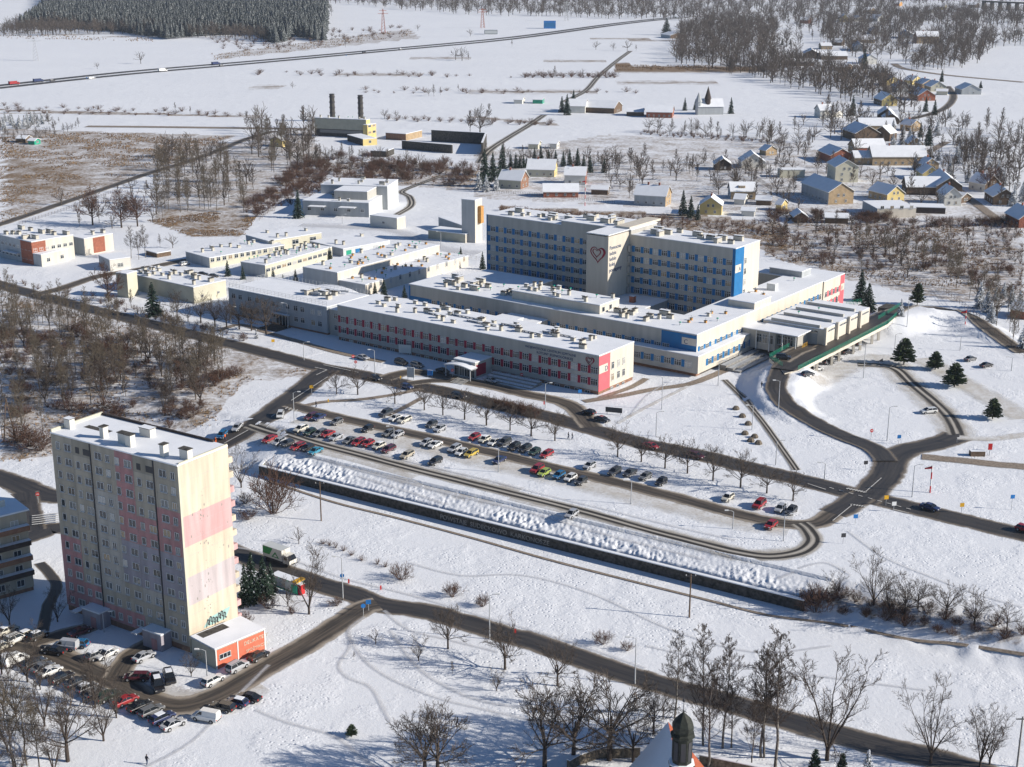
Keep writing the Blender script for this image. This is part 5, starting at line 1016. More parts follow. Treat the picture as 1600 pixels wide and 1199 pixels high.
# ------------------------------------------------------------------ vehicles
def loft(b, rings, m, caps=True):
    k = b.mm(m); n0 = len(b.v); n = len(rings[0])
    for r in rings: b.v += [tuple(p) for p in r]
    for j in range(len(rings) - 1):
        for i in range(n): b.f.append((n0 + j * n + i, n0 + j * n + (i + 1) % n, n0 + (j + 1) * n + (i + 1) % n, n0 + (j + 1) * n + i)); b.mi.append(k)
    if caps: b.f.append(tuple(n0 + n - 1 - i for i in range(n))); b.mi.append(k); b.f.append(tuple(n0 + (len(rings) - 1) * n + i for i in range(n))); b.mi.append(k)
CARS = {}
def carproto(kind):
    if kind in CARS: return CARS[kind]
    # L, W, H, belt z, stations(x, z top), cabin (xr0, xr1, xf1, xf0)
    S = dict(hatchback=(4.0, 1.72, 1.46, .92, [(-2.0, .78), (-1.9, .95), (-1.5, .96), (.6, .93), (.95, .9), (1.75, .78), (2.0, .6)], (-1.85, -1.45, .25, 1.0)),
             estate_car=(4.6, 1.78, 1.48, .95, [(-2.3, .8), (-2.2, .97), (-1.5, .97), (.8, .95), (1.2, .9), (2.05, .78), (2.3, .6)], (-2.15, -1.85, .4, 1.2)),
             saloon_car=(4.5, 1.75, 1.42, .93, [(-2.25, .72), (-2.15, .93), (-1.4, .95), (.7, .93), (1.05, .9), (2.0, .76), (2.25, .58)], (-1.65, -.85, .35, 1.15)),
             off_roader=(4.5, 1.85, 1.7, 1.05, [(-2.25, .85), (-2.2, 1.05), (-1.5, 1.07), (.8, 1.05), (1.1, 1.02), (2.1, .92), (2.25, .7)], (-2.15, -1.9, .45, 1.15)),
             van=(4.9, 1.9, 1.98, 1.15, [(-2.45, 1.1), (-2.4, 1.15), (-1.5, 1.15), (1.0, 1.12), (1.4, 1.05), (2.25, .9), (2.45, .65)], (-2.42, -2.38, .75, 1.5)))[kind]
    L, W, H, zb, st, cb = S; h = W / 2; out = []
    b = MB(); rings = []
    for i, (x, z) in enumerate(st):
        e = .88 if i in (0, len(st) - 1) else (.96 if i in (1, len(st) - 2) else 1.0); w = h * e; z0 = .3 if 0 < i < len(st) - 1 else .38
        rings.append([(x, -w * .93, z0), (x, w * .93, z0), (x, w, z0 + .2), (x, w * .985, z - .1), (x, w * .9, z), (x, -w * .9, z), (x, -w * .985, z - .1), (x, -w, z0 + .2)])
    loft(b, rings, M['paint'])
    # wheel arches as dark arcs, bumper strip
    for x in (-L * .3, L * .31):
        for s in (-1, 1): b.tube((x, s * (h - .12), .34), (x, s * (h + .012), .34), .39, .39, 12, M['tyre'])
    b.box(-L / 2 - .03, -L / 2 + .1, -h * .8, h * .8, .38, .55, M['dark']); b.box(L / 2 - .12, L / 2 + .03, -h * .8, h * .8, .36, .52, M['dark'])
    for s in (-1, 1): b.box(cb[3] - .45, cb[3] - .25, s * h - .12 * (s < 0) , s * h + .12 * (s > 0), zb, zb + .14, M['dark'])
    out.append(('body', b.mesh('body'), (0, 0, 0)))
    x0, x1, x2, x3 = cb; c = MB(); wb, wt = h * .89, h * .68; zt = H - .06
    B = [(x0, -wb, zb - .02), (x3, -wb, zb - .02), (x3, wb, zb - .02), (x0, wb, zb - .02)]; Tt = [(x1, -wt, zt), (x2, -wt, zt), (x2, wt, zt), (x1, wt, zt)]
    gm = M['cglass'] if kind != 'van' else M['paint']
    for i in range(4): j = (i + 1) % 4; c.quad(B[i], B[j], Tt[j], Tt[i], m=(M['cglass'] if (i == 1 or kind != 'van') else M['paint']))
    if kind == 'van':
        for s in (-1, 1): c.quad((.3, s * (wb + .0 - .02), zb + .1), (1.25, s * (wb - .02), zb + .1), (.75, s * (wt + .06), zt - .15), (.3, s * (wt + .06), zt - .15), m=M['cglass'])
    out.append(('window_glass', c.mesh('window_glass'), (0, 0, 0)))
    r = MB(); r.quad(*[(x * .98, y, zt + .06) for x, y, z in Tt], m=M['paint'])
    for i in range(4): j = (i + 1) % 4; r.quad(Tt[i], Tt[j], (Tt[j][0] * .98, Tt[j][1], zt + .06), (Tt[i][0] * .98, Tt[i][1], zt + .06), m=M['paint'])
    for p, q in zip(B, Tt):  # pillars
        r.tube(p, q, .05, .05, 4, M['paint'], cap=False)
    for s in (-1, 1): xm = (x1 + x2) / 2; r.tube(((x0 + x3) / 2, s * wb, zb), (xm, s * wt, zt), .045, .045, 4, M['paint'], cap=False)
    out.append(('roof', r.mesh('roof'), (0, 0, 0)))
    wm = MB(); wm.tube((0, -.1, 0), (0, .1, 0), .33, .33, 12, M['tyre']); wm.tube((0, -.115, 0), (0, .115, 0), .2, .2, 8, M['rim']); wme = wm.mesh('wheel')
    for x in (-L * .3, L * .31):
        for s in (-1, 1): out.append(('wheel', wme, (x, s * (h - .06), .33)))
    lm = MB().box(-.05, .05, -.17, .17, -.07, .07, M['hl']).mesh('headlight'); tm = MB().box(-.05, .05, -.12, .12, -.13, .13, M['tl']).mesh('taillight')
    for s in (-1, 1): out.append(('headlight', lm, (L / 2 - .07, s * h * .62, .66))); out.append(('taillight', tm, (-L / 2 + .03, s * h * .74, .76)))
    if kind == 'off_roader': out.append(('roof_rail', MB().box(-1.6, .3, -.62, -.57, H + .03, H + .08, M['dark']).box(-1.6, .3, .57, .62, H + .03, H + .08, M['dark']).mesh('roof_rail'), (0, 0, 0)))
    CARS[kind] = out; return out
SM = MB().box(-.95, .55, -.56, .56, 0, .07, M['snow']).mesh('snow_cap')
PAL = dict(black=(.012, .012, .014), dark_grey=(.05, .053, .06), grey=(.16, .165, .17), silver=(.42, .43, .45), white=(.72, .72, .7), cream=(.6, .57, .48), red=(.33, .02, .025), maroon=(.10, .015, .025), navy=(.02, .035, .11), blue=(.02, .14, .30), light_blue=(.04, .26, .38), lime=(.36, .45, .08), yellow=(.55, .4, .06), beige=(.42, .37, .28), dark_green=(.02, .05, .035))
def car(px, py, ang, colr, kind, label, group=None, z=None, snow=False, far=False):
    p = P(px, py) if z is None else Vector((*G0(px, py, z), z))
    e = empty(kind if kind != 'van' else 'delivery_van', (p.x, p.y, p.z + .12), ang, label, 'car' if kind != 'van' else 'van', group)
    zx = 0
    if z is None:   # follow the slope
        d = 1.3; gx_, gy_ = (Tz(p.x + d, p.y) - Tz(p.x - d, p.y)) / (2 * d), (Tz(p.x, p.y + d) - Tz(p.x, p.y - d)) / (2 * d)
        e.rotation_euler[1] = -math.atan(gx_ * math.cos(ang) + gy_ * math.sin(ang)) if abs(gx_) + abs(gy_) < .3 else 0
    for n, me_, l in carproto(kind):
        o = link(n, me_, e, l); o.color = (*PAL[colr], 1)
    if snow: link('snow_cap', SM, e, (-.25, 0, {'hatchback': 1.46, 'estate_car': 1.48, 'saloon_car': 1.42, 'off_roader': 1.7, 'van': 1.98}[kind] + .005))
    return e
KN = dict(hatchback='hatchback', estate_car='estate car', saloon_car='saloon car', off_roader='tall off roader', van='van')
def cname(c): return c.replace('_', ' ')
perp = heading((565, 661), (665, 683)) + math.pi / 2
h_ = ['hatchback', 'saloon_car', 'estate_car', 'hatchback', 'off_roader']
def row(rowname, group, data, ang):
    tot = len(data)
    for i, d in enumerate(data):
        x, y, c = d[:3]; k = d[3] if len(d) > 3 else h_[(i * 7 + int(x)) % 4]
        where = ('leftmost' if i == 0 else 'rightmost' if i == tot - 1 else (ordinal(i) + ' car from the left') if i < 13 else (ordinal(tot - 1 - i) + ' car from the right'))
        car(x, y, ang + rnd.uniform(-.06, .06) + (math.pi if (int(x * 3) % 3 == 0) else 0), c, k, '%s %s, %s in the %s' % (cname(c), KN[k], where, rowname), group, snow=(c in ('white', 'cream') and i % 2 == 0))
row('upper lane back row', 'cars parked along the upper lane', [(603, 650, 'dark_grey', 'off_roader'), (618, 657, 'white'), (632, 660, 'cream'), (674, 667, 'dark_grey'), (687, 674, 'silver'), (741, 687, 'red'), (757, 691, 'cream'), (772, 695, 'white'), (788, 696, 'dark_grey', 'off_roader'), (803, 702, 'black'), (820, 705, 'black'), (835, 710, 'dark_green'), (854, 714, 'red'),
    (921, 732, 'silver'), (960, 741, 'dark_grey'), (984, 743, 'dark_grey'), (1008, 749, 'grey'), (1033, 757, 'black'), (1137, 782, 'cream'), (1186, 793, 'red', 'off_roader'), (1219, 799, 'silver'), (1236, 802, 'dark_grey')], perp)
row('upper lane front row', 'cars parked along the upper lane', [(486, 655, 'maroon'), (498, 656, 'navy'), (526, 663, 'grey'), (574, 674, 'black'), (607, 681, 'grey'), (621, 683, 'silver'), (666, 696, 'silver'), (680, 699, 'white'), (710, 705, 'silver'), (721, 711, 'white'), (736, 713, 'yellow'), (780, 723, 'navy'), (839, 738, 'red', 'off_roader'), (850, 743, 'lime', 'hatchback'), (873, 747, 'blue', 'hatchback'), (891, 751, 'white'), (908, 756, 'dark_grey')], perp)
row('lower lane back row', 'cars parked along the lower lane', [(470, 674, 'cream'), (484, 679, 'dark_green'), (500, 681, 'grey'), (512, 682, 'red'), (525, 687, 'silver'), (546, 692, 'grey'), (560, 695, 'red'), (575, 697, 'red'), (592, 701, 'cream'), (607, 706, 'maroon'), (636, 715, 'beige'), (680, 725, 'black', 'estate_car'), (1204, 825, 'red', 'hatchback')], perp)
row('lower lane front row', 'cars parked along the lower lane', [(421, 690, 'red'), (436, 694, 'silver'), (449, 697, 'dark_grey'), (465, 702, 'red'), (480, 704, 'black'), (493, 709, 'light_blue', 'saloon_car')], perp)
car(893, 808, perp + math.pi, 'silver', 'hatchback', 'silver hatchback alone in the snow below the lower lane wheel tracks', 'cars parked along the lower lane')
hs = heading((440, 633), (395, 667)); hm = heading((925, 671), (1000, 692)); hm2 = heading((720, 618), (780, 634))
for a in [(438, 652, hs + .3, 'white', 'estate_car', 'white estate car with yellow stripe at the car park entrance corner'), (371, 671, hs, 'silver', 'saloon_car', 'silver saloon parked at the street edge above the apartment block roof'), (347, 683, hs, 'blue', 'hatchback', 'blue car with two people in orange beside it, behind the apartment block'),
          (586, 594, hm2, 'black', 'saloon_car', 'black saloon driving on the main street below the grey annex'), (636, 608, hm2, 'navy', 'hatchback', 'dark blue hatchback on the main street under the first lindens'), (627, 570, hm2, 'black', 'off_roader', 'black off roader by the snow heap left of the pavilion'), (652, 574, hm2, 'grey', 'estate_car', 'grey estate car behind the snow heap left of the pavilion'),
          (692, 583, hm2, 'black', 'saloon_car', 'black car waiting in the shade left of the glazed entrance pavilion'), (567, 562, hm2, 'silver', 'saloon_car', 'silver saloon parked under the left end of the crimson panelled wing'), (767, 598, hm2, 'silver', 'saloon_car', 'silver saloon stopped just right of the glazed entrance pavilion'), (717, 622, hm2, 'black', 'estate_car', 'black estate car passing on the main street below the pavilion'),
          (920, 648, hm + math.pi, 'black', 'hatchback', 'black hatchback at the curve below the D corner, upper of two'), (941, 659, hm, 'dark_grey', 'saloon_car', 'dark grey saloon at the curve below the D corner, lower of two'), (1017, 701, hm, 'red', 'saloon_car', 'red saloon driving on the main street between the lindens'), (1087, 716, hm, 'maroon', 'estate_car', 'maroon estate car following on the main street under the lindens'),
          (1453, 797, hm, 'navy', 'saloon_car', 'dark blue saloon leaving the crossroads to the right'), (1601, 831, hm, 'red', 'hatchback', 'red car cut by the right picture edge on the main street'), (1451, 646, heading((1428, 649), (1466, 646)) + math.pi, 'white', 'estate_car', 'white estate car alone in the snow near the brown tyre tracks'),
          (1516, 564, heading((1500, 570), (1530, 562)), 'grey', 'saloon_car', 'grey saloon, left of two parked by the right hand bank'), (1541, 574, heading((1520, 577), (1555, 570)), 'black', 'saloon_car', 'black saloon, right of two parked by the right hand bank'),
          (1262, 588, perp - .5, 'dark_grey', 'hatchback', 'dark car under the deck, leftmost beneath the green railing'), (1276, 580, perp - .5, 'white', 'hatchback', 'white car under the deck, second beneath the green railing'), (1295, 569, perp - .5, 'grey', 'hatchback', 'grey car under the deck, third beneath the green railing'), (1306, 563, perp - .5, 'white', 'saloon_car', 'white saloon under the deck, fourth beneath the green railing'), (1325, 553, perp - .5, 'black', 'saloon_car', 'black car deep under the deck, rightmost beneath the railing'),
          (1345, 540, perp - .5, 'dark_grey', 'hatchback', 'dark hatchback between the far columns of the deck'), (289, 415, .9, 'white', 'estate_car', 'white estate car in the shade at the long low service building'), (316, 431, .1, 'black', 'saloon_car', 'black saloon behind the olive workshop, left of two'), (333, 434, .1, 'dark_grey', 'saloon_car', 'dark grey saloon behind the olive workshop, right of two')]: car(*a)
car(1224, 562, HU + .4, 'dark_grey', 'off_roader', 'dark off roader standing on the deck at the short green rail', z=ZD + .15)
# yard below the apartment block
ha = heading((62, 1062), (95, 1047), LOW); hb = heading((252, 1144), (288, 1127), LOW); hc_ = heading((386, 1061), (333, 1090), LOW); G_ = 'cars around the apartment block yard'
for a in [(3, 1015, ha, 'cream', 'estate_car', 'cream car at the left picture edge in the upper yard row', 1), (26, 1003, ha, 'white', 'off_roader', 'white off roader behind the cream car at the left edge', 0), (12, 990, ha, 'cream', 'saloon_car', 'snow dusted cream car farthest back at the left edge', 1), (43, 996, ha, 'beige', 'saloon_car', 'beige car under snow next to the end of the dark footpath', 1), (60, 998, ha, 'black', 'hatchback', 'black hatchback with snowy bonnet at the end of the dark footpath', 1),
          (12, 1033, ha, 'silver', 'saloon_car', 'silver car wholly under snow in the lower yard row at the left edge', 1), (25, 1037, ha, 'white', 'van', 'small white van in the lower yard row at the left edge', 0), (54, 1041, ha, 'dark_grey', 'estate_car', 'dark grey estate car behind the forked tree trunks of the yard', 0), (67, 1048, ha, 'grey', 'saloon_car', 'blue grey saloon squeezed behind the white one in the yard', 0), (79, 1054, ha, 'white', 'saloon_car', 'white saloon in the middle of the lower yard row', 0), (97, 1064, ha, 'black', 'estate_car', 'black estate car with red light right of the white saloon in the yard', 0), (120, 1071, ha, 'dark_grey', 'saloon_car', 'dark grey saloon under the spreading bare yard tree', 0),
          (136, 1080, ha, 'silver', 'hatchback', 'silver hatchback half under snow below the spreading yard tree', 1), (150, 1088, ha, 'grey', 'hatchback', 'grey hatchback left of the dark green one in the yard', 0), (168, 1093, ha, 'dark_green', 'estate_car', 'dark green estate car just left of the red one in the yard', 0), (197, 1100, hb, 'red', 'saloon_car', 'bright red saloon in the lower yard row', 0), (219, 1109, hb, 'black', 'saloon_car', 'black saloon directly right of the bright red one', 0), (237, 1116, hb, 'grey', 'estate_car', 'blue grey estate car between black saloon and chequered white roof', 0), (254, 1127, hb, 'navy', 'estate_car', 'navy estate car with snow white roof near the end of the yard row', 1), (271, 1137, hb, 'silver', 'saloon_car', 'silver saloon, last before the white van in the yard row', 0),
          (85, 1022, ha + math.pi / 2 + .4, 'black', 'saloon_car', 'black saloon moving along the muddy yard road', 0), (103, 1015, ha + 2, 'silver', 'van', 'silver pickup like van at the top side of the muddy yard road', 0), (123, 1011, ha + 2, 'blue', 'hatchback', 'blue hatchback with lit bonnet beside the silver van in the yard', 0), (125, 992, ha, 'maroon', 'saloon_car', 'maroon saloon in the deep shade of the left porch', 0), (150, 1029, ha, 'grey', 'hatchback', 'grey hatchback under bare twigs between the porches', 1), (167, 1027, ha + math.pi, 'white', 'saloon_car', 'white saloon on the snow mound between the porches', 1), (225, 1031, ha, 'silver', 'saloon_car', 'silver saloon parked at the right porch road', 0), (214, 1063, ha + 2.2, 'maroon', 'estate_car', 'maroon estate car behind bare twigs left of the black van', 0),
          (247, 1076, hc_ + 1.0, 'black', 'van', 'black van with snowy rear beside the bend of the yard road', 1), (265, 1064, hc_ + 1.0, 'black', 'off_roader', 'black off roader with snow white roof behind the black van', 1), (333, 1068, hc_ + math.pi, 'white', 'estate_car', 'white and silver estate car parked below the brick shop', 0), (371, 1047, hc_ + math.pi, 'silver', 'off_roader', 'silver off roader parked in front of the brick shop', 0), (404, 1030, hc_ + math.pi, 'black', 'saloon_car', 'black saloon at the right corner of the brick shop', 0),
          (348, 1110, hb + 1.9, 'black', 'estate_car', 'black estate car right beside the white van', 0), (371, 1103, hb + 1.9, 'navy', 'hatchback', 'navy hatchback, middle of three dark cars by the white van', 1), (389, 1095, hb + 1.9, 'black', 'saloon_car', 'black saloon, farthest of three dark cars by the white van', 0)]: car(*a[:6], G_, snow=bool(a[6]))
car(322, 1126, hb + 1.95, 'white', 'van', 'white delivery van standing across the end of the yard row')
hh = heading((200, 114), (400, 97))
def lorry(px, py, ang, cab, box, label, s=1.0, emb=False, z=None):
    p = P(px, py); e = empty('box_lorry', (p.x, p.y, p.z + .2), ang, label, 'lorry')
    child('cargo_box', MB().box(-4.2 * s, 1.4 * s, -1.2, 1.2, .9, 3.3, box, top=M['pale']), e); child('chassis', MB().box(-4.1 * s, 3.0 * s, -.9, .9, .5, .88, M['dark']), e)
    b = MB(); L1, L0 = 1.55 * s, 3.4 * s; b.quad((L1, -1.1, .6), (L0, -1.1, .6), (L0, -1.1, 1.4), (L0 - .6, -1.05, 2.3), (L1, -1.05, 2.4), m=cab); b.quad((L1, 1.05, 2.4), (L0 - .6, 1.05, 2.3), (L0, 1.1, 1.4), (L0, 1.1, .6), (L1, 1.1, .6), m=cab)
    b.quad((L0, -1.1, .6), (L0, 1.1, .6), (L0, 1.1, 1.4), (L0, -1.1, 1.4), m=cab); b.quad((L0 - .6, -1.05, 2.3), (L0 - .6, 1.05, 2.3), (L1, 1.05, 2.4), (L1, -1.05, 2.4), m=cab); b.quad((L1, -1.05, 2.4), (L1, 1.05, 2.4), (L1, 1.1, .6), (L1, -1.1, .6), m=cab); child('cab', b, e)
    g = MB(); g.quad((L0 + .01, -1.0, 1.42), (L0 + .01, 1.0, 1.42), (L0 - .58, .95, 2.25), (L0 - .58, -.95, 2.25), m=M['cglass']); child('windscreen', g, e)
    for s_ in (-1, 1): child('side_window', MB().box(L1 + .25, L0 - .75, s_ * 1.11 - .01, s_ * 1.11 + .01, 1.45, 2.1, M['cglass']), e)
    wm = MB().tube((0, -.14, 0), (0, .14, 0), .42, .42, 12, M['tyre']).mesh('wheel')
    for x in (-3 * s, 2.5 * s):
        for s_ in (-1, 1): link('wheel', wm, e, (x, s_ * 1.0, .25))
    if emb:
        b = MB()
        b.quad((-4.1, -1.23, 1.6), (-2.2, -1.23, 1.6), (-1.2, -1.23, 3.2), (-4.1, -1.23, 3.2), m=M['greenp']); b.quad((-1.6, -1.23, 1.3), (.6, -1.23, 1.3), (-.5, -1.23, 2.6), m=M['greenp']); b.quad((-1.1, -1.235, 1.5), (.1, -1.235, 1.5), (-.5, -1.235, 2.1), m=M['whitew']); child('box_graphic', b, e)
    return e
M['greenp'] = mat('green_paint', (.04, .27, .07), .5)
lorry(440, 880, heading((427, 888), (493, 911), LOW), M['whitew'], M['whitew'], 'white and green box lorry driving past the bus shelter', emb=True)
for px, py, c, l in [(23, 133, 'red', 'red lorry on the motorway at the left picture edge'), (61, 129, 'navy', 'dark lorry on the far carriageway, second from the left'), (255, 112.5, 'white', 'white lorry on the near motorway carriageway below the lone round tree'), (338, 102, 'navy', 'long dark lorry on the motorway under the spruce forest')]:
    M['lor_' + c] = mat('lorry_' + c, PAL[c], .5); lorry(px, py, hh, M['lor_' + c], M['lor_' + c], l, 1.3)
for px, py, c, l in [(82, 127.5, 'dark_grey', 'dark car on the near motorway lane behind the red lorry'), (142, 124, 'white', 'white van on the motorway beside the small blue road sign'), (146, 123.5, 'silver', 'silver van on the motorway behind the white one'), (346, 104, 'grey', 'grey van on the near motorway lane under the spruce forest'), (569, 83, 'black', 'black van on the far motorway lane right of the spruce forest'), (626, 78, 'silver', 'silver van alone on the middle stretch of motorway'), (1056, 28.5, 'dark_green', 'green van where the motorway meets the far wood')]: car(px, py, hh, c, 'van', l)
# ------------------------------------------------------------------ lamps, poles, signs
LPM = {}
def lamp(px, py, ytop, label, arm=1, group='street lamps', double=False):
    p = P(px, py); h = max(4, hgt(px, py, ytop)); e = empty('street_lamp', p, 0, label, 'street lamp', group)
    child('pole', MB().tube((0, 0, 0), (0, 0, h), .13, .075, 6, M['steel']), e)
    for s in ((1, -1) if double else (arm,)):
        a = child('arm', MB().tube((0, 0, h - .05), (s * .6, 0, h + .25), .05, .05, 5, M['steel']).tube((s * .6, 0, h + .25), (s * 1.3, 0, h + .3), .05, .05, 5, M['steel']), e); child('lamp_head', MB().box(min(s * 1.1, s * 1.9), max(s * 1.1, s * 1.9), -.16, .16, h + .22, h + .42, M['white']), a)
    return e
for i, (x, y, t, l, *r) in enumerate([(992, 1069, 998, 'grey street lamp in the foreground tree row above the chapel'), (765, 999, 931, 'grey street lamp between the two small round bushes and the lower road'), (536, 937, 872, 'street lamp carrying a round blue sign by the lower road junction'), (460, 661, 614, 'lamp at the corner of the street and the car park entrance'), (616, 697, 668, 'car park lamp among the cars left of the white estate car'), (779, 738, 700, 'car park lamp beside the navy car'), (986, 788, 752, 'lamp standing in the snow strip between the two parking lanes'), (1224, 846, 805, 'lamp at the right end of the car park near the lone red hatchback'), (1145, 827, 812, 'short lamp left of the lone red hatchback'),
      (1025, 682, 645, 'lamp in the snow field between D corner and lindens'), (1034, 640, 590, 'lamp with blue sign panel below the blue C corner'), (1122, 603, 565, 'lamp on the path below the long cream front'), (1216, 643, 596, 'lamp beside the curve of the ramp road'), (1212, 727, 690, 'lamp in the snow left of the ramp road loop'), (1175, 672, 635, 'lamp beside the trodden tracks on the slope'), (1386, 689, 637, 'tall lamp with side arm above the crossroads'), (1349, 591, 540, 'lamp in the snowy yard below the deck columns'), (1425, 777, 728, 'lamp right of the crossroads'), (1288, 750, 730, 'short post at the main street below the loop'), (1417, 511, 470, 'lamp at the far end of the green railing'), (1500, 548, 526, 'lamp on the snow bank in front of the far curve'), (1398, 545, 523, 'lamp beside the upper pine of the lower yard'), (1580, 580, 562, 'lamp at the right bank of the far curve'),
      (475, 563, 536, 'lamp in front of the right part of the fenced roof annex'), (450, 514, 475, 'lamp in front of the glazed annex entrance'), (361, 506, 481, 'lamp behind the bare trees at the left annex corner'), (586, 588, 548, 'lamp in front of the left crimson panels'), (852, 638, 600, 'red tinted lamp at the row of round shrubs'), (716, 588, 566, 'lamp left of the glazed pavilion'), (163, 988, 972, 'lit white lamp head in the shade at the left porch'), (324, 1061, 1017, 'lamp at the corner of the brick shop'), (535, 350, 340, 'lamp in the snowy yard right of the dark spruce'), (689, 388, 363, 'lamp beside the windowless tower base')]):
    lamp(x, y, t, l, arm=1 if i % 2 else -1)
def pole(px, py, ytop, label, m='wood', cross=True, aframe=False):
    p = P(px, py); h = hgt(px, py, ytop); e = empty('utility_pole', p, 0, label, 'utility pole', 'utility poles')
    if aframe:
        for s in (-1, 1): child('leg', MB().tube((s * 1.6, 0, 0), (0, 0, h), .17, .13, 6, M[m]), e)
    else: child('pole', MB().tube((0, 0, 0), (0, 0, h), .17, .12, 6, M[m]), e)
    if cross:
        c = child('crossarm', MB().box(-1, 1, -.08, .08, h - .5, h - .35, M['dark']), e)
        for x in (-.9, 0, .9): child('insulator', MB().tube((x, 0, h - .35), (x, 0, h - .1), .06, .05, 5, M['white']), c)
for a in [(1077, 965, 897, 'wooden utility pole in the meadow with a long shadow, right'), (502, 814, 753, 'wooden utility pole in the meadow left, below the dark wall'), (1474, 120, 90, 'pole standing among the upper hamlet houses'), (1412, 94, 75, 'pole in the field below the stone granary'), (1589, 1199, 1120, 'concrete pole at the lower right picture corner', 'conc')]: pole(*a)
pole(16, 690, 622, 'leaning two legged wooden pole in the left wood', aframe=True, cross=False)
def pylon(px, py, yt, label, m='steel'):
    p = P(px, py); h = hgt(px, py, yt); e = empty('pylon', p, .3, label, 'pylon', 'lattice pylons'); b = MB(); w = 2.6
    for sx in (-1, 1):
        for sy in (-1, 1): b.tube((sx * w, sy * w, 0), (sx * .5, sy * .5, h), .3, .2, 4, M[m])
    n = 8
    for i in range(n):
        z0, z1 = h * i / n, h * (i + 1) / n; a0 = w + (.5 - w) * i / n; a1 = w + (.5 - w) * (i + 1) / n
        b.tube((-a0, -a0, z0), (a1, -a1, z1), .16, .16, 3, M[m]); b.tube((a0, -a0, z0), (a1, a1, z1), .16, .16, 3, M[m])
    child('mast', b, e)
    for k in range(2): child('crossarm', MB().box(-7 + k * 2, 7 - k * 2, -.3, .3, h * .8 + k * h * .12, h * .8 + k * h * .12 + .5, M[m]), e)
pylon(56, 95, 57, 'lattice pylon in the far left field'); pylon(599, 52, 14, 'red and white lattice pylon right of the spruce forest', 'tile'); pylon(754, 44, 13, 'lattice pylon left of the grey hoarding box', 'tile'); pylon(885, 33, 2, 'faint lattice pylon above the blue billboard hall')
def mast(px, py, yt, label, bands, z=0):
    p = P(px, py); p = Vector((*G0(px, py, z), z)) if z else p; lo = p.z; h = 0.0
    for k in range(400):
        if prj(p.x, p.y, p.z + k * .1)[1] < yt: h = k * .1; break
    e = empty('marker_mast', p, 0, label, 'mast')
    for i in range(bands): child('band', MB().tube((0, 0, h * i / bands), (0, 0, h * (i + 1) / bands), .16, .16, 6, M['signr' if i % 2 == 0 else 'white']), e)
    child('wind_cone', MB().tube((0, 0, h - .5), (-1.6, .3, h - .9), .35, .15, 8, M['signr']), e)
mast(914, 322, 282, 'red and white striped mast behind the ward tower roof', 7); mast(1508, 507, 485, 'orange and white marker mast beside the far curve', 5); mast(1453, 770, 728, 'slim red pole with small flag in the snow right of the crossroads', 4)
def sign(px, py, kind, label, h=2.4, cat='road sign'):
    p = P(px, py); e = empty('road_sign', p, .15, label, cat); child('post', MB().tube((0, 0, 0), (0, 0, h), .05, .05, 6, M['steel']), e)
    if kind in ('no_entry', 'round_blue'):
        child('disc', MB().tube((0, -.1, h - .2), (0, -.05, h - .2), .45, .45, 14, M['signr' if kind == 'no_entry' else 'signb']), e)
        if kind == 'no_entry': child('bar', MB().box(-.3, .3, -.13, -.102, h - .27, h - .13, M['white']), e)
    else: bw = .16 if h < 2 else .5; child('board', MB().box(-bw, bw, -.1, -.05, h - .9, h, M[kind]), e)
for a in [(1361, 686, 'no_entry', 'round no entry sign beside the ramp road loop'), (1404, 694, 'signb', 'blue square sign on a post above the crossroads'), (1352, 735, 'dark', 'dark back of a sign inside the ramp road loop'), (1384, 790, 'signy', 'small yellow board at the crossroads, lower side'), (1336, 820, 'signb', 'blue parking sign at the car park exit'), (1317, 850, 'dark', 'dark signboard below the car park exit'), (1396, 800, 'white', 'white sign in the middle of the crossroads arm'), (1502, 802, 'signy', 'small yellow sign in the snow right of the main street car'), (1580, 797, 'signb', 'tall blue information pillar in the snow field at right', 3.6), (487, 615, 'signy', 'yellow priority sign at the street junction'), (513, 630, 'signy', 'orange board lying at the path near the car park entrance', 1.2), (427, 542, 'signy', 'yellow diamond sign on the snow strip before the annex'), (535, 915, 'round_blue', 'round blue sign at the lower road lamp'), (576, 955, 'signb', 'blue sign at the lower road junction, right one'), (568, 963, 'round_blue', 'round blue sign at the lower road junction, left one'), (545, 912, 'signr', 'red and white chevron post on the lower road verge', 1.0), (595, 922, 'signr', 'second red and white chevron post on the lower road verge', 1.0), (805, 990, 'signr', 'third red and white chevron post on the lower road verge', 1.0),
          (60, 786, 'no_entry', 'red round sign on the snowy traffic island at left'), (556, 577, 'no_entry', 'red round sign before the left end of the crimson panels'), (552, 568, 'no_entry', 'round red and white sign near the crimson panelled wall'), (707, 590, 'no_entry', 'round sign left of the pavilion canopy'), (850, 636, 'signr', 'red and white boards at the end of the round shrub row', 1.6), (815, 597, 'no_entry', 'small red sign at the end of the access ramp'), (626, 595, 'signy', 'yellow hydrant like marker on the snow heap', 1.4), (136, 128, 'signb', 'blue sign board beside the motorway at left', 4), (541, 92, 'signb', 'pale blue sign board beside the motorway centre', 4), (1495, 692, 'dark', 'dark sign post at the end of the side road'), (906, 622, 'signb', 'blue sign below the D corner windows')]: sign(*a)
# information boards
for px, py, w, h, m, l in [(959, 648, 4.5, 1.4, 'dark', 'long low notice board in the snow below the D corner'), (642, 593, 2.2, 3, 'pale', 'white kiosk like pillar box on the snow island'), (672, 590, 1.6, 1.6, 'signb', 'small blue board on the snow island'), (633, 555, 4.0, 2.6, 'whitew', 'white banner board in front of the crimson panelled wing')]:
    p = P(px, py); e = empty('notice_board', p, -.3, l, 'board'); child('board', MB().box(-w / 2, w / 2, -.1, .1, .6, .6 + h, M[m], top=M['snow']), e)
    for s in (-.8, .8): child('leg', MB().box(s * w / 2 - .06, s * w / 2 + .06, -.05, .05, 0, .6, M['steel']), e)
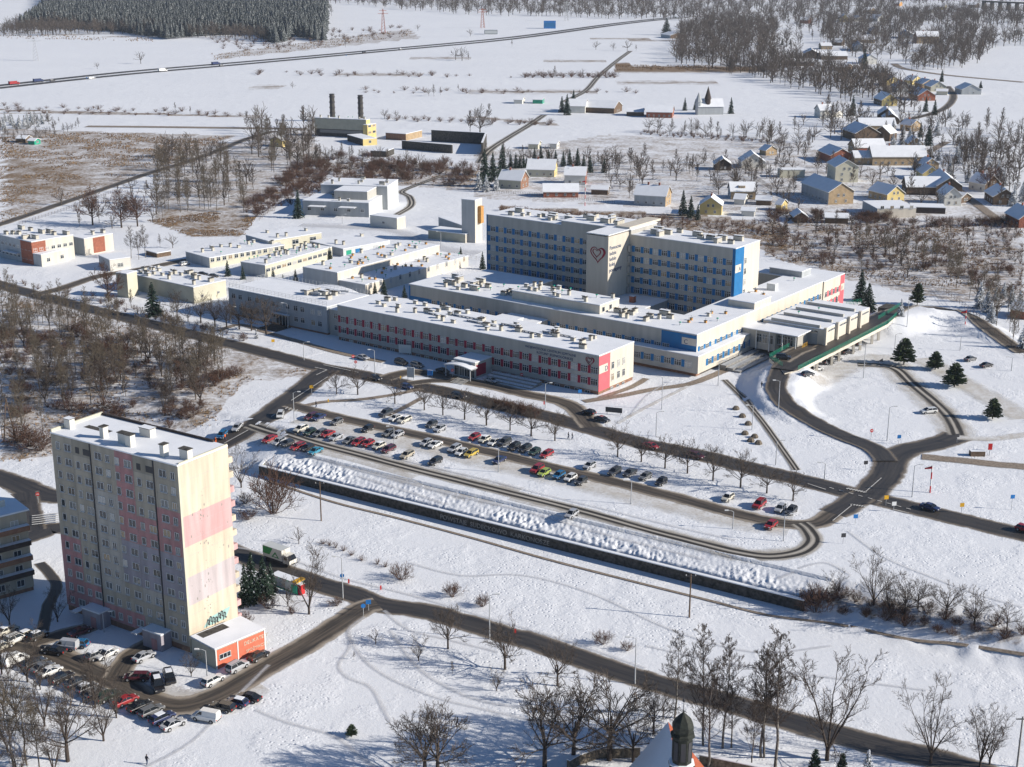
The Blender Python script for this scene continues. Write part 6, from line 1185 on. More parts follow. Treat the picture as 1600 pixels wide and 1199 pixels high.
# bus shelter, red kiosk
p = P(452, 922); hb_ = heading((427, 888), (493, 911), LOW); BS = empty('bus_shelter', p, hb_, 'glass bus shelter with green panels and yellow roof sign by the lower road', 'bus shelter')
child('roof', MB().box(-4.2, 3.2, -.9, 1.2, 2.5, 2.65, M['steel'], top=M['snow']), BS); child('roof_sign', MB().box(2.2, 3.3, -1.2, 1.3, 2.66, 3.0, M['signy']), BS); child('back_panel', MB().box(-4, 3, -.85, -.8, .3, 2.3, M['pale']), BS); child('green_panel', MB().box(1.6, 3.1, -.95, -.86, .2, 2.0, M['green']), BS); child('green_panel', MB().box(-4.1, 3.1, -.94, -.86, .2, .55, M['green']), BS)
for x in (-4, -1.6, .7, 3): child('post', MB().box(x - .05, x + .05, -.8, -.7, 0, 2.5, M['green']), BS); child('post', MB().box(x - .05, x + .05, 1, 1.1, 0, 2.5, M['green']), BS)
p = P(469, 928); e = empty('vending_kiosk', p, hb_, 'bright red vending box right of the glass bus shelter', 'kiosk'); child('cabinet', MB().box(-.8, .8, -.6, .6, .1, 2.2, M['signr']), e); child('door', MB().box(-.7, .7, -.66, -.603, .3, 2.0, M['red']), e); child('lid', MB().box(-.85, .85, -.65, .65, 2.203, 2.3, M['snow']), e)
# barrier hut and gate at the right
p = P(1528, 712); e = empty('barrier_hut', p, 0, 'small brown barrier cabinet with red sign above the grey side path', 'barrier'); child('cabinet', MB().box(-2, 1.5, -.8, .8, 0, 1.3, M['wood'], top=M['snow']), e); child('sign_face', MB().box(2.3, 3.3, -.1, 0, 1.5, 3.1, M['signr']), e); child('post', MB().tube((2.8, .05, 0), (2.8, .05, 1.5), .08, .08, 6, M['steel']), e)
# concrete blocks in the snow field
for i, (x, y) in enumerate([(1150, 640), (1160, 652), (1169, 664), (1164, 679), (1179, 684), (1173, 690), (1185, 694)]):
    p = P(x, y); tag(link('rock', MB().lathe([(.9, 0), (1.0, .4), (.6, .9), (.02, 1.0)], 7, M['stone']).mesh('rock'), None, p), 'dark snow topped stone, %s from the top in the scattered line on the slope' % ordinal(i), 'stone', 'stones on the slope')
# fences
def fence(name, label, px, h=1.5, post=2.5, m='wood', mesh=True):
    pts = [P(*q) for q in px]; o = empty(name, pts[0], 0, label, 'fence'); b2 = MB(); pm = MB().tube((0, 0, 0), (0, 0, h), .06, .06, 4, M[m]).mesh('post'); cnt_ = 0; tot_ = sum(max(1, int((c - a).length / post)) + 1 for a, c in zip(pts[:-1], pts[1:])); post = post * max(1, tot_ / 95)
    for a, c in zip(pts[:-1], pts[1:]):
        n = max(1, int((c - a).length / post)); a, c = a - pts[0], c - pts[0]
        for i in range(n + 1): link('post', pm, o, a.lerp(c, i / n))
        for k in (.35, .7, .97): b2.tube(a + Vector((0, 0, h * k)), c + Vector((0, 0, h * k)), .03, .03, 4, M[m], cap=False)
    child('rails', b2, o)
for a in [('wire_fence', 'wire fence along the field road above the red cornered building', [(30, 352), (100, 330), (180, 300)]), ('wire_fence', 'wire fence in front of the olive workshop along the street', [(150, 468), (240, 492), (330, 520)], 1.5, 3), ('wire_fence', 'fence from the teal hall down to the hospital yard on the left', [(405, 345), (440, 318), (470, 300)], 1.6, 3), ('wire_fence', 'fence around the snowy yard below the windowless tower', [(690, 398), (720, 402), (752, 408)], 1.6, 2.5), ('wire_fence', 'long wire fence at the foot of the slope on the far right', [(1378, 448), (1463, 447), (1530, 500), (1600, 560)], 1.8, 3.5), ('plank_fence', 'dark plank fence edging the gardens behind the ward tower', [(755, 301), (850, 306), (960, 318)], 1.4, 1.2, 'darkw'), ('plank_fence', 'long garden fence in front of the village houses', [(1452, 344), (1560, 343), (1600, 345)], 1.6, 1.5, 'darkw'), ('plank_fence', 'dark garden fence beside the dormer house', [(1174, 276), (1215, 305), (1240, 315)], 2.2, 1.5, 'darkw'), ('wire_fence', 'green railed fence at the red hospital end', [(1322, 478), (1345, 474), (1352, 486)], 1.6, 1.5, 'green')]: fence(*a)
# ------------------------------------------------------------------ people
def person(px, py, ang, label, coat='cloth', legs='cloth2', walk=True):
    p = P(px, py); sw = .24 if walk else .05
    V = [(0, 0, .95), (0, 0, 1.15), (0, 0, 1.42), (0, 0, 1.5), (.02, 0, 1.58), (.03, 0, 1.7), (0, .1, .9), (sw, .1, .5), (sw * .7, .1, .08), (sw * .7 + .16, .1, .04), (0, -.1, .9), (-sw * .4, -.1, .48), (-sw * 1.3, -.1, .1), (-sw * 1.3 + .15, -.1, .04),
         (0, .2, 1.4), (-.08, .24, 1.12), (.08, .24, .88), (0, -.2, 1.4), (.08, -.24, 1.12), (.24, -.24, .92)]
    E_2 = [(0, 1), (1, 2), (2, 3), (3, 4), (4, 5), (0, 6), (6, 7), (7, 8), (8, 9), (0, 10), (10, 11), (11, 12), (12, 13), (2, 14), (14, 15), (15, 16), (2, 17), (17, 18), (18, 19)]
    Rr = [.15, .14, .16, .065, .09, .1, .095, .07, .05, .04, .095, .07, .05, .04, .075, .055, .04, .075, .055, .04]
    for hi, s in ((16, 1), (19, -1)):
        hx, hy, hz = V[hi]; V.append((hx + .03, hy, hz - .07)); Rr.append(.038); E_2.append((hi, len(V) - 1)); pm = len(V) - 1
        for f in range(4): V.append((hx + .05 + .008 * f, hy + (f - 1.5) * .018, hz - .15 - .01 * (1.5 - abs(f - 1.5)))); Rr.append(.009); E_2.append((pm, len(V) - 1))
        V.append((hx + .085, hy, hz - .1)); Rr.append(.011); E_2.append((pm, len(V) - 1))
    me = bpy.data.meshes.new('person'); me.from_pydata(V, E_2, []); me.materials.append(M[coat]); o = link('person', me, None, (p.x, p.y, p.z + .02), ang)
    sk = o.modifiers.new('Skin', 'SKIN'); 
    for i, r in enumerate(Rr): me.skin_vertices[0].data[i].radius = (r, r)
    me.skin_vertices[0].data[0].use_root = True; o.modifiers.new('Sub', 'SUBSURF').render_levels = 1
    tag(o, label, 'person'); child('trousers', MB().tube((sw * .1, .1, .86), (sw * .85, .1, .12), .115, .075, 8, M[legs]).tube((0, -.1, .86), (-sw * 1.1, -.1, .13), .115, .075, 8, M[legs]), o)
    child('face', MB().lathe([(.02, 1.5), (.085, 1.56), (.1, 1.64), (.09, 1.7)], 10, M['skin'], c=(.045, 0, 0)), o); child('hat', MB().lathe([(.115, 1.68), (.12, 1.74), (.08, 1.81), (.01, 1.83)], 10, M['cloth'], c=(.03, 0, 0)), o)
for a in [(888, 686, .3, 'person in dark coat walking below the main street lindens, left of a pair'), (894, 687, .3, 'person in dark coat walking below the main street lindens, right of a pair'), (230, 1195, 1.2, 'dark clothed person walking on the trodden snow at the bottom edge'), (715, 1136, 2.6, 'person in dark clothes standing in the shade right of the big bare oak'), (494, 637, .6, 'person in black at the path beside the car park entrance', 'cloth', 'cloth2'), (1190, 606, .9, 'person in dark coat standing at the ramp road curve'), (337, 693, .5, 'person in orange work clothes, left beside the blue car', 'hiviz', 'hiviz'), (352, 688, 2.4, 'person in orange work clothes, right beside the blue car', 'hiviz', 'cloth2'), (868, 1054, .2, 'dark dressed person by the trunk of the roadside tree in the foreground')]: person(*a)
# ------------------------------------------------------------------ vegetation
def unit(a): return a / (np.linalg.norm(a, axis=-1, keepdims=True) + 1e-9)
class TB:
    """numpy branch tubes: three sided tapered segments"""
    def __init__(s): s.V = []; s.F = []; s.n = 0
    def segs(s, p, q, r0, r1, n=3):
        p, q = np.atleast_2d(p), np.atleast_2d(q); m = len(p); r0 = np.broadcast_to(r0, (m,)); r1 = np.broadcast_to(r1, (m,)); d = unit(q - p)
        h = np.where(np.abs(d[:, 2:3]) < .9, np.array([[0, 0, 1.]]), np.array([[1., 0, 0]])); a = unit(np.cross(d, h)); b = np.cross(d, a); V = np.empty((m, 2 * n, 3))
        for i in range(n):
            t = 2 * math.pi * i / n; o = a * math.cos(t) + b * math.sin(t); V[:, i] = p + o * r0[:, None]; V[:, n + i] = q + o * r1[:, None]
        base = s.n + np.arange(m)[:, None] * 2 * n; s.V.append(V.reshape(-1, 3)); s.n += m * 2 * n
        for i in range(n): j = (i + 1) % n; s.F.append(base + np.array([[i, j, n + j, n + i]]))
    def arrays(s): return np.concatenate(s.V), np.concatenate(s.F)
    def mesh(s, name, m): return npmesh(name, *s.arrays(), [m])
def grow(cr, g, p, d, L, r, counts, up=.1, twig=.02, seg=(4, 3, 3, 2), ang=(.4, .95), lenf=(.36, .6)):
    for lev in range(len(counts) + 1):
        k = seg[min(lev, len(seg) - 1)]; pts = [p]; q = p; dd = d
        for i in range(k):
            dd = unit(dd + g.uniform(-.2, .2, dd.shape) + np.array([0, 0, up]) * g.uniform(0, 2, (len(dd), 1))); nq = q + dd * (L / k)[:, None]
            cr.segs(q, nq, np.maximum(r * (1 - .75 * i / k), twig * .8), np.maximum(r * (1 - .75 * (i + 1) / k), twig * .6)); q = nq; pts.append(q)
        if lev == len(counts): break
        c = counts[lev]; m = len(p); P_ = np.stack(pts, 1); t = (.22 + .78 * (np.arange(c)[None] + g.rand(m, c)) / c) * .999; i = (t * k).astype(int); f = (t * k - i)[..., None]; ix = np.arange(m)[:, None]
        s0 = P_[ix, i] * (1 - f) + P_[ix, i + 1] * f; bd = unit(P_[ix, i + 1] - P_[ix, i]); rv = unit(np.cross(bd, g.normal(size=bd.shape))); a = g.uniform(ang[0], ang[1], (m, c, 1))
        nd = bd * np.cos(a) + rv * np.sin(a); nd[..., 2] = nd[..., 2] * .85 + .1; nd = unit(nd)
        L = (L[:, None] * g.uniform(lenf[0], lenf[1], (m, c)) * (1.12 - .4 * t)).ravel(); r = np.maximum(np.repeat(r * .42, c), twig); p = s0.reshape(-1, 3); d = nd.reshape(-1, 3)
def dirs(az, el): return np.stack([np.cos(az) * np.cos(el), np.sin(az) * np.cos(el), np.sin(el)], -1)
def bare(seed, H, form, counts, twig=.02, lowseg=False):
    SG = (2, 1, 1) if lowseg else (4, 3, 3, 2)
    g = np.random.RandomState(seed); tr, cr = TB(), TB(); base = H * (.0085 if form == 'tall' else .013 if form == 'fork' else .017) + .045; A = np.array
    if form == 'round':
        th = H * .22; tr.segs(A([0, 0, -.3]), A([0, 0, th]), base * 1.2, base, 6); tr.segs(A([0, 0, th]), A([.1, .1, H * .5]), base * .9, base * .45, 5)
        n = 11; az = np.arange(n) * 2.4 + g.uniform(-.3, .3, n); el = np.where(np.arange(n) < 4, g.uniform(1.05, 1.45, n), g.uniform(.25, 1.0, n)); p = np.zeros((n, 3)); p[:, 2] = th * g.uniform(.85, 1.5, n)
        grow(cr, g, p, dirs(az, el), H * g.uniform(.5, .66, n) * (.82 + .2 * el), np.full(n, base * .5), counts, .06, twig, seg=SG)
    elif form == 'tall':
        n = 9; z = np.linspace(-.02, 1, n + 1) * H; c = np.cumsum(g.uniform(-.14, .14, (n + 1, 2)), 0); c[0] = 0; P_ = np.column_stack([c, z]); r = base * (1 - .93 * np.linspace(0, 1, n + 1)); tr.segs(P_[:-1], P_[1:], r[:-1], r[1:], 5)
        m = 26; t = .25 + .72 * np.arange(m) / m; az = np.arange(m) * 2.4 + g.uniform(-.4, .4, m); p = np.column_stack([np.interp(t * H, z, P_[:, k]) for k in range(3)])
        grow(cr, g, p, dirs(az, g.uniform(.55, 1.1, m)), H * .25 * (1.28 - t) * g.uniform(.8, 1.2, m), base * .32 * (1.2 - t), counts[-3:] if len(counts) > 2 else counts, .12, twig, seg=SG[:3])
    elif form == 'fork':
        tr.segs(A([0, 0, -.3]), A([0, 0, H * .13]), base * 1.1, base, 6); n = 5; az = np.arange(n) * 1.9 + g.uniform(-.4, .4, n); el = g.uniform(1.0, 1.4, n); D_ = dirs(az, el); p0 = np.tile(A([[0, 0, H * .1]]), (n, 1)); p1 = p0 + D_ * H * .42; tr.segs(p0, p1, base * .7, base * .4, 5)
        grow(cr, g, p1, D_, np.full(n, H * .45), np.full(n, base * .4), counts, .08, twig); k = 20; i = g.randint(0, n, k); f = g.uniform(.3, 1, (k, 1)); grow(cr, g, p0[i] * (1 - f) + p1[i] * f, unit(D_[i] + g.normal(size=(k, 3)) * .6), np.full(k, H * .26), np.full(k, base * .25), counts[1:], .1, twig)
    else:
        n = 22; az = np.arange(n) * 2.4; el = g.uniform(.4, 1.45, n); p = np.column_stack([np.cos(az) * .2, np.sin(az) * .2, np.zeros(n)]); grow(cr, g, p, dirs(az, el), H * g.uniform(.65, 1.0, n), np.full(n, twig * 1.6), counts, .08, twig, seg=SG); tr.segs(A([0, 0, -.2]), A([0, 0, H * .3]), .08, .05, 4)
    return tr, cr
KINDS = {}
def regkind(key, n, H, form, counts, tw, bark, twigm):
    L = []
    for i in range(n):
        t, c = bare(100 * len(KINDS) + i, H, form, counts, tw); L.append((t.mesh('trunk', M[bark]), c.mesh('crown', M[twigm])))
    KINDS[key] = (H, L)
regkind('round', 5, 8, 'round', (5, 5, 5), .021, 'bark', 'twig'); regkind('tall', 5, 14, 'tall', (5, 5, 4), .021, 'barkl', 'olivetwig'); regkind('birch', 4, 15, 'tall', (5, 6, 5), .017, 'birch', 'twig'); regkind('fork', 4, 10, 'fork', (5, 6, 5), .019, 'bark', 'twig')
regkind('shrub', 4, 2.6, 'shrub', (7, 6), .016, 'bark', 'redtwig'); regkind('brown', 3, 8, 'round', (6, 6, 5), .024, 'bark', 'redtwig')
def conifer(seed, H, Wd, droop, n, leaf, top=1.0, base=.08, dens=1.0):
    r = random.Random(seed); tb = TB(); tb.segs(np.array([0, 0, -.3]), np.array([0, 0, H * .95]), H * .02 + .05, .03, 5); b = MB(); bv, bf = [], []
    lay = n
    for i in range(lay):
        t = base + (1 - base) * (i / lay) ** .95; z = H * t; R_ = Wd / 2 * ((1 - t) ** top) + .12; m = max(4, int(12 * dens * (.35 + R_ / (Wd / 2))))
        for j in range(m):
            a = r.uniform(0, 6.283); rr = R_ * r.uniform(.72, 1.12); d = Vector((math.cos(a), math.sin(a), 0))
            for s in range(3):
                f0, f1 = s / 3 * .9 + .1, (s + 1) / 3 + .05; c0 = Vector((0, 0, z)) + d * rr * f0 + Vector((0, 0, -droop * rr * f0 + r.uniform(-.1, .1))); c1 = Vector((0, 0, z)) + d * rr * f1 + Vector((0, 0, -droop * rr * f1 * f1 + r.uniform(-.15, .15)))
                wv = Vector((-d.y, d.x, r.uniform(-.5, .5))) * leaf * (1.15 - f1 * .55) * r.uniform(.7, 1.3); n0 = len(bv); bv += [c0 - wv * .6, c0 + wv * .6, c1 + wv * .45, c1 - wv * .45]; bf.append((n0, n0 + 1, n0 + 2, n0 + 3))
                up = Vector((r.uniform(-.3, .3), r.uniform(-.3, .3), 1)) * leaf * .5; n0 = len(bv); bv += [c0 - up * .6, c0 + up * .5, c1 + up * .35, c1 - up * .6]; bf.append((n0, n0 + 1, n0 + 2, n0 + 3))
    return tb, (bv, bf)
def regcon(key, n, H, Wd, droop, lay, leaf, top, base, m, dens=1.0):
    L = []
    for i in range(n): t, c = conifer(900 + 10 * len(KINDS) + i, H, Wd, droop, lay, leaf, top, base, dens); L.append((t.mesh('trunk', M['bark']), npmesh('crown', [tuple(v) for v in c[0]], c[1], [M[m]])))
    KINDS[key] = (H, L)
regcon('spruce', 3, 10, 4.6, .35, 26, .38, .85, .06, 'spruce'); regcon('snowspruce', 2, 9, 5, .35, 24, .4, .85, .06, 'sprucesnow'); regcon('pine', 3, 7, 6.6, -.15, 17, .5, .55, .14, 'pine', 1.3); regcon('thuja', 2, 4, 1.7, -.5, 22, .24, .6, .02, 'spruce'); regcon('larch', 1, 12, 3.5, .1, 22, .3, .8, .1, 'olivetwig')
ITEMS = []   # kind, x, y, z, h, label, group, fixed variant
def T_(kind, px, py, yt=None, h=None, label=None, group=None, sx=1.0):
    p = P(px, py); hh = h if h else hgt(px, py, yt); ITEMS.append([kind, p.x, p.y, p.z, hh, label, group, sx])
def series(kind, data, phrase, group, near=None):
    n = len(data)
    for i, d in enumerate(data):
        w = 'leftmost' if i == 0 else 'rightmost' if i == n - 1 else ordinal(i) + ' from the left' if i < 13 else ordinal(n - 1 - i) + ' from the right'
        T_(kind, d[0], d[1], yt=d[2] if len(d) > 2 else None, h=None if len(d) > 2 else 7.3, label='%s, %s' % (phrase, w), group=group)
series('round', [(526, 616, 578), (559, 617, 576), (617, 631, 590), (663, 641, 600), (692, 649, 606), (726, 656, 610), (760, 665, 616), (797, 673, 630), (830, 682, 636), (867, 689, 645), (965, 714, 665), (1002, 722, 680), (1039, 732, 683), (1074, 740, 688), (1114, 751, 697), (1157, 762, 705), (1198, 771, 726), (1239, 782, 738)], 'round crowned linden in the row along the main street', 'lindens along the main street')
series('fork', [(1308, 934, 893), (1365, 947, 868), (1389, 958, 895)], 'slender forked tree on the slope right of the retaining wall', 'trees on the slope right of the wall')
series('round', [(1413, 968, 905), (1434, 953, 905), (1478, 968, 908), (1522, 978, 925), (1573, 985, 942)], 'broad bare tree on the shaded slope at right', 'trees on the slope right of the wall')
series('round', [(700, 1014, 948), (789, 1046, 972), (871, 1072, 1005)], 'young round tree on the near verge of the lower road', 'verge trees of the lower road')
series('round', [(851, 1199, 1072), (896, 1196, 1058), (952, 1188, 1048), (989, 1191, 1100), (1021, 1147, 1080), (1036, 1123, 1082)], 'large bare tree in the churchyard group left of the turret', 'churchyard trees')
series('birch', [(1054, 1122, 988), (1099, 1165, 980), (1106, 1201, 1035), (1129, 1169, 998), (1143, 1169, 1060), (1174, 1201, 1095), (1189, 1183, 1015), (1194, 1184, 1008), (1211, 1201, 990)], 'tall slender birch in the group right of the turret', 'birches by the chapel')
series('fork', [(1292, 1188, 1040), (1454, 1192, 1075), (1531, 1199, 1112), (1546, 1195, 1118)], 'thin bare tree in the bottom right corner', 'trees in the bottom right corner')
T_('round', 664, 1212, 1110, label='huge spreading bare oak at the bottom edge, left trunk of two', group='bottom oaks', sx=1.15); T_('round', 684, 1214, 1112, label='huge spreading bare oak at the bottom edge, right trunk of two', group='bottom oaks', sx=1.15)
series('thuja', [(1272, 1216, 1172), (1315, 1212, 1178)], 'narrow dark thuja at the bottom edge', 'bottom thujas'); T_('snowspruce', 1354, 1222, 1170, label='bushy dark conifer at the bottom edge right of the two thujas')
series('fork', [(553, 1031, 1018), (587, 1007, 983), (654, 1033, 995), (707, 1053, 1033), (776, 1080, 1045)], 'tiny staked sapling in the trampled snow park', 'saplings in the snow park')
series('shrub', [(626, 906, 884), (707, 933, 911), (754, 948, 930), (942, 1007, 988), (980, 1017, 1004)], 'round bare shrub on the meadow above the lower road', 'meadow shrubs')
T_('pine', 550, 1150, 1132, label='small dark evergreen bush alone in the trampled snow'); 
series('fork', [(15, 977, 922), (90, 972, 925)], 'forked leafless tree in the shade between the two apartment blocks', 'block yard trees')
series('fork', [(3, 1054, 985), (43, 1066, 985), (63, 1078, 1030), (130, 1098, 1050), (149, 1106, 1030), (182, 1122, 1055), (299, 1057, 1018)], 'bare yard tree behind the parked cars below the apartment block', 'block yard trees')
series('tall', [(8, 1140, 1060), (21, 1200, 1080), (42, 1196, 1065), (51, 1151, 1085), (62, 1205, 1100)], 'thin tall tree in the dense clump in the bottom left corner', 'bottom left trees'); T_('round', 106, 1190, 1075, label='tall spreading bare tree in the foreground left, full trunk visible'); T_('fork', 162, 1158, 1080, label='slim bare tree right of the tall spreading foreground tree')
for x, y in [(5, 1110), (25, 1120), (70, 1135), (12, 1175), (85, 1215), (30, 1225), (-5, 1210)]: T_('fork', x, y, h=9, label='bare tree in the thicket filling the bottom left corner', group='bottom left thicket')
T_('fork', 483, 960, 862, label='two stemmed bare tree right of the red vending box'); T_('fork', 450, 948, 905, label='small bare tree before the bus shelter')
series('spruce', [(384, 945, 880), (395, 940, 862), (413, 936, 868), (424, 925, 878)], 'bushy dark evergreen between apartment block and bus shelter', 'evergreens at the bus shelter')
series('shrub', [(383, 973, 958), (419, 951, 932), (456, 960, 948)], 'small brown shrub beside the apartment gable lawn', 'lawn shrubs'); T_('shrub', 526, 947, h=1.6, label='clipped low brown hedge at the lower road corner', sx=1.4)
T_('shrub', 427, 802, 738, label='big fan shaped leafless bush above the box lorry', sx=.8); T_('fork', 377, 762, 700, label='bare tree at the left end of the retaining wall'); T_('shrub', 383, 787, 772, label='dark brown bush beside the gable wall, upper', sx=1.3); T_('shrub', 388, 812, 796, label='dark brown bush beside the gable wall, lower', sx=1.3); T_('fork', 467, 850, 824, label='small gnarled tree in the meadow above the box lorry')
for x, y in [(505, 850), (515, 853), (525, 856), (537, 861), (549, 868), (565, 876), (590, 882), (603, 886)]: T_('shrub', x, y, h=1.3, label='piled brushwood strip on the meadow above the lower road', group='brushwood piles', sx=1.5)
series('round', [(354, 512, 470), (374, 515, 465), (393, 517, 473), (416, 523, 466)], 'bare tree in front of the blue grey annex', 'annex trees'); T_('snowspruce', 401, 529, h=3.2, label='small snowy pine below the annex trees')
series('round', [(205, 482, 452), (277, 496, 455), (294, 503, 475), (314, 505, 460), (336, 511, 466), (250, 487, 470)], 'leafless street tree in front of the olive workshop', 'workshop trees'); T_('spruce', 240, 494, 440, label='large dark spruce in front of the olive workshop', sx=1.35); T_('brown', 170, 472, 415, label='dark brown tree at the street bend beside the gatehouse', sx=.8)
series('brown', [(96, 321, 293), (145, 352, 300), (190, 356, 302), (215, 354, 302)], 'dark spreading tree beside the field road', 'field road trees'); series('birch', [(205, 404, 355), (217, 406, 362), (228, 403, 352), (250, 388, 366)], 'pale slender birch behind the gatehouse', 'gatehouse birches'); T_('round', 270, 388, 366, label='round bare tree behind the long garage verge')
series('spruce', [(356, 432, 406), (380, 437, 415)], 'dark conifer in the yard between workshop and service buildings', 'yard conifers'); series('spruce', [(427, 434, 418), (442, 434, 428), (462, 440, 420), (491, 411, 391), (516, 406, 386)], 'short dark conifer between the annex and the low laundry', 'yard conifers'); T_('spruce', 466, 341, 296, label='tall dark spruce at the left corner of the teal hall', sx=.9)
series('spruce', [(586, 461, 440), (600, 463, 434), (632, 465, 445)], 'dark conifer at the lit clinic wall', 'clinic conifers'); series('spruce', [(720, 400, 385), (754, 421, 393)], 'small dark spruce beside the left edge of the ward tower', 'tower spruces')
series('pine', [(1412, 570, 528), (1461, 578, 549), (1491, 605, 567), (1551, 655, 622)], 'bushy green pine in the snowy lower yard at right', 'yard pines'); T_('pine', 1433, 477, 442, label='dense dark pine alone above the far curve', sx=.75); T_('snowspruce', 1407, 494, 466, label='small snow laden spruce at the end of the green railing', sx=.9)
T_('spruce', 1344, 470, 420, label='tall black conifer beside the red hospital end, back one', sx=1.2); T_('spruce', 1356, 486, 442, label='tall black conifer beside the red hospital end, front one', sx=1.6)
series('snowspruce', [(1530, 482, 440), (1542, 488, 450), (1556, 470, 448), (1568, 466, 440), (1580, 480, 445), (1592, 490, 452), (1598, 545, 505), (1548, 505, 470)], 'snow laden spruce in the belt on the far right', 'right hand spruce belt')
series('spruce', [(757, 292, 232), (770, 283, 238), (785, 275, 225), (798, 262, 240), (806, 263, 238), (812, 263, 243), (818, 263, 242), (823, 262, 244)], 'dark spruce in the hedge left behind the ward tower', 'spruces behind the tower'); series('spruce', [(835, 252, 230), (845, 250, 228), (857, 252, 233), (868, 255, 234), (880, 260, 236), (890, 258, 232), (902, 260, 231), (912, 262, 240), (922, 270, 242), (944, 270, 247)], 'pointed spruce in the row above the wide cream house', 'spruces behind the tower')
T_('snowspruce', 888, 287, 262, label='snowy spruce in front of the wide cream house and its neighbour', sx=1.2); series('spruce', [(1067, 337, 296), (1079, 341, 305), (1090, 344, 318)], 'dark spruce left of the red chimneyed yellow house', 'spruces by the yellow house')
series('snowspruce', [(748, 297, 268), (760, 300, 272), (775, 298, 275)], 'snowy bushy conifer at the far garden corner behind the tower', 'garden conifers')
T_('spruce', 1041, 55, 28, label='lone big spruce beside the cottage near the motorway end', sx=1.6); T_('spruce', 1085, 56, 45, label='small spruce near the far bare wood, right of the cottage', sx=1.2); series('spruce', [(878, 176, 150), (886, 180, 146), (896, 172, 140)], 'dark spruce at the left end of the field farm', 'farm spruces'); series('spruce', [(1070, 173, 152), (1086, 172, 155), (1142, 178, 152)], 'dark spruce beside the turreted villa', 'villa spruces')
series('spruce', [(1332, 181, 148), (1350, 108, 76), (1373, 160, 140), (1388, 205, 185), (1446, 175, 150), (1460, 180, 155), (1450, 228, 195), (1438, 215, 190)], 'dark conifer among the village roofs', 'village conifers'); T_('spruce', 1532, 138, 126, label='lone pointed spruce beside the grey hamlet barn', sx=1.3); T_('spruce', 1471, 128, 108, label='tall dark spruce behind the hamlet roofs', sx=.9); T_('snowspruce', 1484, 185, 170, label='snowy conifer at the bend of the village road', sx=1.4)
series('spruce', [(1196, 68, 58), (1203, 70, 58), (1222, 71, 59), (1235, 70, 60)], 'small spruce in front of the far bare wood', 'far wood spruces')
# village gardens: snowy evergreens
def scatter(kind, n, poly, h0, h1, label, group, seed, mind=2.0, sx=1.0):
    r = random.Random(seed); xs = [p[0] for p in poly]; ys = [p[1] for p in poly]; W_ = [tuple(P(*p)[:2]) for p in poly]
    wx = [p[0] for p in W_]; wy = [p[1] for p in W_]; got = []; tries = 0
    while len(got) < n and tries < n * 60:
        tries += 1; x, y = r.uniform(min(wx), max(wx)), r.uniform(min(wy), max(wy))
        if not inpoly(np.array([x]), np.array([y]), W_)[0]: continue
        if any((x - a) ** 2 + (y - b) ** 2 < mind * mind for a, b in got): continue
        if blocked(x, y): continue
        got.append((x, y)); ITEMS.append([kind, x, y, Tz(x, y), r.uniform(h0, h1), label, group, sx])
BLK = []
bpy.context.view_layer.update()
for o in list(col.objects):
    if o.type == 'MESH' and o.parent and o.name.split('.')[0] in ('wall', 'deck', 'skirt_wall'):
        c = [o.matrix_world @ Vector(v) for v in o.bound_box]; BLK.append((min(v.x for v in c) - 1, max(v.x for v in c) + 1, min(v.y for v in c) - 1, max(v.y for v in c) + 1) if (max(v.x for v in c) - min(v.x for v in c)) < 45 else None)
BLK = [b for b in BLK if b]
RDP = []
for o in list(col.objects):
    if o.get('kind') == 'structure' and o.name.split('.')[0] in ('street', 'road', 'access_road', 'field_road', 'village_road', 'service_road', 'motorway', 'parking_lane', 'footpath', 'drop_off_lane'):
        co_ = np.empty(len(o.data.vertices) * 3, np.float32); o.data.vertices.foreach_get('co', co_); RDP.append(co_.reshape(-1, 3)[:, :2][2::5])
RDP = np.concatenate(RDP)
def blocked(x, y):
    for a, b, c, d in BLK:
        if a < x < b and c < y < d: return True
    return bool((np.hypot(RDP[:, 0] - x, RDP[:, 1] - y) < 4).any())
scatter('tall', 95, [(0, 475), (60, 478), (150, 508), (300, 545), (370, 568), (350, 600), (330, 630), (235, 645), (120, 645), (60, 690), (0, 690)], 9, 14, 'slim bare tree in the wood left of the street junction', 'trees of the left wood', 1, 2.8)
scatter('fork', 24, [(0, 480), (150, 515), (300, 550), (365, 570), (340, 620), (290, 655), (130, 650), (0, 690)], 8, 12, 'forked bare tree in the wood left of the street junction', 'trees of the left wood', 2, 4)
scatter('shrub', 110, [(0, 500), (150, 515), (300, 550), (375, 575), (350, 640), (290, 675), (130, 665), (0, 690)], 1.8, 3.6, 'brown undergrowth bush in the left wood', 'undergrowth of the left wood', 3, 2.5); scatter('brown', 12, [(150, 570), (330, 580), (330, 625), (160, 625)], 6, 9, 'reddish brown bushy tree in the left wood', 'trees of the left wood', 4, 6)
for x, y, l in [(28, 692, 'large brown bush at the left frame edge, left of three'), (45, 698, 'large brown bush behind the apartment block corner, middle of three'), (62, 704, 'large brown bush behind the apartment block corner, right of three')]: T_('shrub', x, y, h=5, label=l, sx=1.1)
scatter('shrub', 30, [(10, 430), (200, 475), (400, 535), (400, 550), (200, 495), (10, 450)], 1.5, 3, 'low leafless shrub on the street verge at left', 'verge shrubs', 5, 3)
scatter('tall', 80, [(240, 250), (330, 235), (400, 290), (400, 335), (330, 330), (245, 345)], 11, 16, 'tall thin tree in the dense grove beyond the low service buildings', 'trees of the middle grove', 6, 3.5); scatter('tall', 50, [(385, 200), (490, 195), (500, 265), (400, 275)], 11, 17, 'tall bare tree in the copse left of the heating plant', 'trees of the plant copse', 7, 4.5)
